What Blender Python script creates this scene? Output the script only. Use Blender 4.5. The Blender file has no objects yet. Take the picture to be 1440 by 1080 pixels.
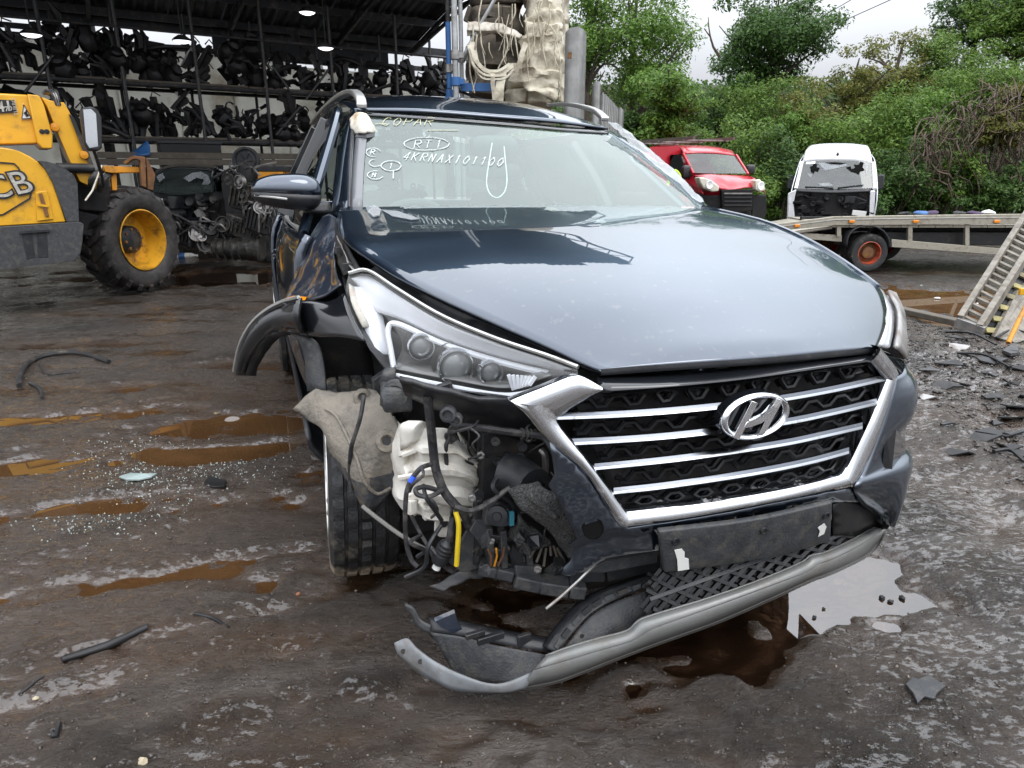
import bpy, bmesh, math, random
import numpy as np
from mathutils import Vector, Matrix, noise as mnoise
from mathutils.bvhtree import BVHTree
from mathutils.geometry import delaunay_2d_cdt

SC = bpy.context.scene
C = SC.collection
# ------------------------------------------------------------------ camera
CAM_H, CAM_PITCH, FPX = 1.31, 0.304, 950.0
cd = bpy.data.cameras.new('camera'); cam = bpy.data.objects.new('camera', cd); C.objects.link(cam)
cd.sensor_width = 36.0; cd.lens = FPX / 1440 * 36.0; cd.clip_start = 0.05; cd.clip_end = 600
cam.location = (0, 0, CAM_H); cam.rotation_euler = (math.pi / 2 - CAM_PITCH, 0, 0)
SC.camera = cam
# ------------------------------------------------------------------ overcast sky
W = bpy.data.worlds.new('World'); SC.world = W; W.use_nodes = True
wn, wl = W.node_tree.nodes, W.node_tree.links
wn.clear()
SUN_EL, SUN_AZ = math.radians(58), math.radians(130)
out = wn.new('ShaderNodeOutputWorld'); bg = wn.new('ShaderNodeBackground')
sky = wn.new('ShaderNodeTexSky'); sky.sky_type = 'NISHITA'; sky.sun_disc = False
sky.sun_elevation = SUN_EL; sky.sun_rotation = SUN_AZ
hs = wn.new('ShaderNodeHueSaturation'); hs.inputs['Saturation'].default_value = 0.25
wl.new(sky.outputs[0], hs.inputs['Color'])
tc = wn.new('ShaderNodeTexCoord'); sx = wn.new('ShaderNodeSeparateXYZ'); wl.new(tc.outputs['Generated'], sx.inputs[0])
mr = wn.new('ShaderNodeMapRange'); wl.new(sx.outputs['Z'], mr.inputs['Value'])
mr.inputs['From Min'].default_value = .11; mr.inputs['From Max'].default_value = .62
mr.inputs['To Min'].default_value = 6.9; mr.inputs['To Max'].default_value = 30.0
cn = wn.new('ShaderNodeTexNoise'); cn.inputs['Scale'].default_value = 2.2; cn.inputs['Detail'].default_value = 4
wl.new(tc.outputs['Generated'], cn.inputs['Vector'])
cr = wn.new('ShaderNodeMapRange'); wl.new(cn.outputs['Fac'], cr.inputs['Value'])
cr.inputs['From Min'].default_value = 0.3; cr.inputs['From Max'].default_value = 0.7
cr.inputs['To Min'].default_value = 0.92; cr.inputs['To Max'].default_value = 1.08
mu = wn.new('ShaderNodeMath'); mu.operation = 'MULTIPLY'; wl.new(mr.outputs[0], mu.inputs[0]); wl.new(cr.outputs[0], mu.inputs[1])
cmb = wn.new('ShaderNodeCombineColor')
for i, k in enumerate((0.95, 0.985, 1.05)):
    m_ = wn.new('ShaderNodeMath'); m_.operation = 'MULTIPLY'; m_.inputs[1].default_value = k
    wl.new(mu.outputs[0], m_.inputs[0]); wl.new(m_.outputs[0], cmb.inputs[i])
mx = wn.new('ShaderNodeMixRGB'); mx.inputs[0].default_value = 0.12
wl.new(cmb.outputs[0], mx.inputs[1]); wl.new(hs.outputs[0], mx.inputs[2])
wl.new(mx.outputs[0], bg.inputs['Color']); bg.inputs['Strength'].default_value = 0.085
wl.new(bg.outputs[0], out.inputs[0])
sd = bpy.data.lights.new('sun', 'SUN'); sun = bpy.data.objects.new('sun', sd); C.objects.link(sun)
sd.energy = 0.8; sd.angle = math.radians(30); sd.color = (1.0, 0.97, 0.93)
sun.rotation_euler = (math.pi / 2 - SUN_EL, 0, math.pi - SUN_AZ)
SC.view_settings.view_transform = 'Standard'; SC.view_settings.look = 'None'
SC.view_settings.exposure = 0.42; SC.view_settings.gamma = 1.0; SC.view_settings.use_curve_mapping = False
SC.cycles.max_bounces = 8; SC.cycles.transparent_max_bounces = 12
SC.cycles.caustics_reflective = False; SC.cycles.caustics_refractive = False
SC.cycles.use_denoising = True

# ------------------------------------------------------------------ survey helpers (photo measurements to metres)
CT, ST = math.cos(CAM_PITCH), math.sin(CAM_PITCH)
def ray(u, v):
    a = (540 - v) / FPX
    return Vector(((u - 720) / FPX, CT + a * ST, -ST + a * CT))
ORG = Vector((0, 0, CAM_H))
def WY(u, v, Y):
    r = ray(u, v); return ORG + r * (Y / r.y)
def WZ(u, v, z=0.0):
    r = ray(u, v); return ORG + r * ((z - CAM_H) / r.z)
def WPl(u, v, p0, n):
    r = ray(u, v); return ORG + r * ((p0 - ORG).dot(n) / r.dot(n))
TX, TY, YAW = .556, 1.36, .340
CY_, SY_ = math.cos(YAW), math.sin(YAW)
def to_car(p): 
    x, y = p[0] - TX, p[1] - TY
    return Vector((CY_ * x + SY_ * y, -SY_ * x + CY_ * y, p[2]))
def rot_car(d): return Vector((CY_ * d[0] + SY_ * d[1], -SY_ * d[0] + CY_ * d[1], d[2]))
CO = to_car(ORG)
def P(u, v, y):
    d = rot_car(ray(u, v)); return CO + d * ((y - CO.y) / d.y)
def Pz(u, v, z):
    d = rot_car(ray(u, v)); return CO + d * ((z - CO.z) / d.z)
def ff(x):
    a = abs(x); return .035 + .42 * a * a + (max(0, a - .72) * 1.2 if a > .72 else 0)
def Pf(u, v, off=0.0, f=ff):
    d = rot_car(ray(u, v)); best, bt = -9, 1.0; prev = None
    for i in range(160):
        t = .6 + i * .0125; p = CO + d * t; h = p.y - f(p.x) - off
        if h >= 0:
            lo, hi = t - .0125, t
            for _ in range(18):
                m = (lo + hi) / 2; p = CO + d * m
                if p.y < f(p.x) + off: lo = m
                else: hi = m
            return CO + d * hi
        if h > best: best, bt = h, t
    return CO + d * bt
def PP(pts, off=0.0): return [Pf(u, v, off) for u, v in pts]

# ------------------------------------------------------------------ geometry collector
def cr1(p, t):
    n = len(p)
    if n == 1: return Vector(p[0])
    x = t * (n - 1); i = min(int(x), n - 2); f = x - i
    a = p[i - 1] if i > 0 else p[i] * 2 - p[i + 1]
    d = p[i + 2] if i + 2 < n else p[i + 1] * 2 - p[i]
    b, c = p[i], p[i + 1]
    return 0.5 * ((2 * b) + (c - a) * f + (2 * a - 5 * b + 4 * c - d) * f * f + (3 * b - a - 3 * c + d) * f ** 3)
def spline(pts, n):
    pts = [Vector(p) for p in pts]
    return [cr1(pts, i / (n - 1)) for i in range(n)]
class G:
    def __init__(s): s.v, s.f, s.m = [], [], []
    def add(s, vs, fs, mi=0):
        o = len(s.v); s.v += [tuple(v) for v in vs]
        s.f += [tuple(i + o for i in f) for f in fs]; s.m += [mi] * len(fs); return s
    def box(s, c, d, rot=None, mi=0, taper=None):
        M = rot if rot is not None else Matrix.Identity(3)
        vs = []
        for k in (-1, 1):
            tp = 1.0 if (taper is None or k < 0) else taper
            for j in (-1, 1):
                for i in (-1, 1):
                    vs.append(Vector(c) + M @ Vector((i * d[0] / 2 * tp, j * d[1] / 2 * tp, k * d[2] / 2)))
        return s.add(vs, [(0, 2, 3, 1), (4, 5, 7, 6), (0, 1, 5, 4), (2, 6, 7, 3), (0, 4, 6, 2), (1, 3, 7, 5)], mi)
    def beam(s, a, b, w, h, up=(0, 0, 1), mi=0):
        a, b = Vector(a), Vector(b); d = (b - a).normalized(); u = Vector(up)
        if abs(d.dot(u)) > .98: u = Vector((0, 1, 0))
        sd_ = d.cross(u).normalized(); u = sd_.cross(d)
        vs = [q + sd_ * (i * w / 2) + u * (j * h / 2) for q in (a, b) for i, j in ((-1, -1), (1, -1), (1, 1), (-1, 1))]
        return s.add(vs, [(3, 2, 1, 0), (4, 5, 6, 7), (0, 1, 5, 4), (1, 2, 6, 5), (2, 3, 7, 6), (3, 0, 4, 7)], mi)
    def tube(s, pts, r, n=8, smooth=0, caps=True, mi=0):
        pts = [Vector(p) for p in pts]
        if smooth: pts = spline(pts, smooth)
        m = len(pts); rs = r if isinstance(r, (list, tuple)) else [r] * m
        if len(rs) != m: rs = [rs[0] + (rs[-1] - rs[0]) * i / (m - 1) for i in range(m)]
        vs, fs = [], []; prev = None
        for i, p in enumerate(pts):
            d = (pts[min(i + 1, m - 1)] - pts[max(i - 1, 0)])
            d = d.normalized() if d.length > 1e-9 else Vector((0, 0, 1))
            if prev is None:
                u = Vector((0, 0, 1)) if abs(d.z) < .9 else Vector((1, 0, 0))
            else: u = prev
            u = (u - d * u.dot(d)).normalized(); prev = u; w = d.cross(u)
            for k in range(n):
                a = 2 * math.pi * k / n; vs.append(p + (u * math.cos(a) + w * math.sin(a)) * rs[i])
        for i in range(m - 1):
            for k in range(n):
                k2 = (k + 1) % n; fs.append((i * n + k, i * n + k2, (i + 1) * n + k2, (i + 1) * n + k))
        if caps:
            fs.append(tuple(range(n - 1, -1, -1))); fs.append(tuple((m - 1) * n + k for k in range(n)))
        return s.add(vs, fs, mi)
    def ribbon(s, pts, w, nrm, t=0.002, mi=0):
        pts = [Vector(p) for p in pts]; m = len(pts); vs, fs = [], []
        for i, p in enumerate(pts):
            d = (pts[min(i + 1, m - 1)] - pts[max(i - 1, 0)]).normalized()
            N = Vector(nrm[i] if isinstance(nrm, list) else nrm); sd_ = d.cross(N).normalized()
            ww = w[i] if isinstance(w, list) else w
            vs += [p - sd_ * ww / 2, p + sd_ * ww / 2, p + sd_ * ww / 2 + N * t, p - sd_ * ww / 2 + N * t]
        for i in range(m - 1):
            for k in range(4):
                k2 = (k + 1) % 4; fs.append((i * 4 + k, i * 4 + k2, i * 4 + 4 + k2, i * 4 + 4 + k))
        fs += [(3, 2, 1, 0), tuple((m - 1) * 4 + k for k in range(4))]
        return s.add(vs, fs, mi)
    def grid(s, rows, nu=None, nv=None, mi=0, fn=None):
        rows = [[Vector(p) for p in r] for r in rows]
        nu = nu or len(rows[0]); nv = nv or len(rows)
        R = [spline(r, nu) for r in rows]
        cols = [spline([R[j][i] for j in range(len(R))], nv) for i in range(nu)]
        vs = [cols[i][j] for j in range(nv) for i in range(nu)]
        if fn: vs = [fn(v, (k % nu) / (nu - 1), (k // nu) / (nv - 1)) for k, v in enumerate(vs)]
        fs = [(j * nu + i, j * nu + i + 1, (j + 1) * nu + i + 1, (j + 1) * nu + i) for j in range(nv - 1) for i in range(nu - 1)]
        return s.add(vs, fs, mi)
    def poly(s, pts, d, mi=0):
        pts = [Vector(p) for p in pts]; d = Vector(d); n = len(pts)
        bm = bmesh.new(); vs = [bm.verts.new(p) for p in pts]; bm.faces.new(vs)
        bmesh.ops.triangulate(bm, faces=bm.faces[:]); bm.verts.index_update()
        tris = [tuple(v.index for v in f.verts) for f in bm.faces]; bm.free()
        fs = tris + [tuple(i + n for i in reversed(t)) for t in tris]
        fs += [(i, i + n, (i + 1) % n + n, (i + 1) % n) for i in range(n)]
        return s.add(pts + [p + d for p in pts], fs, mi)
    def lathe(s, prof, n=32, M=None, mi=0, cap=False):
        M = M or Matrix.Identity(4); vs, fs = [], []; m = len(prof)
        for k in range(n):
            a = 2 * math.pi * k / n
            for r, z in prof: vs.append(M @ Vector((r * math.cos(a), r * math.sin(a), z)))
        for k in range(n):
            k2 = (k + 1) % n
            for i in range(m - 1): fs.append((k * m + i, k2 * m + i, k2 * m + i + 1, k * m + i + 1))
        if cap:
            fs.append(tuple(k * m for k in range(n - 1, -1, -1))); fs.append(tuple(k * m + m - 1 for k in range(n)))
        return s.add(vs, fs, mi)
    def ell(s, c, r, nu=16, nv=10, M=None, e=1.0, mi=0):
        M = M or Matrix.Identity(3); vs, fs = [], []
        sp = lambda x: math.copysign(abs(x) ** e, x)
        for j in range(nv + 1):
            th = -math.pi / 2 + math.pi * j / nv
            for i in range(nu):
                a = 2 * math.pi * i / nu
                vs.append(Vector(c) + M @ Vector((r[0] * sp(math.cos(th)) * sp(math.cos(a)), r[1] * sp(math.cos(th)) * sp(math.sin(a)), r[2] * sp(math.sin(th)))))
        for j in range(nv):
            for i in range(nu):
                i2 = (i + 1) % nu; fs.append((j * nu + i, j * nu + i2, (j + 1) * nu + i2, (j + 1) * nu + i))
        return s.add(vs, fs, mi)
    def jitter(s, amt, freq=6.0, seed=0):
        o = Vector((seed * 3.7, seed * 1.3, seed * 7.1))
        s.v = [tuple(Vector(v) + mnoise.noise_vector(Vector(v) * freq + o) * amt) for v in s.v]; return s
def axis_m(c, d):
    d = Vector(d).normalized(); q = Vector((0, 0, 1)).rotation_difference(d)
    return Matrix.Translation(Vector(c)) @ q.to_matrix().to_4x4()
def rz(a): return Matrix.Rotation(a, 3, 'Z')

def make_mesh(name, g, mats, smooth=True, sharp=40, face=None):
    me = bpy.data.meshes.new(name); me.from_pydata(g.v, [], g.f)
    for m in (mats if isinstance(mats, (list, tuple)) else [mats]): me.materials.append(m)
    if any(g.m): me.polygons.foreach_set('material_index', g.m)
    bm = bmesh.new(); bm.from_mesh(me); bmesh.ops.recalc_face_normals(bm, faces=bm.faces[:])
    if face is not None and sum(f.calc_area() * f.normal.dot((face - f.calc_center_median()).normalized()) for f in bm.faces) < 0:
        bmesh.ops.reverse_faces(bm, faces=bm.faces[:])
    bm.to_mesh(me); bm.free()
    if smooth:
        me.polygons.foreach_set('use_smooth', [True] * len(me.polygons))
        me.set_sharp_from_angle(angle=math.radians(sharp))
    me.update(); return me
def link(name, me, parent=None):
    o = bpy.data.objects.new(name, me); C.objects.link(o)
    if parent: o.parent = parent
    return o
def part(name, g, mat, parent=None, smooth=True, solid=0, bevel=0, sub=0, label=None, kind=None, sharp=40, off=-1, face=None):
    root = parent
    while root is not None and root.parent is not None: root = root.parent
    if root is not None and root.get('_world'):
        Mi = root.matrix_basis.inverted(); g.v = [tuple(Mi @ Vector(v)) for v in g.v]
    o = link(name, make_mesh(name, g, mat, smooth, sharp, face if solid else None), parent)
    if solid:
        m = o.modifiers.new('thickness', 'SOLIDIFY'); m.thickness = solid; m.offset = off; m.use_rim = True
    if bevel:
        m = o.modifiers.new('edge', 'BEVEL'); m.width = bevel; m.segments = 2; m.limit_method = 'ANGLE'; m.angle_limit = math.radians(35)
    if sub:
        m = o.modifiers.new('round', 'SUBSURF'); m.levels = sub; m.render_levels = sub
    if label: o['label'] = label
    if kind: o['kind'] = kind
    return o
def tag(o, label, cat, group=None):
    o['label'] = label; o['category'] = cat
    if group: o['group'] = group
    return o
def thing(name, label, cat, loc=(0, 0, 0), rotz=0.0, group=None, world=False):
    o = bpy.data.objects.new(name, None); C.objects.link(o); o.location = loc; o.rotation_euler = (0, 0, rotz)
    o.empty_display_size = .2
    bl = Matrix.Translation(Vector(loc)) @ Matrix.Rotation(rotz, 4, 'Z'); o.matrix_basis = bl
    if world: o['_world'] = 1
    return tag(o, label, cat, group)
def struct(name, g, mat, **k): return part(name, g, mat, kind='structure', **k)
def dup(root, loc=None, rotz=None, label=None, group=None, scale=None):
    r = root.copy(); C.objects.link(r)
    if loc is not None: r.location = loc
    if rotz is not None: r.rotation_euler = (0, 0, rotz)
    if scale is not None: r.scale = scale if hasattr(scale, '__len__') else (scale,) * 3
    if label: r['label'] = label
    if group: r['group'] = group
    for ch in root.children:
        c = ch.copy(); C.objects.link(c); c.parent = r
        for g2 in ch.children:
            d = g2.copy(); C.objects.link(d); d.parent = c
    return r

# ------------------------------------------------------------------ materials
MATS = {}
def mat(name, col, rough=.5, metal=0, var=.25, scale=8, coat=0, bump=0, bscale=60, dirt=None, damt=.4, dscale=5, spec=.5, rvar=.15, emit=None, ior=None, coatr=.04, coati=1.5):
    m = bpy.data.materials.new(name); m.use_nodes = True; n, l = m.node_tree.nodes, m.node_tree.links
    b = n['Principled BSDF']
    b.inputs['Roughness'].default_value = rough; b.inputs['Metallic'].default_value = metal
    b.inputs['Specular IOR Level'].default_value = spec
    if ior: b.inputs['IOR'].default_value = ior
    if coat: b.inputs['Coat Weight'].default_value = coat; b.inputs['Coat Roughness'].default_value = coatr; b.inputs['Coat IOR'].default_value = coati
    t = n.new('ShaderNodeTexCoord'); nz = n.new('ShaderNodeTexNoise'); nz.inputs['Scale'].default_value = scale; nz.inputs['Detail'].default_value = 5
    l.new(t.outputs['Object'], nz.inputs['Vector'])
    mp = n.new('ShaderNodeMapRange'); l.new(nz.outputs['Fac'], mp.inputs['Value'])
    mp.inputs['From Min'].default_value = .3; mp.inputs['From Max'].default_value = .7
    mp.inputs['To Min'].default_value = 1 - var; mp.inputs['To Max'].default_value = 1 + var
    vm = n.new('ShaderNodeVectorMath'); vm.operation = 'SCALE'; vm.inputs[0].default_value = col; l.new(mp.outputs[0], vm.inputs['Scale'])
    c_out = vm.outputs[0]
    if rvar:
        mq = n.new('ShaderNodeMapRange'); l.new(nz.outputs['Fac'], mq.inputs['Value'])
        mq.inputs['From Min'].default_value = .3; mq.inputs['From Max'].default_value = .7
        mq.inputs['To Min'].default_value = max(.02, rough * (1 - rvar)); mq.inputs['To Max'].default_value = min(1, rough * (1 + rvar)); l.new(mq.outputs[0], b.inputs['Roughness'])
    if dirt:
        dn = n.new('ShaderNodeTexNoise'); dn.inputs['Scale'].default_value = dscale; dn.inputs['Detail'].default_value = 8; dn.inputs['Roughness'].default_value = .68
        l.new(t.outputs['Object'], dn.inputs['Vector'])
        dr = n.new('ShaderNodeMapRange'); l.new(dn.outputs['Fac'], dr.inputs['Value'])
        th = .72 - .45 * damt
        dr.inputs['From Min'].default_value = th - .08; dr.inputs['From Max'].default_value = th + .14
        mxx = n.new('ShaderNodeMixRGB'); l.new(dr.outputs[0], mxx.inputs[0]); l.new(c_out, mxx.inputs[1]); mxx.inputs[2].default_value = (*dirt, 1)
        c_out = mxx.outputs[0]
        if metal:
            iv = n.new('ShaderNodeMath'); iv.operation = 'MULTIPLY_ADD'; iv.inputs[1].default_value = -metal; iv.inputs[2].default_value = metal
            l.new(dr.outputs[0], iv.inputs[0]); l.new(iv.outputs[0], b.inputs['Metallic'])
    l.new(c_out, b.inputs['Base Color'])
    if bump:
        bn = n.new('ShaderNodeTexNoise'); bn.inputs['Scale'].default_value = bscale; bn.inputs['Detail'].default_value = 4
        l.new(t.outputs['Object'], bn.inputs['Vector'])
        bp_ = n.new('ShaderNodeBump'); bp_.inputs['Strength'].default_value = bump; bp_.inputs['Distance'].default_value = .01
        l.new(bn.outputs['Fac'], bp_.inputs['Height']); l.new(bp_.outputs[0], b.inputs['Normal'])
    if emit:
        b.inputs['Emission Color'].default_value = (*emit[:3], 1); b.inputs['Emission Strength'].default_value = emit[3]
    MATS[name] = m; return m
def glassmat(name, tint, gloss_ior=1.5, rough=.01, dens=0.0, dcol=(.5, .5, .5), gcol=(1, 1, 1)):
    """thin sheet glass: transparent + fresnel reflection + a film of dust"""
    m = bpy.data.materials.new(name); m.use_nodes = True; n, l = m.node_tree.nodes, m.node_tree.links
    n.clear(); o = n.new('ShaderNodeOutputMaterial')
    tr = n.new('ShaderNodeBsdfTransparent'); tr.inputs[0].default_value = (*tint, 1)
    gl = n.new('ShaderNodeBsdfGlossy'); gl.inputs['Roughness'].default_value = rough; gl.inputs['Color'].default_value = (*gcol, 1)
    f0 = ((gloss_ior - 1) / (gloss_ior + 1)) ** 2; lw = n.new('ShaderNodeLayerWeight'); lw.inputs['Blend'].default_value = .5
    pw = n.new('ShaderNodeMath'); pw.operation = 'POWER'; l.new(lw.outputs['Facing'], pw.inputs[0]); pw.inputs[1].default_value = 5.0
    fr = n.new('ShaderNodeMath'); fr.operation = 'MULTIPLY_ADD'; l.new(pw.outputs[0], fr.inputs[0]); fr.inputs[1].default_value = 1 - f0; fr.inputs[2].default_value = f0
    mx_ = n.new('ShaderNodeMixShader'); l.new(fr.outputs[0], mx_.inputs[0]); l.new(tr.outputs[0], mx_.inputs[1]); l.new(gl.outputs[0], mx_.inputs[2])
    last = mx_.outputs[0]
    if dens:
        t = n.new('ShaderNodeTexCoord'); nz = n.new('ShaderNodeTexNoise'); nz.inputs['Scale'].default_value = 4; nz.inputs['Detail'].default_value = 7
        l.new(t.outputs['Object'], nz.inputs['Vector'])
        mp = n.new('ShaderNodeMapRange'); l.new(nz.outputs['Fac'], mp.inputs['Value']); mp.inputs['From Min'].default_value = .3; mp.inputs['From Max'].default_value = .75
        mp.inputs['To Min'].default_value = dens * .7; mp.inputs['To Max'].default_value = dens * 1.3
        df = n.new('ShaderNodeBsdfDiffuse'); df.inputs[0].default_value = (*dcol, 1)
        m2 = n.new('ShaderNodeMixShader'); l.new(mp.outputs[0], m2.inputs[0]); l.new(last, m2.inputs[1]); l.new(df.outputs[0], m2.inputs[2]); last = m2.outputs[0]
    l.new(last, o.inputs[0]); MATS[name] = m; return m
mud_d = (.16, .12, .085)
PAINT = mat('navy_paint', (.023, .036, .060), .30, .85, .14, 900, coat=1, coatr=.012, rvar=.05, dirt=(.06, .062, .064), damt=.12, dscale=40, coati=1.86)
PAINT.node_tree.nodes['Principled BSDF'].inputs['Specular Tint'].default_value = (.75, .9, 1, 1)
PAINTC = mat('navy_paint_crumpled', (.022, .030, .048), .3, .2, .15, 8, coat=1, coatr=.05, dirt=(.13, .11, .09), damt=.25, dscale=14)
BLACK = mat('black_plastic', (.016, .017, .02), .42, 0, .3, 20, bump=.12, bscale=220, dirt=(.045, .042, .038), damt=.28, dscale=22)
GLOSSK = mat('gloss_black', (.008, .009, .011), .12, 0, .2, 10, coat=.6)
DARK = mat('engine_bay_dark', (.010, .010, .011), .6, 0, .4, 14, dirt=(.06, .05, .04), damt=.25, dscale=9, bump=.3, bscale=40)
GREYPL = mat('dusty_grey_plastic', (.036, .038, .042), .55, 0, .25, 30, bump=.25, bscale=160, dirt=(.085, .08, .07), damt=.36, dscale=26)
FOAM = mat('speckled_foam', (.06, .06, .058), .9, 0, .75, 160, bump=1.0, bscale=240, dirt=(.02, .02, .02), damt=.4, dscale=14)
CHROME = mat('chrome', (.74, .76, .79), .10, 1, .04, 12, rvar=.5, dirt=(.35, .32, .28), damt=.14, dscale=24)
BARCH = mat('dim_reflection_chrome', (.12, .13, .15), .22, 1, .08, 12, rvar=.3, dirt=(.16, .15, .14), damt=.2, dscale=30)  # bar face: chrome colour darkened to stand in for a dim reflection
BARLIP = mat('lip_highlight_chrome', (.40, .42, .45), .14, 1, .08, 12, rvar=.3, dirt=(.2, .19, .17), damt=.2, dscale=30)  # same chrome painted lighter as the bright highlight along the lip
MESHK = mat('mesh_black', (.006, .006, .007), .38, 0, .3, 20, spec=.35)
DEEP = mat('deep_black', (.003, .003, .003), .9, spec=.1)
VANK = mat('van_black_plastic', (.010, .010, .011), .6, 0, .3, 6, spec=.2, dirt=(.03, .028, .025), damt=.25)
RAMPAL = mat('dirty_ramp_metal', (.25, .23, .195), .6, .3, .2, 9, dirt=(.10, .082, .06), damt=.45, dscale=12)
PROJ = mat('projector_glass', (.20, .21, .21), .06, 0, .1, 9, coat=1)
SATIN = mat('satin_silver', (.55, .55, .53), .34, .85, .08, 8, dirt=(.25, .23, .2), damt=.22, dscale=12)
SKID = mat('grey_skid_trim', (.20, .202, .195), .40, .3, .12, 6, dirt=(.12, .10, .08), damt=.3, dscale=7, bump=.08, bscale=90)
RUBBER = mat('tyre_rubber', (.018, .018, .019), .62, 0, .3, 18, bump=.2, bscale=90, dirt=(.13, .11, .085), damt=.22, dscale=9)
LINER = mat('mud_caked_liner', (.215, .19, .155), .8, 0, .28, 9, bump=.6, bscale=70, dirt=(.085, .078, .07), damt=.34, dscale=9)
BOTTLE = mat('milky_plastic', (.78, .75, .68), .3, 0, .12, 12, dirt=(.36, .31, .23), damt=.26, dscale=11, bump=.25, bscale=35)
BOTTLE.node_tree.nodes['Principled BSDF'].inputs['Subsurface Weight'].default_value = .25
BOTTLE.node_tree.nodes['Principled BSDF'].inputs['Subsurface Radius'].default_value = (.05, .045, .03)
STEEL = mat('dull_steel', (.32, .31, .30), .42, .8, .25, 12, dirt=(.10, .06, .035), damt=.35, dscale=10)
GALV = mat('galvanised_steel', (.40, .41, .41), .45, .6, .2, 14, dirt=(.22, .2, .17), damt=.3, dscale=6)
ALU = mat('weathered_aluminium', (.40, .37, .305), .5, .5, .15, 9, dirt=(.16, .13, .09), damt=.35, dscale=9)
YEL = mat('yellow_plant_paint', (.70, .36, .012), .4, 0, .1, 5, coat=.3, coatr=.2, dirt=(.2, .115, .035), damt=.24, dscale=4, rvar=.3)
YELO = mat('orange_yellow_paint', (.66, .27, .015), .45, 0, .12, 6, dirt=(.13, .07, .03), damt=.3, dscale=6)
WHITEP = mat('white_van_paint', (.72, .73, .74), .35, 0, .05, 3, coat=.4, dirt=(.4, .37, .32), damt=.16, dscale=5)
REDP = mat('red_van_paint', (.48, .012, .028), .33, 0, .1, 4, coat=.6, dirt=(.2, .05, .04), damt=.14, dscale=6)
WALLW = mat('white_sheet_wall', (.72, .72, .68), .7, 0, .1, 2, dirt=(.42, .38, .31), damt=.3, dscale=1.5)
def translucent(m, f):
    n, l = m.node_tree.nodes, m.node_tree.links; b = n['Principled BSDF']; t = n.new('ShaderNodeBsdfTranslucent'); mx_ = n.new('ShaderNodeMixShader'); mx_.inputs[0].default_value = f
    l.new(b.inputs['Base Color'].links[0].from_socket, t.inputs[0]); o = n['Material Output']; l.new(b.outputs[0], mx_.inputs[1]); l.new(t.outputs[0], mx_.inputs[2]); l.new(mx_.outputs[0], o.inputs[0])
translucent(WALLW, .6)
ROOFM = mat('dark_roof_sheet', (.016, .018, .022), .6, .2, .3, 3, dirt=(.06, .055, .05), damt=.25, dscale=2)
SHEDST = mat('sooty_steel', (.022, .024, .027), .55, .4, .3, 8, dirt=(.09, .075, .06), damt=.3, dscale=5)
POLE = mat('scaffold_steel', (.055, .058, .062), .5, .6, .3, 9, dirt=(.11, .07, .045), damt=.3, dscale=12)
SCRAPK = mat('black_car_plastic', (.007, .007, .008), .55, 0, .5, 9, dirt=(.028, .026, .024), damt=.2, dscale=8)
LABELW = mat('white_paper_label', (.75, .75, .72), .7, var=.05)
WRAP = mat('cream_stretch_wrap', (.60, .55, .43), .38, 0, .22, 7, bump=.8, bscale=26, dirt=(.28, .23, .16), damt=.4, dscale=4)
WRAPD = mat('dark_brown_bale_stuff', (.09, .075, .058), .8, 0, .5, 5, dirt=(.2, .17, .13), damt=.35, dscale=6, bump=.5, bscale=20)  # dark brown goods behind the torn wrap
WOOD = mat('grey_timber', (.11, .094, .075), .8, 0, .25, 12, bump=.4, bscale=60, dirt=(.08, .065, .05), damt=.35, dscale=5)
BARK = mat('bark', (.075, .058, .042), .9, 0, .35, 10, bump=.8, bscale=30)
VINE = mat('dead_vine', (.085, .058, .042), .9, 0, .5, 5)
BLUE = mat('blue_sheet', (.03, .12, .32), .5, 0, .2, 5)
CASTING = mat('cast_alloy', (.10, .094, .085), .32, .55, .6, 22, dirt=(.012, .011, .010), damt=.66, dscale=12, bump=.4, bscale=50)
RUST = mat('rusty_steel', (.16, .075, .035), .8, .2, .4, 12, dirt=(.30, .16, .02), damt=.3, dscale=7)
AMBER = mat('amber_lens', (.75, .24, .01), .25, 0, .1, 10, coat=.5)
SEATM = mat('grey_seat_cloth', (.10, .10, .10), .85, 0, .15, 20)
PEN = mat('white_paint_pen', (.60, .66, .64), .6, var=.3, scale=60); PENY = mat('yellow_paint_pen', (.56, .56, .36), .6, var=.05)

HIVIS = mat('hi_vis_yellow', (.6, .85, .03), .6, var=.1)
YWIRE = mat('yellow_cable_sleeve', (.72, .52, .02), .45, var=.15)
BLWIRE = mat('blue_tape', (.03, .10, .6), .45); GREYH = mat('grey_hose', (.19, .185, .17), .5, dirt=(.1, .09, .07), damt=.3)
CABLE = mat('black_cable_wrap', (.022, .022, .025), .55, 0, .5, 60, dirt=(.12, .11, .1), damt=.35, dscale=25)
LENSI = mat('headlamp_inner_silver', (.86, .87, .90), .35, .0, .06, 9, coat=.4)
LGUIDE = mat('light_guide', (.78, .80, .84), .2, 0, .04, 9, coat=.6)
CHALKY = mat('cream_crumpled_tape', (.66, .62, .54), .6, 0, .2, 20, bump=.5, bscale=30, dirt=(.4, .28, .16), damt=.35, dscale=12)
WINDSCREEN = glassmat('windscreen_glass', (.74, .88, .83), 2.12, .004, .05, (.56, .70, .65), (.93, 1.0, .97))
SIDEGLASS = glassmat('dark_side_glass', (.10, .14, .12), 1.6, .005)
VANGLASS = glassmat('van_glass', (.40, .46, .45), 1.8, .01, .10, (.45, .48, .47))
LENS = glassmat('clear_lamp_lens', (.93, .94, .95), 1.45, .01, .05, (.6, .6, .58))
CLEARTAPE = glassmat('clear_tape', (.8, .82, .84), 1.5, .2, .22, (.6, .62, .64))
FILM = glassmat('crinkled_clear_film', (.80, .83, .85), 1.75, .12, .30, (.60, .64, .66))
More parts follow.
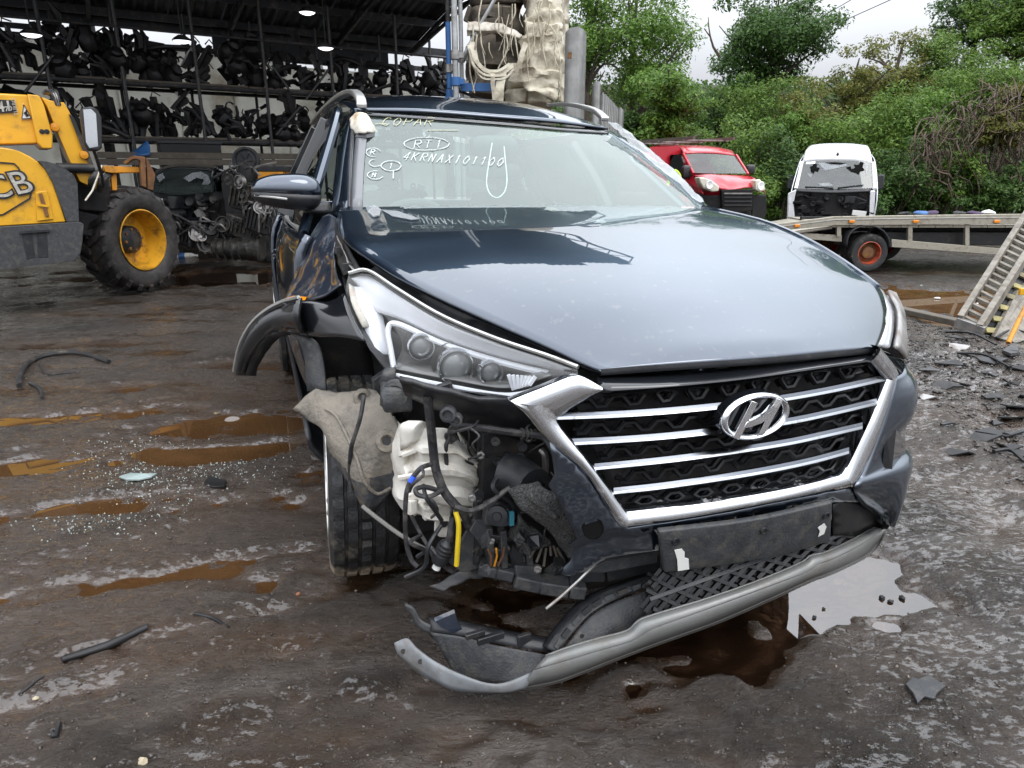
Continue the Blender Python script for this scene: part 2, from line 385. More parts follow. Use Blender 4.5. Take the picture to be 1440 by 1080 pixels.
LAMPON = mat('lit_lamp', (.9, .9, .9), .5, emit=(.9, .95, 1.0, 1.6))
# ================================================================== GROUND
rng = np.random.default_rng(7)
def vnoise(x, y, seed):
    r = np.random.default_rng(seed); T = r.random((256, 256))
    xi, yi = np.floor(x).astype(int), np.floor(y).astype(int); fx, fy = x - xi, y - yi
    fx = fx * fx * (3 - 2 * fx); fy = fy * fy * (3 - 2 * fy)
    a, b = T[xi % 256, yi % 256], T[(xi + 1) % 256, yi % 256]; c, d = T[xi % 256, (yi + 1) % 256], T[(xi + 1) % 256, (yi + 1) % 256]
    return (a * (1 - fx) + b * fx) * (1 - fy) + (c * (1 - fx) + d * fx) * fy - .5
def sstep(a, b, x):
    t = np.clip((x - a) / (b - a), 0, 1); return t * t * (3 - 2 * t)
def dip(x, y): return -.40 * sstep(2.8, 5.4, .75 * x + .5 * (y - 5)) * sstep(1.2, 3.2, x)
# depressions that hold water: x, y, rx, ry, rotation, depth
HOLES = [(-.35, 1.28, .55, .22, .15, .012), (.52, 1.22, .42, .17, -.1, .010), (.12, 1.55, .62, .36, .1, .026), (-.35, 1.85, .5, .3, .4, .020), (1.02, 1.96, .30, .25, -.35, .060), (.75, 2.0, .55, .42, -.2, .040), (.1, 2.3, .8, .5, .1, .02),
         (-1.35, 3.55, .75, .17, .18, .032), (-2.3, 2.95, .8, .10, .22, .026), (-1.25, 2.55, .3, .10, .2, .024), (-2.2, 2.3, .55, .07, .3, .022),
         (-.95, 1.75, .34, .07, .42, .022), (-1.25, 1.42, .36, .07, .5, .022), (-.62, 1.62, .24, .06, .4, .020), (-1.6, 1.9, .4, .06, .35, .02),
         (-1.9, 4.7, .9, .12, .1, .03), (-1.5, 3.1, .5, .10, .25, .03), (-2.6, 3.6, .7, .12, .2, .03), (-1.05, 2.1, .3, .07, .35, .026), (-1.75, 2.55, .4, .07, .3, .026), (-.75, 2.9, .25, .12, .3, .028), (-2.9, 4.1, .7, .12, .15, .028), (-1.3, 5.4, .7, .14, .1, .026), (-3.2, 5.3, 1.0, .14, .15, .022), (-.9, 4.5, .5, .22, .1, .022), (-.55, 1.95, .3, .12, .5, .022),
         (-3.4, 9.0, 2.1, .75, .1, .13), (-1.0, 6.2, .8, .25, .1, .03), (2.0, 3.0, .16, .08, .2, .02), (3.1, 3.1, .35, .16, .9, .03), (5.9, 9.6, 1.9, 1.15, .15, .07), (4.6, 7.7, 1.2, .35, .1, .05)]
def gheight(x, y, fine=True):
    h = dip(x, y)
    a, b = x * .83 + y * .55, -x * .55 + y * .83     # the ruts run towards the right rear
    h = h + .030 * vnoise(x * .55, y * .55, 1) + .022 * vnoise(a * .9, b * 3.2, 2)
    if fine:
        rid = lambda n_: .25 - np.abs(n_)
        h = h + .016 * vnoise(a * 3.5, b * 7.5, 3) + .017 * rid(vnoise(a * 5.5 + .8 * vnoise(x * 4, y * 4, 31), b * 12, 32)) * (.4 + 1.6 * sstep(-.15, .25, vnoise(x * 1.3, y * 1.3, 33)))
        h = h + .015 * rid(vnoise(x * 17 + 1.2 * vnoise(x * 9, y * 9, 35), y * 21, 34)) * (.3 + 1.5 * sstep(-.2, .2, vnoise(x * 2.1, y * 2.1, 36))) + .008 * vnoise(x * 11, y * 13, 4) + .009 * rid(vnoise(x * 46, y * 52, 6)) + .003 * vnoise(x * 90, y * 90, 7)
    for (cx, cy, rx, ry, ro, dp) in HOLES:
        u = (x - cx) * math.cos(ro) + (y - cy) * math.sin(ro); v = -(x - cx) * math.sin(ro) + (y - cy) * math.cos(ro)
        q = np.sqrt((u / rx) ** 2 + (v / ry) ** 2)
        h = h - dp * (1 - sstep(.5, 1.35, q + .9 * vnoise(x * 3.3, y * 5, 9) + .55 * vnoise(x * 12, y * 16, 10)))
    h = h + .05 * np.exp(-(((x - 1.58) / .24) ** 2 + ((y - 1.9) / .6) ** 2)) + .03 * np.exp(-(((x - .5) / .9) ** 2 + ((y - 1.25) / .25) ** 2))
    # rougher churned edge to the right, tyre ruts behind the telehandler
    h = h + .05 * sstep(1.5, 2.4, x) * sstep(1.6, 2.6, y) * (1 - sstep(5, 7, y)) * (vnoise(x * 5.5, y * 5.5, 11) + .5 * vnoise(x * 16, y * 16, 12))
    tr = np.exp(-((b - 3.6) / .22) ** 2) * sstep(3.4, 4.2, y) * (1 - sstep(5.6, 6.4, y))
    h = h + tr * .018 * np.sin(a * 42)
    return h
def axis_steps(lo, hi, near0, near1, fine, growth=1.12):
    pts = list(np.arange(near0, near1, fine)); s = fine; p = pts[-1]
    while p < hi: s *= growth; p += s; pts.append(p)
    s = fine; p = near0; neg = []
    while p > lo: s *= growth; p -= s; neg.append(p)
    return np.array(neg[::-1] + pts)
gx = axis_steps(-220, 220, -2.6, 2.9, .0165, 1.035); gy = axis_steps(-40, 320, .75, 4.6, .0165, 1.03)
XX, YY = np.meshgrid(gx, gy); ZZ = gheight(XX, YY)
far = sstep(25, 45, np.hypot(XX, YY)); ZZ = ZZ * (1 - far) + far * (-.4)
def np_grid_mesh(name, X, Y, Z, m):
    ny, nx = X.shape; me = bpy.data.meshes.new(name)
    co = np.stack([X, Y, Z], -1).reshape(-1, 3).astype(np.float32)
    j, i = np.meshgrid(np.arange(ny - 1), np.arange(nx - 1), indexing='ij'); a = j * nx + i
    fc = np.stack([a, a + 1, a + nx + 1, a + nx], -1).reshape(-1, 4).astype(np.int32)
    me.vertices.add(len(co)); me.vertices.foreach_set('co', co.ravel())
    me.loops.add(fc.size); me.loops.foreach_set('vertex_index', fc.ravel())
    me.polygons.add(len(fc)); me.polygons.foreach_set('loop_start', np.arange(0, fc.size, 4, dtype=np.int32)); me.polygons.foreach_set('loop_total', np.full(len(fc), 4, dtype=np.int32))
    me.polygons.foreach_set('use_smooth', np.ones(len(fc), dtype=bool))
    me.update(calc_edges=True); me.validate(); me.materials.append(m); return me

MUD = bpy.data.materials.new('wet_mud'); MUD.use_nodes = True
n, l = MUD.node_tree.nodes, MUD.node_tree.links; b = n['Principled BSDF']
geo = n.new('ShaderNodeNewGeometry')
def nz(scale, det=5, rough=.55, vec=None):
    t = n.new('ShaderNodeTexNoise'); t.inputs['Scale'].default_value = scale; t.inputs['Detail'].default_value = det; t.inputs['Roughness'].default_value = rough
    l.new(vec or geo.outputs['Position'], t.inputs['Vector']); return t.outputs['Fac']
def rmp(src, a, b_, lo=0, hi=1):
    t = n.new('ShaderNodeMapRange'); l.new(src, t.inputs['Value']); t.inputs['From Min'].default_value = a; t.inputs['From Max'].default_value = b_
    t.inputs['To Min'].default_value = lo; t.inputs['To Max'].default_value = hi; return t.outputs[0]
def mixc(f, c1, c2):
    t = n.new('ShaderNodeMixRGB'); l.new(f, t.inputs[0])
    for i, c in ((1, c1), (2, c2)):
        if isinstance(c, tuple): t.inputs[i].default_value = (*c, 1)
        else: l.new(c, t.inputs[i])
    return t.outputs[0]
mapn = n.new('ShaderNodeMapping'); mapn.inputs['Rotation'].default_value = (0, 0, -.58); mapn.inputs['Scale'].default_value = (.55, 1.9, 1)
l.new(geo.outputs['Position'], mapn.inputs['Vector'])
c = mixc(rmp(nz(1.4, 6, .62), .36, .64), (.028, .022, .0175), (.088, .071, .058))
c = mixc(rmp(nz(24, 5, .7), .42, .62, 0, .55), c, (.022, .017, .014))
c = mixc(rmp(nz(1.1, 5, .6, mapn.outputs[0]), .52, .68, 0, .55), c, (.105, .054, .024))
c = mixc(rmp(nz(85, 2, .5), .64, .72, 0, .6), c, (.16, .13, .10))
spz = n.new('ShaderNodeSeparateXYZ'); l.new(geo.outputs['Position'], spz.inputs[0])
def mth(op, x, y):
    t = n.new('ShaderNodeMath'); t.operation = op; t.use_clamp = True
    for i_, q_ in enumerate((x, y)):
        if isinstance(q_, (int, float)): t.inputs[i_].default_value = q_
        else: l.new(q_, t.inputs[i_])
    return t.outputs[0]
low = mth('MULTIPLY', rmp(spz.outputs['Z'], .012, -.030, 0, 1), mth('GREATER_THAN', spz.outputs['Z'], -.12))
mapw = n.new('ShaderNodeMapping'); mapw.inputs['Rotation'].default_value = (0, 0, -.5); mapw.inputs['Scale'].default_value = (.8, 2.0, 1); mapw.inputs['Location'].default_value = (3.1, 1.7, 0)
l.new(geo.outputs['Position'], mapw.inputs['Vector'])
patch = rmp(nz(1.7, 7, .66, mapw.outputs[0]), .46, .60, 0, .9)
wet = mth('MAXIMUM', low, patch)
c = mixc(mth('MULTIPLY', wet, .72), c, (.024, .0165, .011))
c = mixc(mth('MULTIPLY', low, .55), c, (.055, .027, .011))
l.new(c, b.inputs['Base Color'])
rdry = rmp(nz(6.5, 6, .65), .36, .66, .11, .36); rw_ = n.new('ShaderNodeMix'); rw_.data_type = 'FLOAT'
l.new(wet, rw_.inputs[0]); l.new(rdry, rw_.inputs[2]); rw_.inputs[3].default_value = .085; l.new(rw_.outputs[0], b.inputs['Roughness'])
b.inputs['Specular IOR Level'].default_value = .72; b.inputs['IOR'].default_value = 1.5
mb = n.new('ShaderNodeMath'); mb.operation = 'MULTIPLY_ADD'; l.new(nz(44, 7, .7), mb.inputs[0]); mb.inputs[1].default_value = 1.0; mb2 = n.new('ShaderNodeMath'); mb2.operation = 'MULTIPLY_ADD'; l.new(nz(360, 2, .6), mb2.inputs[0]); mb2.inputs[1].default_value = .55; l.new(nz(130, 4, .65), mb2.inputs[2]); l.new(mb2.outputs[0], mb.inputs[2])
bu = n.new('ShaderNodeBump'); bu.inputs['Distance'].default_value = .019
l.new(rmp(wet, 0, 1, .95, .42), bu.inputs['Strength'])
l.new(bu.outputs[0], b.inputs['Normal'])
# thin water film lying between the grit: a clear coat in broken flecks, denser where the yard is wetter
mapf = n.new('ShaderNodeMapping'); mapf.inputs['Rotation'].default_value = (0, 0, -.25); mapf.inputs['Scale'].default_value = (.75, 1.5, 1); l.new(geo.outputs['Position'], mapf.inputs['Vector'])
hgt_n = nz(36, 7, .72, mapf.outputs[0]); big = nz(1.5, 6, .65)
sm = n.new('ShaderNodeMath'); sm.operation = 'MULTIPLY_ADD'; l.new(rmp(big, .35, .65, -.5, .5), sm.inputs[0]); sm.inputs[1].default_value = .085; l.new(hgt_n, sm.inputs[2])
sm3 = n.new('ShaderNodeMath'); sm3.operation = 'MULTIPLY_ADD'; l.new(low, sm3.inputs[0]); sm3.inputs[1].default_value = -.06; l.new(sm.outputs[0], sm3.inputs[2])
film = rmp(sm3.outputs[0], .462, .425, 0, .85)
mb3 = n.new('ShaderNodeMath'); mb3.operation = 'MULTIPLY_ADD'; l.new(hgt_n, mb3.inputs[0]); mb3.inputs[1].default_value = 1.5; l.new(mb.outputs[0], mb3.inputs[2]); l.new(mb3.outputs[0], bu.inputs['Height'])
l.new(film, b.inputs['Coat Weight']); b.inputs['Coat Roughness'].default_value = .04; b.inputs['Coat IOR'].default_value = 1.68
bf = n.new('ShaderNodeBump'); bf.inputs['Strength'].default_value = .22; bf.inputs['Distance'].default_value = .012; l.new(nz(60, 3, .5), bf.inputs['Height']); l.new(bf.outputs[0], b.inputs['Coat Normal'])

g_o = link('ground', np_grid_mesh('ground', XX, YY, ZZ, MUD)); g_o['kind'] = 'structure'

WATER = glassmat('muddy_water', (.60, .40, .24), 2.15, .012, .34, (.15, .080, .034))
WATERD = glassmat('dark_water', (.55, .42, .32), 2.35, .010, .10, (.035, .024, .016))
def sheet(x0, x1, y0, y1, z, m):
    g = G(); g.add([(x0, y0, z), (x1, y0, z), (x1, y1, z), (x0, y1, z)], [(0, 1, 2, 3)])
    return struct('puddle', g, m, smooth=False)
sheet(-6, -.42, .9, 6.9, -.0335, WATER)
sheet(-.418, 2.6, .9, 4.4, -.0335, WATERD)
sheet(-7, 0.2, 6.95, 11.5, -.05, WATERD)
sheet(3.2, 9.5, 6.4, 12.5, -.44, WATER)
def gz(x, y): return float(gheight(np.array([float(x)]), np.array([float(y)]), True)[0])
def gsm(x, y): return float(gheight(np.array([float(x)]), np.array([float(y)]), False)[0])

# ================================================================== BANK behind the yard
bx = np.linspace(-2, 42, 70); by = np.linspace(17.5, 42, 46); BX, BY = np.meshgrid(bx, by)
def bankz(x, y): return -.5 + 5.2 * sstep(0, 1, (y - 19.6 + .12 * (x - 8)) / 11.0) + .35 * vnoise(x * .5, y * .5, 21)
EARTH = mat('dark_earth', (.035, .028, .018), .95, 0, .4, 2, bump=.6, bscale=12)
bk = link('hillside', np_grid_mesh('hillside', BX, BY, bankz(BX, BY), EARTH)); bk['kind'] = 'structure'

# ================================================================== SHED
RD = Vector((.85, .527, 0)).normalized(); RN = Vector((.527, -.85, 0)).normalized()   # along the rack / towards the yard
R0 = Vector((-7.35, 13.0, 0))                       # rack front line passes here
def SH(a, d, z): return R0 + RD * a + RN * d + Vector((0, 0, z))     # a along, d towards the yard, z up
shed = thing('storage_shed', 'long open fronted shed with dark corrugated roof and white back wall', 'shed', SH(3, 0, 0), 0, world=True)
A0, A1 = -9.5, 7.9                                   # extent along the rack
DBACK, DEAVE = -1.55, 7.6
AR = 6.9
def roofz(d): return 4.25 + (d - DBACK) * .25
# white back wall in sheets, each a panel
wi = 0
a = A0
while a < A1 - .05:
    a2 = min(a + 1.1, A1); g = G()
    g.beam(SH((a + a2) / 2, DBACK - .10 - .012 * (wi % 2), 0), SH((a + a2) / 2, DBACK - .10 - .012 * (wi % 2), 3.55 + (.0 if a > 2.6 else .12)), (a2 - a) + .02, .03, up=RN)
    part('wall_panel', g, WALLW, shed, smooth=False); wi += 1; a = a2
g = G(); g.beam(SH(A0, DBACK - .06, 3.72), SH(A1, DBACK - .06, 3.72), .07, .10); g.beam(SH(A0, DBACK - .06, 4.12), SH(A1, DBACK - .06, 4.12), .09, .16)
part('wall_rail', g, SHEDST, shed, smooth=False)
# dark upper cladding that leaves strips of daylight
for (s0, s1, z0, z1) in ((-3.2, -.2, 3.83, 3.93), (2.3, 6.2, 3.62, 4.1), (-9.4, -6.8, 3.9, 4.1)):
    g = G(); m_ = (s0 + s1) / 2; g.beam(SH(m_, DBACK - .10, z0), SH(m_, DBACK - .10, z1), s1 - s0, .03, up=RN); part('upper_cladding', g, ROOFM, shed, smooth=False)
# corrugated roof sheets
sw = 1.0; a = A0
k = 0
while a < AR - .05:
    a2 = min(a + sw + .05, AR); g = G(); nx = 23; rows = []
    vs, fs = [], []
    for i in range(nx + 1):
        t = a + (a2 - a) * i / nx; cz = .018 * math.cos(i * math.pi * .5 * 2 * .5 * 2 / 1.0) if False else .02 * (1 if (i // 2) % 2 else -1)
        for d in (DBACK - .25, DEAVE + .12 * ((k * 7) % 3 - 1)):
            vs.append(SH(t, d, roofz(d) + cz + .006 * (k % 2)))
    for i in range(nx): fs.append((2 * i, 2 * i + 1, 2 * i + 3, 2 * i + 2))
    g.add(vs, fs); part('roof_sheet', g, ROOFM, shed, smooth=False); a += sw; k += 1
for d in np.arange(DBACK + .2, DEAVE, 1.05):
    g = G(); z = roofz(d) - .09; g.beam(SH(A0, d, z), SH(AR, d, z), .06, .14); part('purlin', g, SHEDST, shed, smooth=False)
for a in (-7.4, -4.9, -2.4, .1, 2.6, 4.9, 6.75):       # lattice trusses
    g = G(); d = DBACK; zt = lambda d: roofz(d) - .2
    g.beam(SH(a, DBACK, zt(DBACK)), SH(a, DEAVE, zt(DEAVE)), .07, .07); g.beam(SH(a, DBACK, zt(DBACK) - .05), SH(a, DEAVE, zt(DEAVE) - .50), .06, .06)
    nseg = 12
    for i in range(nseg):
        d0 = DBACK + (DEAVE - DBACK) * i / nseg; d1 = DBACK + (DEAVE - DBACK) * (i + 1) / nseg
        lo = lambda d: zt(d) - .05 - .45 * (d - DBACK) / (DEAVE - DBACK)
        g.beam(SH(a, d0, zt(d0)), SH(a, d1, lo(d1)), .03, .03); g.beam(SH(a, d1, lo(d1)), SH(a, d1, zt(d1)), .03, .03)
    part('roof_truss', g, SHEDST, shed, smooth=False)
for a in (-9.3, -4.9, .1, 7.7):
    g = G(); g.beam(SH(a, DBACK - .02, 0), SH(a, DBACK - .02, 4.1), .14, .14); part('column', g, SHEDST, shed, smooth=False)
# ---- lit lamps under the roof
def shed_lamp(u, v, d, lab):
    lo, hi = DBACK, DEAVE
    for d in np.linspace(.7, DEAVE, 160):
        q = WPl(u, v, SH(0, float(d), 0), RN)
        if q.z <= roofz(float(d)) - .28: break
    t = thing('shed_lamp', lab, 'lamp', q, 0, 'lit lamps under the shed roof', world=True)
    g = G(); M = Matrix.Translation(q)
    g.lathe([(.02, .09), (.06, .085), (.14, .03), (.165, .0), (.155, -.012)], 20, M); part('shade', g, SHEDST, t)
    g = G(); g.lathe([(.0001, -.05), (.07, -.046), (.13, -.022), (.153, 0.0)], 20, M); part('diffuser', g, LAMPON, t)
    top = roofz(d) - .1
    g = G(); g.tube([q + Vector((0, 0, .085)), Vector((q.x, q.y, max(top, q.z + .12)))], .012, 6); part('stem', g, SHEDST, t)
shed_lamp(432, 17, 4.3, 'lit round lamp under the shed roof, highest and largest of the four')
shed_lamp(256, 57, 2.2, 'lit round lamp in the middle of the shed roof above the upper shelf')
shed_lamp(458, 67, 2.2, 'lit round lamp near the right end of the shed, above the parts rack')
shed_lamp(44, 48, 1.2, 'faint lit lamp at the far left under the shed roof')

# ================================================================== PARTS RACK
rack = thing('parts_rack', 'long two level scaffold rack along the white shed wall', 'rack', SH(3, 0, 0), 0, world=True)
ZL, ZU = 1.93, 2.90
for (u, tilt) in ((180, 0), (283, 0), (377, 0), (470, 0), (560, 0), (76, 0), (-30, 0), (-140, 0), (632, 0)):
    q = WPl(u, 150, SH(0, .03, 0), RN)
    g = G(); g.tube([Vector((q.x, q.y, -.05)), Vector((q.x, q.y, min(roofz(0), 4.7) - .15))], .034, 8); part('upright', g, POLE, rack)
    q2 = q - RN * .95; g = G(); g.tube([Vector((q2.x, q2.y, -.05)), Vector((q2.x, q2.y, roofz(-1) - .15))], .03, 8); part('upright', g, POLE, rack)
for z in (ZL, ZU):
    for d in (.0, -.95):
        g = G(); g.tube([SH(A0, d, z - .06), SH(A1 - .2, d, z - .06)], .036, 8); part('rail', g, POLE, rack)
    a = A0
    while a < A1 - .3:
        for d in (-.14, -.38, -.62, -.84):
            g = G(); g.beam(SH(a, d, z - .005), SH(min(a + 2.4, A1 - .2), d, z - .005 + .01 * ((int(a * 7)) % 2)), .21, .035); part('shelf_board', g, WOOD, rack, smooth=False)
        a += 2.42
for z in (3.75,):
    g = G(); g.tube([SH(A0, .04, z), SH(A1 - .2, .04, z)], .026, 8); part('rail', g, POLE, rack)
for (u0, v0, u1, v1) in ((35, 130, 75, 78), (430, 140, 462, 98), (388, 190, 422, 150), (0, 60, 20, 95), (382, 92, 408, 128)):
    g = G(); g.tube([WPl(u0, v0, SH(0, .08, 0), RN), WPl(u1, v1, SH(0, .08, 0), RN)], .024, 6); part('brace', g, POLE, rack)
# salvaged parts, every one a thing
random.seed(11)
def variant(k):
    random.seed(100 + k); g = G()
    if k % 4 == 0:      # bumper / beam
        g.tube([(-.42, .05, .05), (-.2, -.06, .12), (.1, -.08, .16), (.42, .05, .1)], [.06, .08, .08, .05], 7, smooth=9)
        g.box((-.1, 0, .18), (.3, .1, .12), Matrix.Rotation(.3, 3, 'Y')); g.tube([(-.3, 0, .1), (-.36, 0, .3), (-.28, .03, .36)], .018, 5)
    elif k % 4 == 1:    # gearbox lump
        g.lathe([(.05, -.05), (.16, 0), (.20, .14), (.17, .26), (.10, .32), (.11, .42), (.05, .44)], 10, Matrix.Rotation(.7, 4, 'X'), cap=True)
        for q in range(5): g.box((random.uniform(-.18, .18), random.uniform(-.15, .1), random.uniform(.05, .4)), (random.uniform(.06, .18), random.uniform(.06, .14), random.uniform(.06, .2)), Matrix.Rotation(random.random() * 3, 3, 'Y') @ Matrix.Rotation(random.random(), 3, 'X'))
        g.tube([(.1, 0, .3), (.28, 0, .42), (.36, 0, .3)], .02, 5, smooth=6)
    elif k % 4 == 2:    # door card / seat shell standing up
        g.box((0, 0, .27), (.10, .36, .5), Matrix.Rotation(random.uniform(-.5, .5), 3, 'Y'), taper=.7); g.box((.06, .04, .2), (.12, .2, .3), Matrix.Rotation(.5, 3, 'Y'))
        g.box((-.08, -.08, .42), (.16, .1, .1), Matrix.Rotation(.8, 3, 'Y')); g.tube([(0, 0, .5), (.1, 0, .62), (.2, .05, .5)], .014, 5)
    else:               # axle strut bundle
        for q in range(7):
            a_ = Vector((random.uniform(-.25, .25), random.uniform(-.2, .2), random.uniform(0, .12))); b_ = a_ + Vector((random.uniform(-.3, .3), random.uniform(-.1, .1), random.uniform(.1, .4)))
            g.tube([a_, (a_ + b_) / 2 + Vector((.03, 0, .05)), b_], [.045, .06, .025], 6)
        g.lathe([(.09, -.04), (.11, 0), (.11, .05), (.05, .07)], 10, Matrix.Translation((.12, -.05, .25)) @ Matrix.Rotation(1.2, 4, 'X'), cap=True)
    g.jitter(.03, 9, k); return g
NAMES = ['salvaged_bumper', 'salvaged_gearbox', 'salvaged_door_card', 'salvaged_suspension']
DESC = ['black bumper section on the {} shelf', 'dark gearbox lump on the {} shelf', 'black trim panel on the {} shelf', 'bundle of dark arms on the {} shelf']
VM = [make_mesh(NAMES[k % 4], variant(k), SCRAPK, True, 35) for k in range(12)]
random.seed(5)
UPR = [-140, -30, 76, 180, 283, 377, 470, 560, 632]
BAY = ['beyond the left edge', 'at the left edge', 'above the telehandler boom', 'right of the telehandler mirror', 'above the wrecked car', 'above the round drum', 'behind the roof rail', 'above the car roof', 'beside the blue sleeved pole', 'at the far right end']
def screen_u(p): return 720 + FPX * p[0] / (p[1] * CT - (p[2] - CAM_H) * ST)
def salv(k, p, sc, rotv, level, tagged, layer=0):
    o = link(NAMES[k % 4], VM[k]); o.location = p; o.scale = (sc * random.uniform(.85, 1.2), sc, sc * random.uniform(.85, 1.25)); o.rotation_euler = rotv
    tag(o, (DESC[k % 4].format(level) + ' ' + BAY[sum(screen_u(p) > q_ for q_ in UPR)] + ('' if layer == 0 else ', second layer' if layer == 1 else ', top of heap')), 'car part', 'salvaged car parts on the shed rack')
    if tagged:
        g = G(); s_ = random.uniform(.04, .07); g.box((random.uniform(-.1, .1), -.24, random.uniform(.1, .35)), (s_, .006, s_ * 1.4), Matrix.Rotation(random.uniform(-.5, .5), 3, 'Y'))
        part('paper_label', g, LABELW, o, smooth=False)
yaw0 = math.atan2(RD.y, RD.x)
for level, z, hmax in (('lower', ZL, .80), ('upper', ZU, .82)):
    a = A0 + 3.6
    while a < A1 - .7:
        gap = (level == 'upper' and (2.05 < a < 2.35 or 5.55 < a < 5.75)) or (level == 'lower' and (3.0 < a < 3.15))
        if not gap:
            big = level == 'upper' and a < 3.4
            top = random.uniform(.55, 1.0) * (1.0 if big else .75)
            zz = z + .02; layer = 0
            while zz < z + top * .80:
                k = random.randrange(12); sc = random.uniform(.72, 1.0)
                salv(k, SH(a + random.uniform(-.1, .1), -random.uniform(.15, .55), zz), sc, (random.uniform(-.35, .35), random.uniform(-.6, .6), yaw0 + random.uniform(-.6, .6)), level, random.random() < .3, min(layer, 2)); layer += 1
                zz += .31 * sc
        a += random.uniform(.22, .30)
# ================================================================== VEGETATION
def leafmat(name, c1, c2, c3):
    m = bpy.data.materials.new(name); m.use_nodes = True; n, l = m.node_tree.nodes, m.node_tree.links; b = n['Principled BSDF']
    g_ = n.new('ShaderNodeNewGeometry'); r = n.new('ShaderNodeValToRGB'); l.new(g_.outputs['Random Per Island'], r.inputs[0])
    e = r.color_ramp.elements; e[0].color = (*c1, 1); e[1].color = (*c3, 1); e[1].position = 1.0
    k = r.color_ramp.elements.new(.55); k.color = (*c2, 1)
    l.new(r.outputs[0], b.inputs['Base Color']); b.inputs['Roughness'].default_value = .5; b.inputs['Specular IOR Level'].default_value = .3
    t = n.new('ShaderNodeBsdfTranslucent'); l.new(r.outputs[0], t.inputs[0]); mx_ = n.new('ShaderNodeMixShader'); mx_.inputs[0].default_value = .35
    o = n['Material Output']; l.new(b.outputs[0], mx_.inputs[1]); l.new(t.outputs[0], mx_.inputs[2]); l.new(mx_.outputs[0], o.inputs[0]); return m
LF = {'bright': leafmat('bright_leaves', (.06, .13, .018), (.10, .20, .025), (.17, .27, .04)), 'dark': leafmat('dark_leaves', (.030, .075, .014), (.055, .12, .022), (.09, .17, .034)),
      'mid': leafmat('mid_leaves', (.052, .11, .015), (.10, .18, .024), (.17, .26, .042)), 'olive': leafmat('olive_leaves', (.085, .105, .018), (.15, .165, .03), (.23, .20, .055)), 'ivy': leafmat('ivy_leaves', (.028, .07, .014), (.055, .115, .02), (.10, .17, .035))}
def leaves(name, n_, c, r, size, seed, m, clumps=45, cl=.36, parent=None, flat=.0):
    R = np.random.default_rng(seed)
    d = R.normal(size=(clumps, 3)); d /= np.linalg.norm(d, axis=1)[:, None]
    rad = R.random(clumps) ** .4 * (.62 + .5 * R.random(clumps)); cc = d * rad[:, None]
    cs = cl * (.6 + .8 * R.random(clumps))
    w = cs ** 2; k = R.choice(clumps, n_, p=w / w.sum())
    o = R.normal(size=(n_, 3)); o /= np.linalg.norm(o, axis=1)[:, None]; o *= (R.random(n_) ** .45)[:, None]
    o[:, 2] *= .62
    p = (cc[k] + o * cs[k][:, None]) * np.array(r) + np.array(c)
    nrm = o * .8 + np.array([0, -.25, .75]) + R.normal(size=(n_, 3)) * .55; nrm /= np.linalg.norm(nrm, axis=1)[:, None]
    t = np.cross(nrm, R.normal(size=(n_, 3))); t /= np.linalg.norm(t, axis=1)[:, None]; b_ = np.cross(nrm, t)
    s = size * (.55 + .9 * R.random(n_)); a_ = (t * s[:, None]); q = (b_ * (s * .42)[:, None])
    co = np.stack([p - a_ * .5, p + q * .5 - nrm * s[:, None] * .06, p + a_ * .5, p - q * .5 - nrm * s[:, None] * .06], 1).reshape(-1, 3).astype(np.float32)
    me = bpy.data.meshes.new(name); me.vertices.add(n_ * 4); me.vertices.foreach_set('co', co.ravel())
    me.loops.add(n_ * 4); me.loops.foreach_set('vertex_index', np.arange(n_ * 4, dtype=np.int32))
    me.polygons.add(n_); me.polygons.foreach_set('loop_start', np.arange(0, n_ * 4, 4, dtype=np.int32)); me.polygons.foreach_set('loop_total', np.full(n_, 4, dtype=np.int32))
    me.update(calc_edges=True); me.materials.append(m); return link(name, me, parent)
def plant(name, label, cat, group, kind, u, vt, vb, wpx, Y, seed, n_=6000, trunk=True, size=.11, clumps=45, cl=.36):
    top, bot = WY(u, vt, Y), WY(u, vb, Y); wd = wpx / FPX * Y * 1.02 / 2
    c_ = (top + bot) / 2; hh = (top.z - bot.z) / 2
    gz_ = float(bankz(np.array([c_.x]), np.array([Y]))[0]) - .1 if Y > 17.6 else -.45
    t = thing(name, label, cat, (c_.x, Y, gz_), 0, group)
    leaves('crown' if trunk else 'foliage', n_, (0, 0, c_.z - gz_), (wd, min(wd, 1.9), hh), size, seed, LF[kind], clumps, cl, t)
    random.seed(seed)
    g = G(); zc = c_.z - gz_
    if trunk:
        g.tube([(0, 0, -.2), (.05, .02, zc * .4), (-.05, 0, zc), (.05, 0, zc + hh * .7)], [.16, .12, .08, .02], 8, smooth=8); 
        for q in range(9):
            h0 = zc * random.uniform(.55, 1.0); a = random.uniform(0, 6.28); ln = wd * random.uniform(.5, .95)
            g.tube([(0, 0, h0), (math.cos(a) * ln * .5, math.sin(a) * ln * .5, h0 + hh * .3), (math.cos(a) * ln, math.sin(a) * ln, h0 + hh * random.uniform(.3, .8))], [.06, .04, .012], 6, smooth=6)
        part('trunk', g, BARK, t)
    else:
        for q in range(7):
            a = random.uniform(0, 6.28); ln = wd * random.uniform(.3, .8)
            g.tube([(math.cos(a) * .1, math.sin(a) * .1, -.2), (math.cos(a) * ln * .5, math.sin(a) * ln * .5, zc * .6), (math.cos(a) * ln, math.sin(a) * ln, zc + hh * random.uniform(-.2, .6))], [.03, .022, .008], 5, smooth=5)
        part('stems', g, BARK, t)
    return t
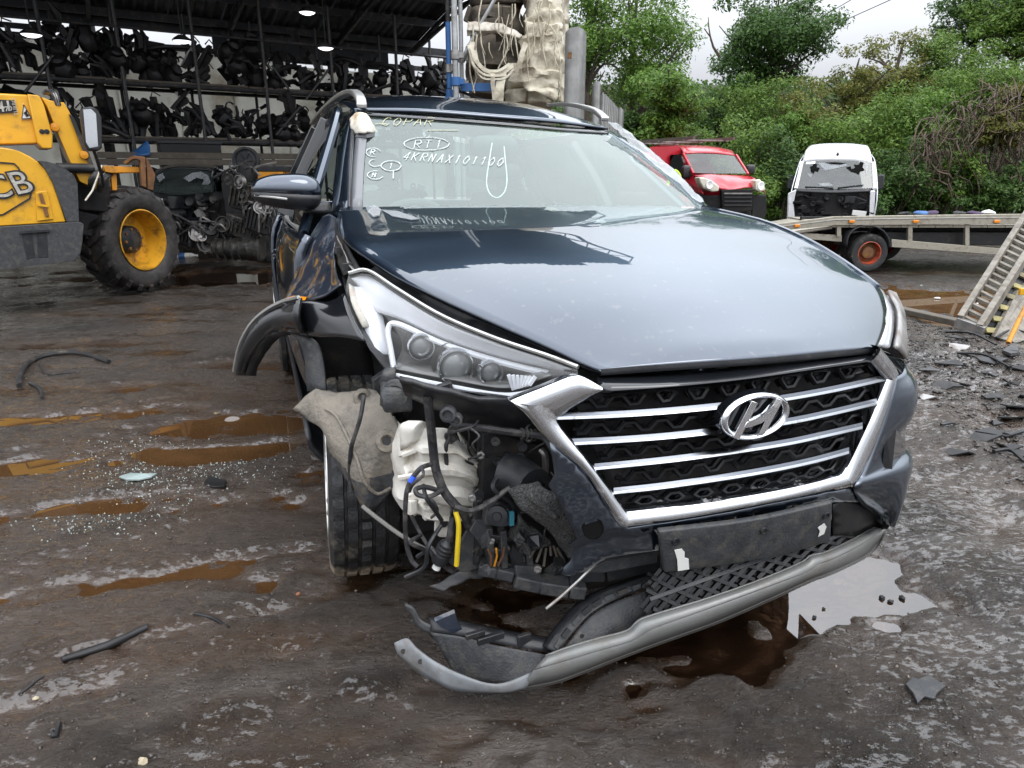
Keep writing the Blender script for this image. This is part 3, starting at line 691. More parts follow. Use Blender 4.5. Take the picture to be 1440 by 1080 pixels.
TREES = [('bright', 893, -70, 170, 165, 21, 'tall light green tree rising behind the metal fence post', 16000, .105), ('bright', 828, -60, 150, 80, 20, 'light green tree between the wrapped stack and the fence post', 8000, .1),
         ('bright', 948, 82, 215, 120, 17.4, 'small bright green tree standing in front of the dark tree, left of the red van', 9000, .10), ('dark', 1087, -40, 165, 150, 25, 'big dark green tree against the pale sky in the middle', 24000, .13),
         ('dark', 1378, -50, 80, 120, 27, 'dark tree rising at the top right above the hedge', 12000, .13), ('mid', 1440, -60, 110, 130, 25, 'mid green tree at the top right corner of the view', 12000, .13),
         ('dark', 1010, 105, 240, 110, 24, 'dark green tree below and left of the big dark tree', 10000, .12), ('olive', 1200, 62, 190, 105, 23, 'olive green hawthorn with drooping twigs on the skyline', 7000, .1),
         ('olive', 1262, 34, 170, 100, 23.5, 'olive hawthorn tree, tallest on the hedge skyline left of the corner', 7000, .1), ('mid', 1325, 22, 160, 105, 24, 'mid green tree on the hedge skyline with thin upright shoots', 9000, .11)]
for i, (k, u, vt, vb, w_, Y, lab, n_, sz) in enumerate(TREES):
    plant('leafy_tree', lab, 'tree', 'trees behind the yard', k, u, vt, vb, w_, Y, 300 + i, n_, True, sz, 70 if n_ > 9000 else 45, .30 if k != 'olive' else .26)
SHR = [('dark', 868, 150, 235, 80, 17.8, 'dark shrub behind the palisade fence'), ('mid', 915, 150, 245, 80, 18, 'mid green shrub left of the red van roof'), ('mid', 975, 165, 290, 95, 18.5, 'green shrub directly behind the red van'),
       ('mid', 1040, 150, 300, 100, 19, 'broad green shrub between the red van and the white van'), ('ivy', 1095, 175, 310, 90, 18.4, 'ivy clad shrub at the left side of the white van'), ('olive', 1140, 105, 230, 100, 21, 'olive shrub below the skyline, above the white van'),
       ('mid', 1170, 140, 270, 110, 20, 'green shrub right behind the white van roof'), ('mid', 1235, 120, 260, 110, 20.4, 'leafy shrub up the bank right of the white van'), ('bright', 1285, 115, 230, 100, 20.6, 'light green shrub halfway up the bank'),
       ('ivy', 1255, 190, 315, 100, 18.4, 'ivy covered shrub low on the bank beside the white van mirror'), ('mid', 1330, 100, 215, 110, 21.5, 'green shrub above the dead vines'), ('mid', 1395, 70, 180, 110, 22, 'green shrub high on the bank at the right edge'),
       ('olive', 1440, 90, 190, 90, 21, 'olive shrub at the right edge above the vines'), ('ivy', 1315, 225, 318, 100, 18.3, 'ivy shrub at the foot of the bank behind the flatbed'), ('ivy', 1420, 235, 318, 90, 17.9, 'small ivy shrub under the vines at the right edge'), ('mid', 1352, 205, 300, 60, 17.9, 'green shrub growing through the left side of the dead vines'), ('olive', 1405, 150, 215, 55, 18.0, 'small olive tuft caught in the middle of the dead vines'), ('ivy', 1378, 235, 312, 60, 17.8, 'ivy tuft at the foot of the vines between two shrubs'), ('mid', 905, 60, 190, 110, 22, 'broad green shrub filling the gap behind the light green trees'),('mid', 1060, 100, 210, 120, 22.5, 'green shrub at the foot of the big dark tree'),
       ('dark', 1200, 225, 315, 90, 18.0, 'dark shrub low behind the white van'), ('mid', 1060, 235, 320, 80, 17.9, 'low green shrub right of the red van bonnet'), ('bright', 1110, 150, 225, 70, 20.5, 'light green shrub just above the white van'), ('mid', 1005, 210, 300, 90, 17.9, 'green shrub behind the red van windscreen')]
for i, (k, u, vt, vb, w_, Y, lab) in enumerate(SHR):
    plant('shrub', lab, 'shrub', 'shrubs on the bank', k, u, vt, vb, w_, Y, 400 + i, 6500, False, .095, 60, .30)
# ground cover of ivy over the bank itself: nobody could count it
R = np.random.default_rng(3); n_ = 46000
px = R.uniform(0, 26, n_); py = 18.2 + 11 * R.random(n_) ** 1.3; pz = bankz(px, py) + R.uniform(0, .45, n_)
nr = R.normal(size=(n_, 3)) * .6 + np.array([0, -.7, .6]); nr /= np.linalg.norm(nr, axis=1)[:, None]
t_ = np.cross(nr, R.normal(size=(n_, 3))); t_ /= np.linalg.norm(t_, axis=1)[:, None]; b_ = np.cross(nr, t_); s_ = (.10 + .10 * R.random(n_))[:, None]
p_ = np.stack([px, py, pz], -1); co = np.stack([p_ - t_ * s_ * .5, p_ + b_ * s_ * .35, p_ + t_ * s_ * .5, p_ - b_ * s_ * .35], 1).reshape(-1, 3).astype(np.float32)
me = bpy.data.meshes.new('ivy'); me.vertices.add(n_ * 4); me.vertices.foreach_set('co', co.ravel()); me.loops.add(n_ * 4); me.loops.foreach_set('vertex_index', np.arange(n_ * 4, dtype=np.int32))
me.polygons.add(n_); me.polygons.foreach_set('loop_start', np.arange(0, n_ * 4, 4, dtype=np.int32)); me.polygons.foreach_set('loop_total', np.full(n_, 4, dtype=np.int32)); me.update(calc_edges=True); me.materials.append(LF['ivy'])
iv = link('ivy', me); iv['kind'] = 'stuff'; tag(iv, 'ivy and leafy ground cover spread over the bank', 'ground cover')
# dead vines hanging down the right of the bank
random.seed(31); g = G()
for i in range(300):
    u = random.uniform(1290, 1480); top_v = 118 + 70 * max(0, (1372 - u) / 82) ** 1.2 + 26 * mnoise.noise(Vector((u * .04, 3.1, 0)))
    v0 = top_v + random.random() ** 1.5 * 120; Y = random.uniform(18.0, 19.2); L_n = random.uniform(18, 85); du = random.uniform(-38, 34)
    pts = []; ph = random.uniform(0, 6)
    for t in np.linspace(0, 1, 5): pts.append(WY(u + du * t + 9 * math.sin(ph + 5 * t), min(314, v0 + L_n * t ** 1.2 + random.uniform(-7, 7)), Y - .7 * math.sin(t * 3) + random.uniform(-.25, .25)))
    g.tube(pts, [random.uniform(.006, .017)] * 9, 4, smooth=9, caps=False)
vn = part('dead_vines', g, VINE, None, kind='stuff'); tag(vn, 'tangle of dead brown vines hanging over the bank at the right', 'vines')
# bare twig and overhead wires
q = WY(1000, 66, 22); t = thing('bare_branch', 'thin bare dead branch sticking up against the sky left of the dark tree', 'branch', q, 0, world=True)
g = G(); g.tube([WY(1012, 80, 22), WY(1003, 66, 22), WY(999, 52, 22), WY(990, 40, 22)], [.05, .035, .025, .012], 5); g.tube([WY(1000, 58, 22), WY(997, 40, 22), WY(996, 24, 22)], [.025, .018, .01], 5); part('twig', g, BARK, t)
for (a, b_, lab) in (((1150, 27, 32), (1210, -8, 26), 'upper of the thin overhead wires crossing the sky'), ((1158, 42, 32), (1265, -6, 26), 'lower and longest overhead wire crossing the sky'), ((1146, 5, 32), (1175, -8, 28), 'short overhead wire at the top edge of the sky')):
    p0, p1 = WY(*a), WY(*b_); p0 = p0 + (p0 - p1) * .6; p1 = p1 + (p1 - p0) * .8; g = G(); g.tube([p0, (p0 + p1) / 2 + V((0, 0, -.05)) if 'V' in globals() else (p0 + p1) / 2, p1], .016, 6, smooth=12)
    o = part('overhead_wire', g, SHEDST, None); tag(o, lab, 'wire', 'overhead wires')
# ================================================================== THE DAMAGED CAR  (local frame: x right in photo, y towards its rear, z up)
car = thing('damaged_car', 'dark navy sport utility car with smashed front corner and hanging bumper trim', 'car', (TX, TY, 0), YAW)
def cp(name, g, m, parent=None, **k): return part(name, g, m, parent or car, face=CO, **k)
V = Vector
# ---- bonnet
eL = [(845, 519, .13), (819, 510, .17), (770, 487, .25), (695, 454, .38), (620, 420, .54), (560, 390, .70), (519, 364, .86), (489, 341, 1.0), (473, 318, 1.2), (478, 292, 1.39)]
eR = [(1232, 489, .14), (1240, 474, .20), (1246, 455, .27), (1247, 432, .36), (1236, 404, .46), (1207, 382, .56), (1172, 358, .70), (1122, 331, .86), (1066, 309, 1.1), (986, 291, 1.42)]
L_ = [P(*q) for q in eL]; R_ = [P(*q) for q in eR]
rows = []
nR = len(L_)
for i in range(nR):
    a, b_ = L_[i], R_[i]; t = i / (nR - 1); row = []
    bow = [-.058, -.06, -.06, -.055, -.05, -.045, -.05, -.06, -.065, -.065][i]
    zc_ = [.918, .946, .974, 1.016, 1.058, 1.091, 1.119, 1.142, 1.166, 1.190][i]; crown = zc_ - (a.z + b_.z) / 2
    crown_ = [.006, .014, .028, .05, .068, .075, .07, .058, .035, .012][i]
    for s in np.linspace(-1, 1, 11):
        p = a.lerp(b_, (s + 1) / 2); q = 1 - abs(s) ** 2.6
        p = p + V((0, bow * (1 - s * s), crown * q)); row.append(p)
    rows.append(row)
nose = [p + V((0, -.004 if 0 < i < 10 else 0, -.022)) for i, p in enumerate(rows[0])]
nose2 = [p + V((0, .03, -.030)) for i, p in enumerate(rows[0])]
g = G(); g.grid(rows, 41, 50)
BON = g
bon = cp('bonnet', g, PAINT, solid=.010, sharp=60)
g = G(); g.grid([rows[0], [p + V((0, .002, -.016)) for p in rows[0]], [p + V((0, .05, -.024)) for p in rows[0]]], 30, 6); cp('bonnet_lip', g, BLACK, bon, sharp=70)
# dark seal and slam gap under the bonnet edge beside the headlamp
low = [P(u, v, y + .015) for u, v, y in ((850, 530, .14), (819, 520, .18), (770, 503, .26), (695, 478, .39), (620, 446, .55), (560, 411, .71), (515, 383, .86))]
g = G(); g.grid([[p + V((0, .0, -.010)) for p in L_[:7]], [a.lerp(b_, .5) + V((.03, .02, 0)) for a, b_ in zip(L_[:7], low)], low], 24, 6); cp('bonnet_seal', g, BLACK, bon, sharp=70)
# ---- windscreen
ws = [[(497, 293, 1.40), (600, 292, 1.36), (740, 291, 1.33), (870, 292, 1.35), (989, 294, 1.42)],
      [(503, 228, 1.70), (620, 228, 1.645), (740, 230, 1.625), (850, 233, 1.66), (924, 235, 1.74)],
      [(514, 158, 2.0), (620, 165, 1.955), (720, 173, 1.93), (790, 180, 1.95), (852, 184, 2.02)]]
wsp = [[P(*q) for q in r] for r in ws]
g = G(); g.grid(wsp, 29, 20)
WSB = BVHTree.FromPolygons([V(v) for v in g.v], g.f)
wind = cp('windscreen', g, WINDSCREEN, sharp=80)
def onglass(u, v, lift=.003):
    d = rot_car(ray(u, v)).normalized(); h = WSB.ray_cast(CO, d)
    if h[0] is None: return None, None
    nn = h[1] if h[1].dot(d) < 0 else -h[1]
    return h[0] + nn * lift, nn
top = wsp[2]
g = G(); g.grid([[p + V((0, .03, .010)) for p in top], [p + V((0, -.035, -.012)) for p in top]], 24, 3); cp('windscreen_header_band', g, GLOSSK, wind, solid=.004)
g = G(); g.grid([[P(u, v, y) for u, v, y in ((492, 293, 1.40), (496, 228, 1.70), (505, 160, 2.0))], [P(u, v, y) + V((0, -.006, .004)) for u, v, y in ((509, 293, 1.395), (512, 228, 1.69), (519, 162, 1.99))]], 10, 3); cp('windscreen_edge_trim', g, mat('grey_pillar_trim', (.13, .135, .145), .4, 0, .1, 9, coat=.3), wind, solid=.004)
# handwriting in paint pen on the glass
def pen(strokes, ox, oy, sx_, sy_, m, wdt=.0025, slant=.0, base=0.0):
    g = G()
    for st in strokes:
        pts, nn = [], []
        src = [V((x, y, 0)) for x, y in st]
        sm = spline(src, max(3, len(src) * 3)) if len(src) > 2 else src
        for p in sm:
            p = p + V((random.uniform(-.035, .035), random.uniform(-.03, .03), 0)); q, n_ = onglass(ox + (p.x + slant * p.y) * sx_, oy - p.y * sy_ + base * p.x * sx_, .0025)
            if q is None: break
            pts.append(q); nn.append(n_)
        if len(pts) > 1: g.ribbon(pts, wdt, nn, .001)
    if g.v: cp('pen_writing', g, m, wind, smooth=False)
GL = {'R': [[(0, 0), (0, 1)], [(0, 1), (.55, .95), (.6, .6), (0, .5)], [(.2, .5), (.65, 0)]], 'T': [[(.3, 0), (.3, 1)], [(-.05, 1), (.65, 1)]], '1': [[(.3, 0), (.3, 1)], [(.3, 1), (.1, .8)]],
      '4': [[(.45, 0), (.45, 1)], [(.45, 1), (0, .35)], [(0, .35), (.65, .35)]], 'K': [[(0, 0), (0, 1)], [(.6, 1), (0, .45)], [(.1, .5), (.65, 0)]], 'N': [[(0, 0), (0, 1)], [(0, 1), (.55, 0)], [(.55, 0), (.55, 1)]],
      'A': [[(0, 0), (.3, 1)], [(.3, 1), (.6, 0)], [(.12, .4), (.5, .4)]], 'X': [[(0, 0), (.6, 1)], [(0, 1), (.6, 0)]], '0': [[(.3, 1), (0, .6), (.1, .1), (.4, 0), (.6, .5), (.3, 1)]], 'Y': [[(0, 1), (.3, .5)], [(.6, 1), (.3, .5), (.2, 0)]],
      'C': [[(.6, .85), (.3, 1), (0, .6), (.1, .1), (.4, 0), (.6, .2)]], 'O': [[(.3, 1), (0, .6), (.1, .1), (.4, 0), (.6, .5), (.3, 1)]], 'P': [[(0, 0), (0, 1)], [(0, 1), (.55, .95), (.55, .55), (0, .5)]], 'L': [[(0, 1), (0, 0)], [(0, 0), (.5, 0)]]}
def word(t, ox, oy, adv, sx_, sy_, m, slant=.2, base=0):
    for i, ch in enumerate(t):
        if ch in GL: pen(GL[ch], ox + i * adv, oy + base * i * adv, sx_, sy_, m, slant=slant, base=base)
word('RT1', 582, 209, 15, 12, 11, PEN, .25)
ov = [(math.cos(a), math.sin(a)) for a in np.linspace(.3, 6.4, 14)]
pen([ov], 600, 203, 32, 9, PEN, .0026)
word('4KRNAX101100', 566, 226, 12, 10.5, 11, PEN, .55, .06)
pen([ov], 550, 234, 14, 7, PEN, .0028); word('1', 547, 238, 8, 8, 8, PEN)
pen([ov[:11]], 525, 215, 10, 6, PEN, .0024); word('R', 521, 218, 8, 8, 7, PEN); pen([ov[3:12]], 528, 230, 9, 5, PEN, .0024)
pen([ov[2:13]], 528, 247, 11, 6, PEN, .0024); word('N', 523, 250, 8, 8, 6, PEN); pen([[(0, 0), (0, 1)]], 553, 252, 1, 12, PEN, .0024)
word('COPAR', 537, 177, 15, 15, 11, PENY, .35); pen([[(0, 0), (1, .02)]], 600, 184, 44, 1, PENY, .0026); pen([[(0, 0), (.4, .1), (1, .0)]], 528, 175, 16, 3, PENY, .0026)
# cord looped behind the glass
cord = [(693, 195), (688, 225), (685, 250), (690, 266), (701, 271), (711, 262), (714, 245), (712, 222), (710, 200)]
pts = [onglass(u, v, -.02)[0] for u, v in cord]
hc = G(); hc.tube(pts, .0021, 6, smooth=40)
cord_o = part('hanging_cord', hc, LABELW, None); cord_o.location = (TX, TY, 0); cord_o.rotation_euler = (0, 0, YAW)
tag(cord_o, 'white cord loop hanging behind the windscreen of the damaged car', 'cord')
# ---- roof
g = G()
rr = [[(-.575, 2.04, 1.555), (-.3, 1.985, 1.552), (.04, 1.96, 1.535), (.34, 1.985, 1.523), (.635, 2.06, 1.505)],
      [(-.60, 2.28, 1.600), (-.3, 2.24, 1.622), (.04, 2.22, 1.615), (.34, 2.24, 1.602), (.66, 2.30, 1.545)],
      [(-.61, 2.7, 1.630), (-.3, 2.68, 1.672), (.04, 2.66, 1.672), (.34, 2.68, 1.652), (.67, 2.72, 1.575)],
      [(-.61, 3.4, 1.625), (-.3, 3.4, 1.665), (.04, 3.4, 1.665), (.34, 3.4, 1.64), (.66, 3.4, 1.57)],
      [(-.58, 4.1, 1.56), (-.3, 4.15, 1.60), (.04, 4.18, 1.60), (.34, 4.15, 1.58), (.62, 4.1, 1.52)]]
g.grid(rr, 25, 25); cp('roof', g, PAINT, solid=.012, sharp=70)
def rail(pts, w, lab):
    pts = spline([P(*q) for q in pts], 22); g = G()
    nm = [V((0, -.2, 1)).normalized()] * 22; g.ribbon(pts, w, nm, .022); return cp('roof_rail', g, SATIN, bevel=.006, label=lab, sharp=50)
rail([(509, 153, 1.99), (506, 141, 2.06), (496, 133, 2.25), (478, 139, 2.7), (456, 157, 3.4), (440, 176, 4.0)], .042, 'silver roof rail on the driver side')
rail([(851, 171, 2.05), (838, 160, 2.2), (820, 153.5, 2.5), (797, 149.5, 3.0), (772, 150, 3.7)], .04, 'silver roof rail on the far side')
# ---- pillars and side
g = G(); g.grid([[P(*q) for q in ((466, 302, 1.52), (470, 240, 1.85), (475, 195, 2.1), (486, 158, 2.3))], [P(*q) for q in ((480, 302, 1.42), (482, 240, 1.70), (487, 190, 1.95), (497, 152, 2.08))], [P(*q) + V((0, -.01, 0)) for q in ((493, 296, 1.40), (494, 240, 1.66), (498, 190, 1.9), (506, 156, 2.02))]], 10, 16)
cp('windscreen_pillar', g, PAINT, solid=.012, sharp=70, label='painted windscreen pillar beside the mirror')
g = G(); g.tube([P(490.5, 292, 1.395), P(492, 230, 1.68), P(497, 165, 1.98)], .006, 6, smooth=8); cp('pillar_seal', g, BLACK)
def side_pts(sg):
    prof = [(.24, .835), (.34, .87), (.55, .925), (.78, .955), (1.0, .945), (1.10, .905)]
    rows = []
    for z, x in prof:
        rows.append([V((sg * (x - (.055 if y < 1.6 else 0) - (.05 if y > 4.0 else 0)), y, z)) for y in (1.42, 1.9, 2.5, 3.1, 3.7, 4.25)])
    return rows
for sg in (-1, 1):
    sp_ = side_pts(sg)
    for nm, c0, c1, lab in (('front_door', 0, 2, None), ('rear_door', 2, 4, None), ('rear_quarter', 4, 5, None)):
        g = G(); g.grid([r[c0:c1 + 1] for r in sp_], 10, 16); d_o = cp(nm, g, PAINT, solid=.02, sharp=70, label=('far side ' if sg > 0 else 'driver side ') + nm.replace('_', ' '))
        if nm != 'rear_quarter':
            hy = 2.32 if nm == 'front_door' else 3.5
            g = G(); g.tube([V((sg * .955, hy - .1, .93)), V((sg * .962, hy - .07, .935)), V((sg * .962, hy + .07, .94)), V((sg * .95, hy + .1, .945))], .010, 8, smooth=10); cp('handle', g, PAINT, d_o)
    g = G(); g.grid([[V((sg * .80, 1.4, .2)), V((sg * .82, 3.2, .2))], [V((sg * .885, 1.4, .30)), V((sg * .90, 3.2, .30))], [V((sg * .90, 1.4, .36)), V((sg * .92, 3.2, .36))]], 8, 6); cp('sill_trim', g, BLACK, solid=.02)
    # side glass and frames
    bt = lambda y: V((sg * (.885 - max(0, 1.9 - y) * .08), y, 1.10))
    tp = lambda y: V((sg * (.655 if sg > 0 else .64), y, 1.545 if sg < 0 else 1.49))
    for nm, y0, y1, y0t, y1t in (('side_window', 1.62, 2.42, 2.22, 2.50), ('side_window', 2.52, 3.25, 2.60, 3.22), ('side_window', 3.33, 3.75, 3.30, 3.60)):
        g = G(); g.grid([[bt(y0), bt((y0 + y1) / 2), bt(y1)], [bt(y0).lerp(tp(y0t), .5) + V((sg * .02, 0, 0)), bt((y0 + y1) / 2).lerp(tp((y0t + y1t) / 2), .5) + V((sg * .02, 0, 0)), bt(y1).lerp(tp(y1t), .5) + V((sg * .02, 0, 0))], [tp(y0t), tp((y0t + y1t) / 2), tp(y1t)]], 8, 8)
        cp(nm, g, SIDEGLASS, sharp=80)
    g = G(); g.tube([bt(1.55) + V((0, 0, -.005)), tp(2.16), tp(2.5), tp(3.2), tp(3.62), bt(3.8)], .02, 8, smooth=30); cp('window_frame', g, PAINT)
    g = G(); g.tube([bt(1.58), bt(2.4), bt(3.2), bt(3.8)], .012, 6, smooth=16); cp('belt_trim', g, SATIN)
    for y, yt in ((2.47, 2.55), (3.29, 3.26)):
        g = G(); g.beam(bt(y), tp(yt), .03, .09, up=(sg, 0, 0)); cp('door_pillar', g, GLOSSK, bevel=.005)
    g = G(); g.grid([[bt(3.8), tp(3.62)], [V((sg * .80, 4.3, 1.08)), V((sg * .6, 4.12, 1.50))]], 6, 6); cp('rear_pillar', g, PAINT, solid=.02)
# far side A pillar + front wing of the far side
g = G(); g.grid([[P(*q) for q in ((989, 294, 1.42), (924, 235, 1.74), (852, 184, 2.02))], [P(*q) + V((.06, .05, .0)) for q in ((995, 296, 1.46), (930, 237, 1.78), (856, 184, 2.06))]], 10, 4); cp('windscreen_pillar', g, PAINT, solid=.012, label='far windscreen pillar under torn film')
g = G(); g.grid([[R_[9], R_[8], R_[7], R_[6], R_[5], R_[4]], [V((.86, 1.5, 1.08)), V((.87, 1.2, 1.03)), V((.86, .98, 1.0)), V((.85, .86, .96)), V((.85, .75, .93)), V((.85, .7, .90))], [V((.90, 1.5, .75)), V((.92, 1.3, .74)), V((.90, 1.1, .76)), V((.90, .9, .76)), V((.88, .75, .74)), V((.87, .68, .72))]], 16, 8); cp('front_wing', g, PAINT, solid=.01, label='far side front wing')
# tailgate
g = G(); g.grid([[V((-.82, 4.25, .3)), V((0, 4.42, .3)), V((.82, 4.25, .3))], [V((-.88, 4.28, .8)), V((0, 4.44, .8)), V((.88, 4.28, .8))], [V((-.80, 4.28, 1.1)), V((0, 4.4, 1.1)), V((.80, 4.28, 1.1))]], 12, 8); cp('tailgate', g, PAINT, solid=.02)
g = G(); g.grid([[V((-.78, 4.28, 1.12)), V((0, 4.39, 1.12)), V((.78, 4.28, 1.12))], [V((-.58, 4.1, 1.53)), V((0, 4.19, 1.58)), V((.60, 4.1, 1.50))]], 12, 6); cp('rear_window', g, VANGLASS)
g = G(); g.box((0, 2.5, .26), (1.5, 3.4, .10)); cp('floorpan', g, DARK, bevel=.01)
g = G(); g.box((.12, .66, .285), (1.2, .55, .03)); cp('ground_shade_slab', g, DARK)  # unseen slab added to darken the ground below the nose
# ---- interior
g = G(); g.grid([[V((-.70, 1.42, 1.06)), V((0, 1.36, 1.10)), V((.72, 1.44, 1.05))], [V((-.72, 1.75, 1.04)), V((0, 1.7, 1.08)), V((.74, 1.77, 1.03))], [V((-.72, 1.92, .92)), V((0, 1.88, .95)), V((.74, 1.92, .9))], [V((-.70, 1.96, .6)), V((0, 1.92, .6)), V((.72, 1.96, .6))]], 12, 12); cp('dashboard', g, SEATM, solid=.02)
Ms = Matrix.Translation(V((-.36, 2.02, 1.02))) @ Matrix.Rotation(math.radians(-62), 4, 'X')
g = G(); ring = [Ms @ V((.19 * math.cos(a), .19 * math.sin(a), 0)) for a in np.linspace(0, 2 * math.pi, 29)]; g.tube(ring, .016, 8); 
for a in (0, math.pi, -math.pi / 2): g.tube([Ms @ V((0, 0, -.02)), Ms @ V((.18 * math.cos(a), .18 * math.sin(a), 0))], .018, 6)
g.ell(Ms @ V((0, 0, -.01)), (.07, .05, .06), 12, 8); cp('steering_wheel', g, SEATM)
for sx_ in (-.37, .38):
    g = G(); g.grid([[V((sx_ - .24, 2.72, .6)), V((sx_, 2.68, .6)), V((sx_ + .24, 2.72, .6))], [V((sx_ - .25, 2.78, .95)), V((sx_, 2.75, .95)), V((sx_ + .25, 2.78, .95))], [V((sx_ - .2, 2.88, 1.2)), V((sx_, 2.86, 1.22)), V((sx_ + .2, 2.88, 1.2))]], 10, 10); s_o = cp('seat', g, SEATM, solid=.12, bevel=.02)
    g = G(); g.ell((sx_, 2.92, 1.33), (.14, .05, .09), 14, 8, e=.6); cp('headrest', g, SEATM, s_o)
q, nn = onglass(697, 184, -.075); g = G(); g.ell(q, (.11, .06, .05), 14, 8, e=.6); cp('sensor_pod', g, BLACK)
g = G(); g.ell(q + V((.02, .06, -.10)), (.13, .035, .04), 14, 8, e=.6); cp('interior_mirror', g, BLACK)
# ---- door mirror
mc = P(403, 272, 1.60); g = G(); n_up = 24
Mm = Matrix.Rotation(.10, 3, 'Z') @ Matrix.Rotation(.06, 3, 'Y')
full = G(); full.ell((0, 0, 0), (.118, .085, .074), 28, 18, e=.72)
def mdef(v):
    x, y, z = v
    k = (x + .118) / .236                       # 0 tip, 1 inner
    zz = z * (.72 + .34 * k) if z > 0 else z * (.55 + .3 * k)
    return V((x, y * (.6 + .4 * k), zz))
vs = [mc + Mm @ mdef(v) for v in full.v]
gu, gl_ = G(), G()
gu.add(vs, [f for f in full.f if np.mean([full.v[i][2] for i in f]) > -.008]); gl_.add([v + V((0, 0, -.0)) for v in vs], [f for f in full.f if np.mean([full.v[i][2] for i in f]) <= -.008])
mir = cp('door_mirror', gu, PAINT, solid=.004, sharp=60); cp('mirror_lower_shell', gl_, BLACK, mir, solid=.004, sharp=60)
g = G(); g.tube([mc + Mm @ V((-.112, -.025, -.012)), mc + Mm @ V((-.06, -.071, -.014)), mc + Mm @ V((-.01, -.086, -.018))], .004, 6, smooth=10); cp('indicator_strip', g, SATIN, mir)
g = G(); g.grid([[mc + V((.07, .02, -.035)), mc + V((.16, .05, -.03))], [mc + V((.06, .0, -.07)), mc + V((.165, .03, -.075))]], 6, 4); cp('mirror_arm', g, BLACK, mir, solid=.05, bevel=.01)
# ---- crumpled front wing on the driver side
def crump(v, a, b_):
    n_ = mnoise.noise_vector(v * 7.0) * .020 + mnoise.noise_vector(v * 19) * .007
    e = min(1, 4 * min(a, 1 - a, b_, 1 - b_) + .25); return v + n_ * e
wing = [[P(*q) for q in ((452, 304, 1.55), (463, 301, 1.48), (472, 306, 1.42), (478, 314, 1.33))],
        [P(*q) for q in ((434, 335, 1.5), (452, 338, 1.38), (463, 345, 1.26), (470, 352, 1.18))],
        [P(*q) for q in ((418, 376, 1.42), (440, 378, 1.28), (457, 380, 1.14), (470, 382, 1.04))],
        [P(*q) for q in ((398, 424, 1.3), (424, 423, 1.15), (450, 418, 1.02), (478, 400, .95))]]
g = G(); g.grid(wing, 26, 30, fn=crump); wg = cp('crumpled_front_wing', g, PAINTC, solid=.006, sharp=35, label='crumpled and creased driver side front wing')
g = G(); g.ribbon([P(399, 423, 1.27), P(412, 419, 1.2), P(430, 421, 1.12)], .016, V((-.3, -.7, .5)).normalized(), .002); cp('rust_patch', g, AMBER, wg, smooth=False)
inner = [[P(*q) for q in ((472, 308, 1.36), (484, 335, 1.12), (503, 372, .94), (520, 384, .86))], [P(*q) for q in ((466, 345, 1.3), (474, 368, 1.12), (484, 386, .98), (492, 392, .92))]]
g = G(); g.grid(inner, 14, 6, fn=lambda v, a, b_: v + mnoise.noise_vector(v * 22) * .008); cp('inner_wing_flange', g, DARK, solid=.006)
for (u, v, y) in ((478, 352, 1.1), (489, 375, .97)):
    g = G(); g.box(P(u, v, y), (.03, .02, .02), rz(.3)); cp('clip', g, GREYPL, smooth=False)
g = G(); g.grid([[P(474, 330, 1.14), P(482, 352, 1.06), P(496, 378, .93)], [P(478, 340, 1.13), P(488, 360, 1.04), P(503, 382, .91)]], 10, 3, fn=lambda v, a, b_: v + mnoise.noise_vector(v * 30) * .006); cp('bent_bracket', g, STEEL, solid=.004)
# torn tape and plastic at the corners
g = G(); g.grid([[P(*q) for q in ((492, 168, 1.93), (503, 158, 1.9), (517, 160, 1.9))], [P(*q) for q in ((493, 178, 1.90), (508, 172, 1.86), (524, 174, 1.88))], [P(*q) for q in ((497, 189, 1.9), (512, 186, 1.83), (531, 187, 1.9))]], 12, 12, fn=lambda v, a, b_: v + mnoise.noise_vector(v * 40) * .006); cp('crumpled_tape', g, CHALKY, solid=.012)
g = G(); g.ribbon([P(500, 191, 1.86), P(515, 192, 1.83), P(532, 189, 1.87)], .02, V((0, -.7, .7)), .002); cp('black_tape', g, BLACK, smooth=False)
BB = BVHTree.FromPolygons([V(v) for v in BON.v], BON.f)
def onbon(u, v, lift=.012):
    d = rot_car(ray(u, v)).normalized(); h = BB.ray_cast(CO, d)
    if h[0] is None: return P(u, v, 1.3)
    return h[0] + V((0, 0, lift))
g = G(); g.poly([onbon(u, v, .004) for u, v in ((514, 291), (528, 291), (536, 297), (534, 305), (525, 307), (517, 300))], (0, 0, .003)); cp('clear_tape', g, CLEARTAPE, smooth=False)
g = G(); g.poly([onbon(u, v, .004) for u, v in ((536, 297), (560, 299), (590, 310), (578, 311), (552, 306))], (0, 0, .002)); cp('clear_tape', g, CLEARTAPE, smooth=False)
g = G(); g.grid([[P(*q) for q in ((855, 172, 2.0), (880, 195, 1.9), (910, 222, 1.76), (950, 254, 1.6), (985, 286, 1.44))], [P(*q) for q in ((866, 172, 2.0), (896, 196, 1.92), (928, 222, 1.78), (962, 252, 1.64), (990, 283, 1.46))], [P(*q) + V((.03, .06, -.01)) for q in ((868, 174, 2.02), (898, 198, 1.94), (932, 226, 1.8), (966, 256, 1.66), (992, 288, 1.48))]], 30, 10, fn=lambda v, a, b_: v + mnoise.noise_vector(v * 28) * .009)
cp('torn_clear_film', g, FILM, sharp=15)
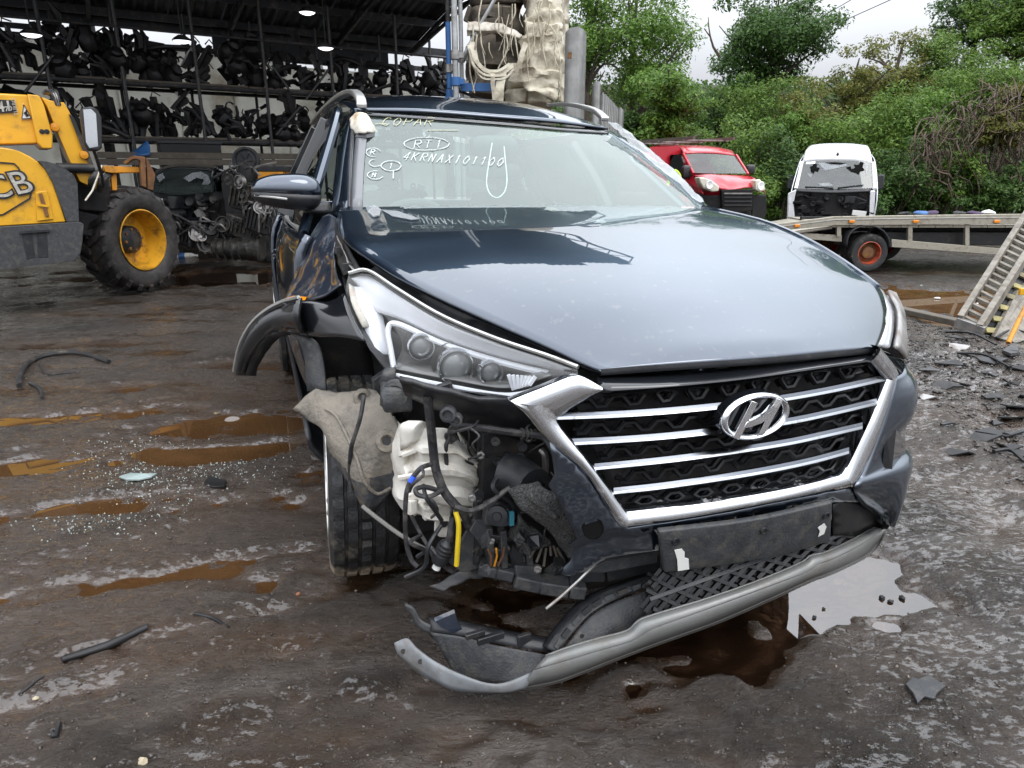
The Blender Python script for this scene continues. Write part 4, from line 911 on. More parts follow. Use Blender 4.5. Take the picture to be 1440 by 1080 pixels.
# ---- wheel arch trim, bent outwards
def arc(pts, n=22): return spline([P(*q) for q in pts], n)
o_ = arc([(420, 418, .92), (397, 424, 1.02), (374, 436, 1.08), (353, 455, 1.14), (337, 485, 1.2), (329, 522, 1.25)])
i_ = arc([(425, 470, .92), (400, 466, 1.02), (378, 473, 1.08), (362, 489, 1.13), (351, 508, 1.18), (345, 528, 1.22)])
mid = [a.lerp(b_, .5) + V((-.012, -.02, 0)) for a, b_ in zip(o_, i_)]
g = G(); g.grid([o_, mid, i_], 22, 7); cp('wheel_arch_trim', g, GLOSSK, solid=.012, sharp=60)
g = G(); g.tube(o_, .006, 6); cp('arch_trim_edge', g, SATIN)
g = G(); g.grid([i_, [p + V((.03, .05, -.02)) for p in i_]], 22, 3, fn=lambda v, a, b_: v + mnoise.noise_vector(v * 25) * .006); cp('torn_arch_lip', g, GREYPL, solid=.005)
lip2 = arc([(404, 466, 1.05), (419, 478, 1.0), (428, 505, .97), (432, 550, .93)], 12)
g = G(); g.grid([lip2, [p + V((.05, -.05, .0)) for p in lip2]], 12, 3); cp('arch_inner_lip', g, GREYPL, solid=.008)
g = G(); g.grid([[P(*q) for q in ((396, 426, 1.0), (430, 422, .94), (462, 424, .88), (484, 412, .84))], [P(*q) for q in ((412, 447, .98), (440, 446, .90), (470, 448, .82), (494, 446, .76))], [P(*q) for q in ((428, 472, .96), (452, 474, .86), (480, 474, .77), (512, 480, .68))]], 16, 10); cp('bumper_side_cover', g, GLOSSK, solid=.008, sharp=60)
g = G(); g.grid([[P(*q) for q in ((414, 464, 1.5), (450, 464, 1.46), (515, 467, 1.42))], [P(*q) for q in ((430, 520, 1.5), (465, 515, 1.5), (525, 515, 1.45))], [P(*q) for q in ((445, 575, 1.5), (470, 575, 1.55), (530, 570, 1.5))]], 10, 10); cp('arch_liner', g, DARK, solid=.006)
# ---- wheels
def wheel(c, axis, muddy, r=.335, w=.215, lab=None, detail=True):
    M = axis_m(c, axis); g = G(); h = w / 2; ng = 120 if detail else 40
    cols = [(-h, .70), (-h, .80), (-h * .99, .90), (-h * .9, .965), (-h * .8, .985), (-h * .62, .995), (-h * .60, .962), (-h * .53, .962), (-h * .51, 1.0), (-h * .25, 1.003), (-h * .23, .965), (-h * .15, .965), (-h * .13, 1.004), (h * .13, 1.004), (h * .15, .965), (h * .23, .965), (h * .25, 1.003), (h * .51, 1.0), (h * .53, .962), (h * .60, .962), (h * .62, .995), (h * .8, .985), (h * .9, .965), (h * .99, .90), (h, .80), (h, .70)]
    vs, fs = [], []; m = len(cols)
    for k in range(ng):
        for i, (x, q) in enumerate(cols):
            rr_ = q * r; sh = int(abs(x) / h * 5)
            if q > .98 and (k + sh) % 4 == 0: rr_ -= .010
            a = 2 * math.pi * (k + .9 * abs(x) / h) / ng
            vs.append(M @ V((rr_ * math.cos(a), rr_ * math.sin(a), x)))
    for k in range(ng):
        for i in range(m - 1): fs.append((k * m + i, ((k + 1) % ng) * m + i, ((k + 1) % ng) * m + i + 1, k * m + i + 1))
    g.add(vs, fs); wo = cp('wheel', g, muddy, sharp=28, label=lab)
    g = G(); g.lathe([(r * .72, h * .92), (r * .715, h * 1.03), (r * .68, h * 1.02), (r * .66, h * .8), (r * .64, h * .2), (r * .62, -h * .7), (r * .70, -h * .95), (r * .72, -h * .93)], 48, M); cp('rim', g, SATIN, wo, sharp=40)
    g = G()
    for k in range(5):
        for dd in (-.12, .12):
            a = 2 * math.pi * k / 5 + dd; g.beam(M @ V((.05 * math.cos(a), .05 * math.sin(a), h * .62)), M @ V((r * .67 * math.cos(a), r * .67 * math.sin(a), h * .86)), .03, .03)
    g.lathe([(.0001, h * .75), (.05, h * .74), (.07, h * .6), (.08, h * .2)], 20, M); cp('spokes', g, SATIN, wo, bevel=.004)
    g = G(); g.lathe([(.0001, -.01), (.15, -.01), (.15, .01), (.0001, .01)], 30, M); cp('brake_disc', g, STEEL, wo)
    return wo
TYREM = mat('muddy_tread', (.017, .017, .018), .55, 0, .3, 22, bump=.3, bscale=110, dirt=(.22, .185, .135), damt=.30, dscale=6)
# clean rubber above, drying mud caked along the lowest band of this tyre
nt, lt = TYREM.node_tree.nodes, TYREM.node_tree.links
tcn = nt.new('ShaderNodeTexCoord'); spn = nt.new('ShaderNodeSeparateXYZ'); lt.new(tcn.outputs['Object'], spn.inputs[0])
nn2 = nt.new('ShaderNodeTexNoise'); nn2.inputs['Scale'].default_value = 14; lt.new(tcn.outputs['Object'], nn2.inputs['Vector'])
ma = nt.new('ShaderNodeMath'); ma.operation = 'MULTIPLY_ADD'; ma.inputs[1].default_value = .09; lt.new(nn2.outputs['Fac'], ma.inputs[0]); lt.new(spn.outputs['Z'], ma.inputs[2])
mm = nt.new('ShaderNodeMapRange'); lt.new(ma.outputs[0], mm.inputs['Value']); mm.inputs['From Min'].default_value = .172; mm.inputs['From Max'].default_value = .150; mm.inputs['To Min'].default_value = 0; mm.inputs['To Max'].default_value = 1
mxm = nt.new('ShaderNodeMixRGB'); pb = nt['Principled BSDF']; src = pb.inputs['Base Color'].links[0].from_socket
lt.new(mm.outputs[0], mxm.inputs[0]); lt.new(src, mxm.inputs[1]); mxm.inputs[2].default_value = (.34, .28, .205, 1); lt.new(mxm.outputs[0], pb.inputs['Base Color'])
def car_dir(wx, wy, wz): return rot_car(V((wx, wy, wz)))
wc = P(505, 668, 1.07); wc.z = .327
wheel(wc, car_dir(-.975, -.285, .05), TYREM, lab='driver side front wheel turned outwards with mud on its tread')
wheel(V((-.875, 3.66, .335)), V((-1, 0, 0)), RUBBER, lab='driver side rear wheel', detail=False)
wheel(V((.86, 3.66, .335)), V((1, 0, 0)), RUBBER, lab='far side rear wheel', detail=False)
wheel(V((.80, 1.02, .335)), V((.97, -.25, 0)), RUBBER, lab='far side front wheel', detail=False)
# ---- mud caked arch liner panel hanging in front of the tyre
def lin(u, v, y): return P(u, v, y)
lr = [[(412, 574, .90), (444, 548, .86), (480, 552, .82), (520, 548, .74), (540, 560, .66)],
      [(430, 588, .86), (456, 582, .78), (490, 580, .70), (528, 582, .64), (556, 590, .58)],
      [(452, 604, .80), (468, 625, .70), (500, 622, .63), (536, 625, .58), (562, 625, .55)],
      [(466, 640, .75), (480, 655, .67), (505, 660, .61), (535, 662, .58), (559, 662, .56)],
      [(486, 672, .70), (496, 690, .66), (510, 712, .63), (530, 722, .61), (554, 684, .58)]]
g = G(); g.grid([[lin(*q) for q in r] for r in lr], 30, 30, fn=lambda v, a, b_: v + V((0, -1, 0)) * (.014 * math.sin(a * 9) * math.sin(b_ * 5)) + mnoise.noise_vector(v * 12) * .006 + mnoise.noise_vector(v * 34) * .006 * (1 if min(a, 1 - a, b_, 1 - b_) < .06 else .25))
LB = BVHTree.FromPolygons([V(v) for v in g.v], g.f)
g.m = [1 if np.mean([g.v[i][2] for i in f]) < .545 + .06 * mnoise.noise(V(g.v[f[0]]) * 9) else 0 for f in g.f]
lo_ = cp('hanging_arch_liner', g, [LINER, mat('bare_liner_plastic', (.050, .052, .058), .6, 0, .3, 20, bump=.3, bscale=80, dirt=(.16, .135, .10), damt=.34, dscale=14)], solid=.005, sharp=50, label='beige mud caked arch liner hanging loose')
def onlin(u, v, lift=.004):
    d = rot_car(ray(u, v)).normalized(); h = LB.ray_cast(CO, d)
    return (h[0] - d * lift) if h[0] is not None else P(u, v, .62)
for u, v, r in ((544, 620, .024), (510, 559, .02)):
    d = -rot_car(ray(u, v)).normalized(); M = axis_m(onlin(u, v), d)
    g = G(); g.lathe([(r * 1.3, -.004), (r * 1.2, .008), (r * .7, .010), (r * .5, .004), (r * .45, -.01)], 20, M); mo = cp('liner_mount', g, LINER, lo_)
    g = G(); g.lathe([(.0001, .0035), (r * .5, .0035)], 16, M); cp('mount_hole', g, DARK, mo)
g = G(); g.tube([onlin(u, v) for u, v in ((458, 575), (475, 588), (500, 640), (512, 676), (530, 694), (550, 686))], .005, 6, smooth=24); cp('liner_rib', g, LINER, lo_)
g = G(); g.poly([P(u, v, .76) for u, v in ((524, 535), (545, 520), (560, 540), (556, 566), (540, 572), (527, 560))], (0, .03, 0)); cp('torn_bracket', g, GREYPL, bevel=.003)
# ---- headlamps
HLo = [(481, 388, .86), (500, 381, .86), (517, 382, .84), (560, 409, .70), (620, 445, .54), (695, 477, .38), (770, 502, .26), (815, 518, .18), (806, 526, .18), (770, 545, .22), (723, 559, .30), (640, 549, .42), (564, 532, .55), (545, 520, .60), (520, 492, .68), (503, 460, .75), (489, 424, .82)]
out = [P(*q) for q in HLo]
cen = sum(out, V((0, 0, 0))) / len(out)
bk_ = V((.05, .16, -.02))
g = G()
ob = [p.lerp(cen, .10) + bk_ for p in out]
n_ = len(out); g.add(out + ob, [(i, (i + 1) % n_, n_ + (i + 1) % n_, n_ + i) for i in range(n_)]); 
gb = G(); gb.poly(ob, V((0, .01, 0))); g.add(gb.v, gb.f)
hl = cp('headlamp', g, BLACK, sharp=30, label='clear intact driver side headlamp')
# inner silver eyebrow panel
eb = [[P(*q) + V((.004, .010, -.004)) for q in ((492, 390, .86), (518, 388, .84), (560, 416, .70), (620, 452, .54), (695, 483, .38), (765, 506, .27), (803, 520, .20))],
      [P(*q) + V((.005, .018, -.006)) for q in ((502, 402, .85), (520, 405, .80), (560, 430, .69), (620, 463, .54), (695, 491, .40), (765, 512, .29), (800, 522, .21))],
      [P(*q) + V((.008, .026, -.008)) for q in ((512, 418, .84), (526, 436, .77), (560, 448, .69), (620, 476, .55), (695, 501, .42), (765, 517, .31), (795, 524, .23))]]
g = G(); g.grid(eb, 30, 8); cp('silver_eyebrow', g, LENSI, hl, solid=.004, sharp=70)
g = G(); g.tube([P(*q) + V((.01, .02, -.012)) for q in ((552, 525, .60), (546, 490, .64), (542, 460, .68), (556, 452, .67), (620, 480, .54), (695, 504, .41), (765, 521, .30), (798, 525, .22))], .008, 8, smooth=50); cp('light_guide', g, LGUIDE, hl)
g = G(); g.tube([P(*q) + V((.0, .008, -.005)) for q in ((552, 525, .56), (640, 543, .43), (722, 554, .31), (790, 532, .20))], .006, 8, smooth=30); cp('lens_edge', g, LGUIDE, hl)
g = G(); g.grid([[P(*q) + V((.0, .02, 0)) for q in ((492, 400, .84), (496, 428, .80), (512, 462, .74))], [P(*q) + V((.01, .035, 0)) for q in ((500, 410, .83), (506, 432, .79), (517, 463, .74))]], 8, 4); cp('side_reflector', g, CHALKY, hl, solid=.004)
g = G(); g.grid([[P(*q) + V((.02, .05, 0)) for q in ((520, 410, .80), (530, 440, .75), (538, 480, .70), (545, 505, .66))], [P(*q) + V((.0, .03, 0)) for q in ((500, 405, .83), (508, 440, .78), (518, 475, .73), (532, 502, .67))]], 10, 4); cp('silver_side_bezel', g, LENSI, hl, solid=.004)
for (u, v, y, r) in ((641, 516, .49, .040), (592, 488, .60, .030), (690, 524, .42, .026)):
    c_ = P(u, v, y); d = V((-.05, -1, .04)).normalized(); M = axis_m(c_, d)
    g = G(); g.lathe([(r * 1.12, -.03), (r * 1.2, .0), (r * 1.14, .010), (r * 1.06, .010), (r * 1.01, -.01)], 32, M); pj_o = cp('projector_ring', g, CHROME, hl)
    g = G(); g.lathe([(r * math.sin(a), -.012 + r * .55 * math.cos(a)) for a in np.linspace(.001, 1.55, 9)], 32, M); cp('projector_lens', g, PROJ, pj_o)
    g = G(); g.lathe([(r * .8, -.08), (r * 1.35, -.05)], 24, M); cp('projector_housing', g, STEEL, pj_o)
for k in range(7):
    g = G(); t = k / 6; g.beam(P(715 + 38 * t, 527 + 2 * t, .33 - .06 * t), P(722 + 22 * t, 548 - 6 * t, .33 - .06 * t), .006, .008); cp('indicator_fin', g, LENSI, hl, smooth=False)
g = G(); g.grid([[P(*q) + V((0, .05, 0)) for q in ((560, 462, .66), (620, 488, .56), (700, 510, .42), (770, 522, .30))], [P(*q) + V((.02, .10, 0)) for q in ((565, 500, .64), (620, 515, .56), (700, 532, .42), (760, 533, .31))], [P(*q) + V((0, .03, 0)) for q in ((556, 522, .58), (640, 538, .44), (720, 550, .32), (782, 532, .21))]], 20, 8); cp('dark_bezel', g, mat('smoky_lamp_bezel', (.15, .148, .14), .3, 0, .2, 12, coat=.5), hl, solid=.003)
# clear outer lens
lt_ = [P(*q) for q in ((490, 386, .85), (517, 382, .83), (560, 409, .69), (620, 445, .53), (695, 477, .37), (770, 502, .25), (812, 518, .175))]
lb_ = [P(*q) for q in ((492, 428, .81), (530, 505, .645), (564, 532, .545), (620, 545, .45), (700, 556, .325), (765, 547, .22), (808, 525, .175))]
lm_ = [a.lerp(b_, .5) + V((-.012, -.035, .004)) for a, b_ in zip(lt_, lb_)]
g = G(); g.grid([lt_, lm_, lb_], 30, 10); cp('lamp_lens', g, LENS, hl, sharp=80)
g = G(); g.tube([p + V((0, -.004, .004)) for p in lt_], .005, 6, smooth=30); cp('lens_top_edge', g, SATIN, hl)
# far side headlamp
fr = [[P(*q) for q in ((1236, 404, .46), (1247, 432, .36), (1246, 455, .27), (1238, 484, .17))], [P(*q) for q in ((1243, 410, .50), (1256, 436, .42), (1257, 462, .32), (1252, 488, .20))]]
g = G(); g.grid(fr, 12, 4); h2 = cp('headlamp', g, LGUIDE, solid=.02, label='far side headlamp seen edge on')
g = G(); g.grid([[p + V((.004, -.004, 0)) for p in fr[1]], [P(*q) for q in ((1252, 415, .56), (1263, 442, .47), (1268, 478, .36), (1268, 505, .28))], [V((.86, .74, .90)), V((.87, .70, .86)), V((.87, .62, .82)), V((.86, .55, .77))]], 12, 8); cp('lamp_lens', g, STEEL, h2, solid=.01)

# ---- grille
fs_ = [(783, 590), (835, 556), (1236, 512), (1252, 536), (1226, 600), (1190, 668), (1031, 703), (876, 720), (858, 690), (820, 640)]
g = G(); g.grid([[Pf(800 + (1240 - 800) * t, 545 - 45 * t, .10) for t in np.linspace(0, 1, 9)], [Pf(840 + (1225 - 840) * t, 640 - 50 * t, .09) for t in np.linspace(0, 1, 9)], [Pf(870 + (1195 - 870) * t, 725 - 55 * t, .08) for t in np.linspace(0, 1, 9)]], 20, 10); gr = cp('grille', g, DARK, solid=.01)
bars = [[(784, 580), (868, 577), (953, 571), (1040, 562), (1109, 553), (1180, 540), (1247, 525)],
        [(803, 616), (880, 612), (953, 606), (1040, 596), (1113, 586), (1175, 573), (1234, 559)],
        [(836, 651), (900, 645), (970, 637), (1040, 627), (1109, 616), (1165, 604), (1213, 593)],
        [(863, 685), (920, 679), (980, 671), (1045, 661), (1105, 650), (1150, 640), (1194, 628)]]
for bi, bpts in enumerate(bars):
    f_ = spline([V((u, v, 0)) for u, v in bpts], 26)
    top_ = [Pf(p.x, p.y - 1.0, .040) for p in f_]; front = [Pf(p.x, p.y + 1.0, .019) for p in f_]; bot = [Pf(p.x, p.y + 10.0, .009) for p in f_]; lip_ = [Pf(p.x, p.y + 6.2, .0125) for p in f_]; bb_ = [Pf(p.x, p.y + 12.0, .030) for p in f_]
    g = G(); vs = top_ + front + lip_ + bot + bb_; n_ = 26
    for r in range(4): g.f += [(r * n_ + i, r * n_ + i + 1, (r + 1) * n_ + i + 1, (r + 1) * n_ + i) for i in range(n_ - 1)]
    g.v = [tuple(v) for v in vs]; g.m = [0] * (2 * (n_ - 1)) + [1] * (n_ - 1) + [0] * (n_ - 1)
    cp('grille_bar', g, [BARCH, BARLIP], gr, sharp=25)
# wave shaped mesh between the bars
lines = [[(815, 556), (1040, 531), (1240, 506)]] + [[(p[0], p[1] + 13) for p in b_] for b_ in bars]
ends = [(b_[0][0] + 8, b_[-1][0] - 6) for b_ in bars] + [(880, 1190)]
def yat(poly, u):
    for (a, b_) in zip(poly[:-1], poly[1:]):
        if a[0] <= u <= b_[0]: return a[1] + (b_[1] - a[1]) * (u - a[0]) / (b_[0] - a[0])
    return poly[0][1] if u < poly[0][0] else poly[-1][1]
lower = [bars[0], bars[1], bars[2], bars[3], [(876, 713), (1031, 694), (1191, 660)]]
for r in range(5):
    u = ends[r][0]; k = 0; pts = []
    per = 47.0 - r * 1.0
    while u < ends[r][1]:
        t_, b_ = yat(lines[r], u), yat(lower[r], u)
        sc_ = 1 - .18 * (u - 800) / 450
        for du, fz in ((0, .72), (.26, .72), (.5, .22), (.78, .22)):
            uu = u + du * per * sc_; tt, bb2 = yat(lines[r], uu), yat(lower[r], uu)
            if uu < ends[r][1]: pts.append(Pf(uu, bb2 + (tt - bb2) * (1 - fz), .050))
        u += per * sc_
    g = G(); g.tube(pts, .0065, 6); g.tube([p + V((0, .02, 0)) for p in pts], .006, 4); cp('grille_mesh', g, MESHK, gr, sharp=30)
# horizontal radiator slats behind
for k in range(12):
    t = k / 11; g = G(); a_, b_ = Pf(815 + 75 * t, 566 + 140 * t, .075), Pf(1225 - 40 * t, 522 + 130 * t, .075); g.tube([a_, (a_ + b_) / 2 + V((0, -.03, 0)), b_], .004, 4, smooth=8); cp('radiator_slat', g, BLACK, gr)
# chrome surround
def band(outer, inner, raise_=.02, n=12, nm='grille_surround', m=CHROME):
    o2 = spline([Pf(u, v, .004) for u, v in outer], n); i2 = spline([Pf(u, v, .012) for u, v in inner], n)
    md = [a.lerp(b_, .42) + V((0, -raise_, 0)) for a, b_ in zip(o2, i2)]
    g = G(); g.grid([[p + V((0, .03, 0)) for p in o2], o2, md, i2, [p + V((0, .05, 0)) for p in i2]], n, 13); return cp(nm, g, m, gr, sharp=45)
band([(720, 565), (743, 585), (771, 620), (821, 663), (850, 708), (868, 737), (880, 742)], [(800, 572), (784, 588), (800, 612), (824, 641), (858, 686), (872, 706), (880, 717)], .014, 16)
band([(720, 565), (765, 548), (809, 531), (830, 536), (846, 544)], [(770, 590), (784, 588), (800, 577), (818, 566), (840, 550)], .012, 10)
band([(876, 742), (955, 731), (1031, 717), (1115, 700), (1199, 681)], [(876, 718), (955, 709), (1031, 698), (1115, 683), (1191, 665)], .012, 16)
band([(1196, 682), (1207, 672), (1226, 636), (1245, 580), (1258, 533)], [(1184, 668), (1193, 655), (1212, 616), (1232, 572), (1246, 533)], .012, 12)
band([(1237, 488), (1250, 503), (1263, 523), (1256, 534)], [(1222, 508), (1232, 518), (1243, 530), (1248, 536)], .01, 8)
# dull shelf between bonnet and grille
g = G(); g.grid([[Pf(u, v, .07) for u, v in ((838, 527), (940, 524), (1040, 516), (1140, 504), (1232, 490))], [Pf(u, v, .02) for u, v in ((842, 540), (940, 537), (1040, 528), (1140, 514), (1230, 500))], [Pf(u, v, .008) for u, v in ((846, 552), (940, 545), (1040, 535), (1140, 521), (1232, 508))], [Pf(u, v, .045) for u, v in ((848, 560), (940, 553), (1040, 543), (1140, 528), (1238, 514))]], 24, 9); cp('grille_top_trim', g, GLOSSK, gr, solid=.006, sharp=50)
# emblem: oval ring with a slanted letter
ec = Pf(1062, 585, -.012); ex = (Pf(1100, 579, -.010) - Pf(1024, 592, -.010)).normalized(); ez = V((0, -.0, 1)); en = ex.cross(ez).normalized(); en = en if en.y < 0 else -en
ez = en.cross(ex) if en.cross(ex).z > 0 else -en.cross(ex)
ra, rb = .083, .050
def E2(x, y, d=0): return ec + ex * x + ez * y + en * d
g = G(); g.poly([E2(ra * 1.06 * math.cos(a), rb * 1.08 * math.sin(a), -.006) for a in np.linspace(0, 2 * math.pi, 36)[:-1]], -en * .02); em = cp('emblem', g, GLOSSK, gr)
g = G(); N_ = 48; pr = [(.86, 0), (.90, .008), (.97, .010), (1.03, .006), (1.05, -.004)]
vs = [E2(ra * q * math.cos(2 * math.pi * k / N_), rb * (q - (1 - q) * .3) * math.sin(2 * math.pi * k / N_), h) for k in range(N_) for q, h in pr]
g.add(vs, [(k * 5 + i, ((k + 1) % N_) * 5 + i, ((k + 1) % N_) * 5 + i + 1, k * 5 + i + 1) for k in range(N_) for i in range(4)]); cp('emblem_ring', g, CHROME, em, sharp=60)
g = G()
for pl in ([(-.061, -.036), (-.045, -.044), (-.004, .034), (-.020, .041)], [(.004, -.040), (.020, -.042), (.060, .030), (.044, .038)]):
    g.poly([E2(x, y, .002) for x, y in pl], en * .009)
g.poly([E2(x, y, .002) for x, y in ((-.030, -.006), (-.012, -.006), (.008, .0), (.024, .010), (.036, .026), (.040, .012), (.028, -.004), (.008, -.014), (-.014, -.018), (-.036, -.018))], en * .010)
cp('emblem_letter', g, CHROME, em, bevel=.003)
# ---- painted bumper
def surf(rows_, m, nm, nu=16, nv=10, off=0, **k):
    g = G(); g.grid([[Pf(u, v, off + (q[0] if q else 0)) for u, v, *q in r] for r in rows_], nu, nv); return cp(nm, g, m, **k)
bpnl = [(773, 622), (822, 665), (850, 710), (869, 738), (884, 744), (955, 734), (1031, 721), (1115, 704), (1199, 686), (1216, 690), (1210, 706), (1172, 706), (1060, 726), (927, 748), (926, 774), (880, 780), (848, 786), (824, 803), (800, 810), (789, 808), (793, 798), (802, 790), (806, 776), (800, 766), (812, 758), (800, 735), (785, 702), (771, 683), (780, 668)]
# bumper cover as a faceted surface: subdivide polygon onto the nose shape
def nose_poly(pts, off, nm, m, th=.006, sub_=3, parent=None, label=None, f=ff):
    out2 = []
    for (p0, p1) in zip(pts, pts[1:] + pts[:1]):
        k_ = max(1, int(math.hypot(p1[0] - p0[0], p1[1] - p0[1]) / 12))
        out2 += [(p0[0] + (p1[0] - p0[0]) * i / k_, p0[1] + (p1[1] - p0[1]) * i / k_) for i in range(k_)]
    us, vs_ = [p[0] for p in pts], [p[1] for p in pts]
    rim_ = out2[:]
    def inside(x, y):
        c_ = False
        for (x0, y0), (x1, y1) in zip(rim_, rim_[1:] + rim_[:1]):
            if (y0 > y) != (y1 > y) and x < (x1 - x0) * (y - y0) / (y1 - y0) + x0: c_ = not c_
        return c_
    n0 = len(out2)
    for x in np.arange(min(us) + 3, max(us), 11):
        for y in np.arange(min(vs_) + 3, max(vs_), 7):
            if inside(x, y) and min((x - a) ** 2 + (y - b) ** 2 for a, b in out2[:n0]) > 20: out2.append((float(x), float(y)))
    vv, _, fc, *_r = delaunay_2d_cdt([Vector(p) for p in out2], [(i, (i + 1) % n0) for i in range(n0)], [], 0, 1e-5)
    g = G()
    g.v = [tuple(Pf(q.x, q.y, off(q.x, q.y) if callable(off) else off, f)) for q in vv]
    for t3 in fc:
        cx_ = sum(vv[i].x for i in t3) / 3; cy_ = sum(vv[i].y for i in t3) / 3
        if inside(cx_, cy_): g.f.append(tuple(t3))
    g.m = [0] * len(g.f)
    return cp(nm, g, m, parent, solid=th, sharp=55, label=label)
def crease(u, v):
    line = 756 - (u - 830) * .168      # bright shelf line above the plate
    return .004 + (.022 if v > line else .022 * max(0, 1 - (line - v) / 14.0) * 0)
bmp = nose_poly(bpnl, crease, 'bumper_cover', PAINT, .006, 4, label='painted bumper centre with a torn left edge')
d = (Pf(834, 743, -.01) - CO).normalized(); M = axis_m(Pf(834, 743, -.001), -d); g = G(); g.lathe([(.0001, .002), (.020, .002), (.022, .005), (.024, .003)], 24, M); cp('tow_eye_hole', g, DEEP, bmp)
# right end of the bumper
plan = [(.62, .22), (.72, .31), (.79, .42), (.84, .56), (.86, .74)]
R2 = []
for (u, v, o2), dy, fog in zip([(1257, 531, .01), (1250, 556, .006), (1238, 598, .004), (1222, 642, .004), (1207, 672, .004), (1199, 686, .002), (1210, 706, .03), (1224, 717, .05)], (.0, -.045, -.052, -.05, -.062, -.072, -.072, -.06), (0, 0, 0, .03, .02, 0, .0, .0)):
    p = Pf(u, v, o2); row = [p]
    for k_, (x, y) in enumerate(plan):
        row.append(V((x, y + dy + (fog if k_ < 4 else 0), p.z - .012 * k_)))
    row.insert(1, p.lerp(row[1], .5) + V((0, -.008, 0))); R2.append(row)
g = G(); g.grid(R2, 26, 30)
RBV = BVHTree.FromPolygons([V(v) for v in g.v], g.f)
def onrb(u, v, l_=.004):
    d = rot_car(ray(u, v)).normalized(); h = RBV.ray_cast(CO, d); return (h[0] - d * l_) if h[0] is not None else P(u, v, .34)
cp('bumper_cover', g, PAINT, solid=.006, sharp=60, label='intact far end of the painted bumper')
g = G(); g.grid([[onrb(u, v) for u, v in ((1262, 604), (1256, 622), (1251, 640), (1250, 655))], [onrb(u, v) for u, v in ((1271, 612), (1270, 630), (1266, 645), (1256, 656))]], 8, 4); fg = cp('fog_lamp_trim', g, CHROME, solid=.006)
g = G(); g.poly([onrb(u, v, .002) for u, v in ((1246, 610), (1262, 590), (1272, 600), (1274, 640), (1254, 664), (1240, 660))], V((0, .004, 0))); cp('fog_lamp_recess', g, GLOSSK, fg, smooth=False)
nose_poly([(1172, 709), (1199, 700), (1224, 712), (1262, 712), (1263, 722), (1247, 744), (1232, 742), (1205, 754), (1172, 752)], .045, 'lower_bumper_corner', MESHK, .005, 3)
# ---- number plate plinth
a_, b_, c_, d_ = Pf(927, 748, -.028), Pf(1171, 707, -.026), Pf(1168, 762, .0), Pf(935, 806, .0)
nrm = (b_ - a_).cross(d_ - a_).normalized(); nrm = nrm if nrm.y < 0 else -nrm
mid_t = (a_ + b_) / 2 + nrm * .014; mid_b = (c_ + d_) / 2 + nrm * .014
g = G(); g.grid([[a_, mid_t, b_], [d_, mid_b, c_]], 12, 4); plate = cp('plate_holder', g, GREYPL, solid=.016, bevel=.004, sharp=30)
def onplate(s, t, lift=.002):
    A_ = cr1([a_, mid_t, b_], s); B_ = cr1([d_, mid_b, c_], s); return A_.lerp(B_, t) + nrm * lift
for s, t in ((.075, .25), (.55, .28), (.955, .26)):
    M = axis_m(onplate(s, t), nrm); g = G(); g.lathe([(.0105, -.002), (.0095, .003), (.006, .003), (.0055, -.001)], 16, M); g.lathe([(.0001, .001), (.0055, .001)], 12, M); cp('screw', g, BLACK, plate)
for pl in ([(.062, .45), (.10, .44), (.112, .52), (.095, .56), (.108, .66), (.128, .70), (.125, .96), (.066, .97), (.07, .7)], [(.90, .52), (.945, .45), (.96, .55), (.945, .72), (.905, .76), (.915, .62)]):
    g = G(); g.poly([onplate(s, t, .0015) for s, t in pl], nrm * .0012); cp('sticker_remnant', g, LABELW, plate, smooth=False)
# scratches: pale scuffs in slight relief along the plinth face are left to the material
# ---- lower grille with diamond mesh
def fl(x): return .05 + .44 * x * x + 1.2 * max(0, abs(x) - .74)
def Pl(u, v, off=0): return Pf(u, v, off, fl)
lgp = [(905, 822), (935, 806), (1168, 762), (1195, 722), (1230, 720), (1246, 742), (1160, 782), (1060, 815), (996, 840), (916, 868)]
lg = nose_poly(lgp, .10, 'lower_grille', DARK, .004, 3, f=fl)
for k in range(15):
    for sgn in (1, -1):
        pts = []
        for t in np.linspace(0, 1, 5):
            w_ = k / 14 + sgn * (t - .5) * .20
            u = 900 + (1250 - 900) * w_; v0 = 815 - (u - 905) * .30; v1 = 872 - (u - 915) * .39
            if v0 < 722: v0 = 722
            if w_ < .02 or w_ > .99: continue
            pts.append(Pl(u, v0 + (v1 - v0) * t, .025 + .02 * (1 - t)))
        if len(pts) > 1:
            g = G(); g.tube(pts, .0065, 4); g.tube([p + V((0, .018, 0)) for p in pts], .006, 4); cp('grille_lattice', g, MESHK, lg, sharp=30)
g = G(); g.tube([Pl(u, v, .03) for u, v in ((914, 843), (1000, 812), (1090, 781), (1170, 757), (1225, 735))], .006, 4, smooth=20); cp('grille_lattice', g, BLACK, lg)
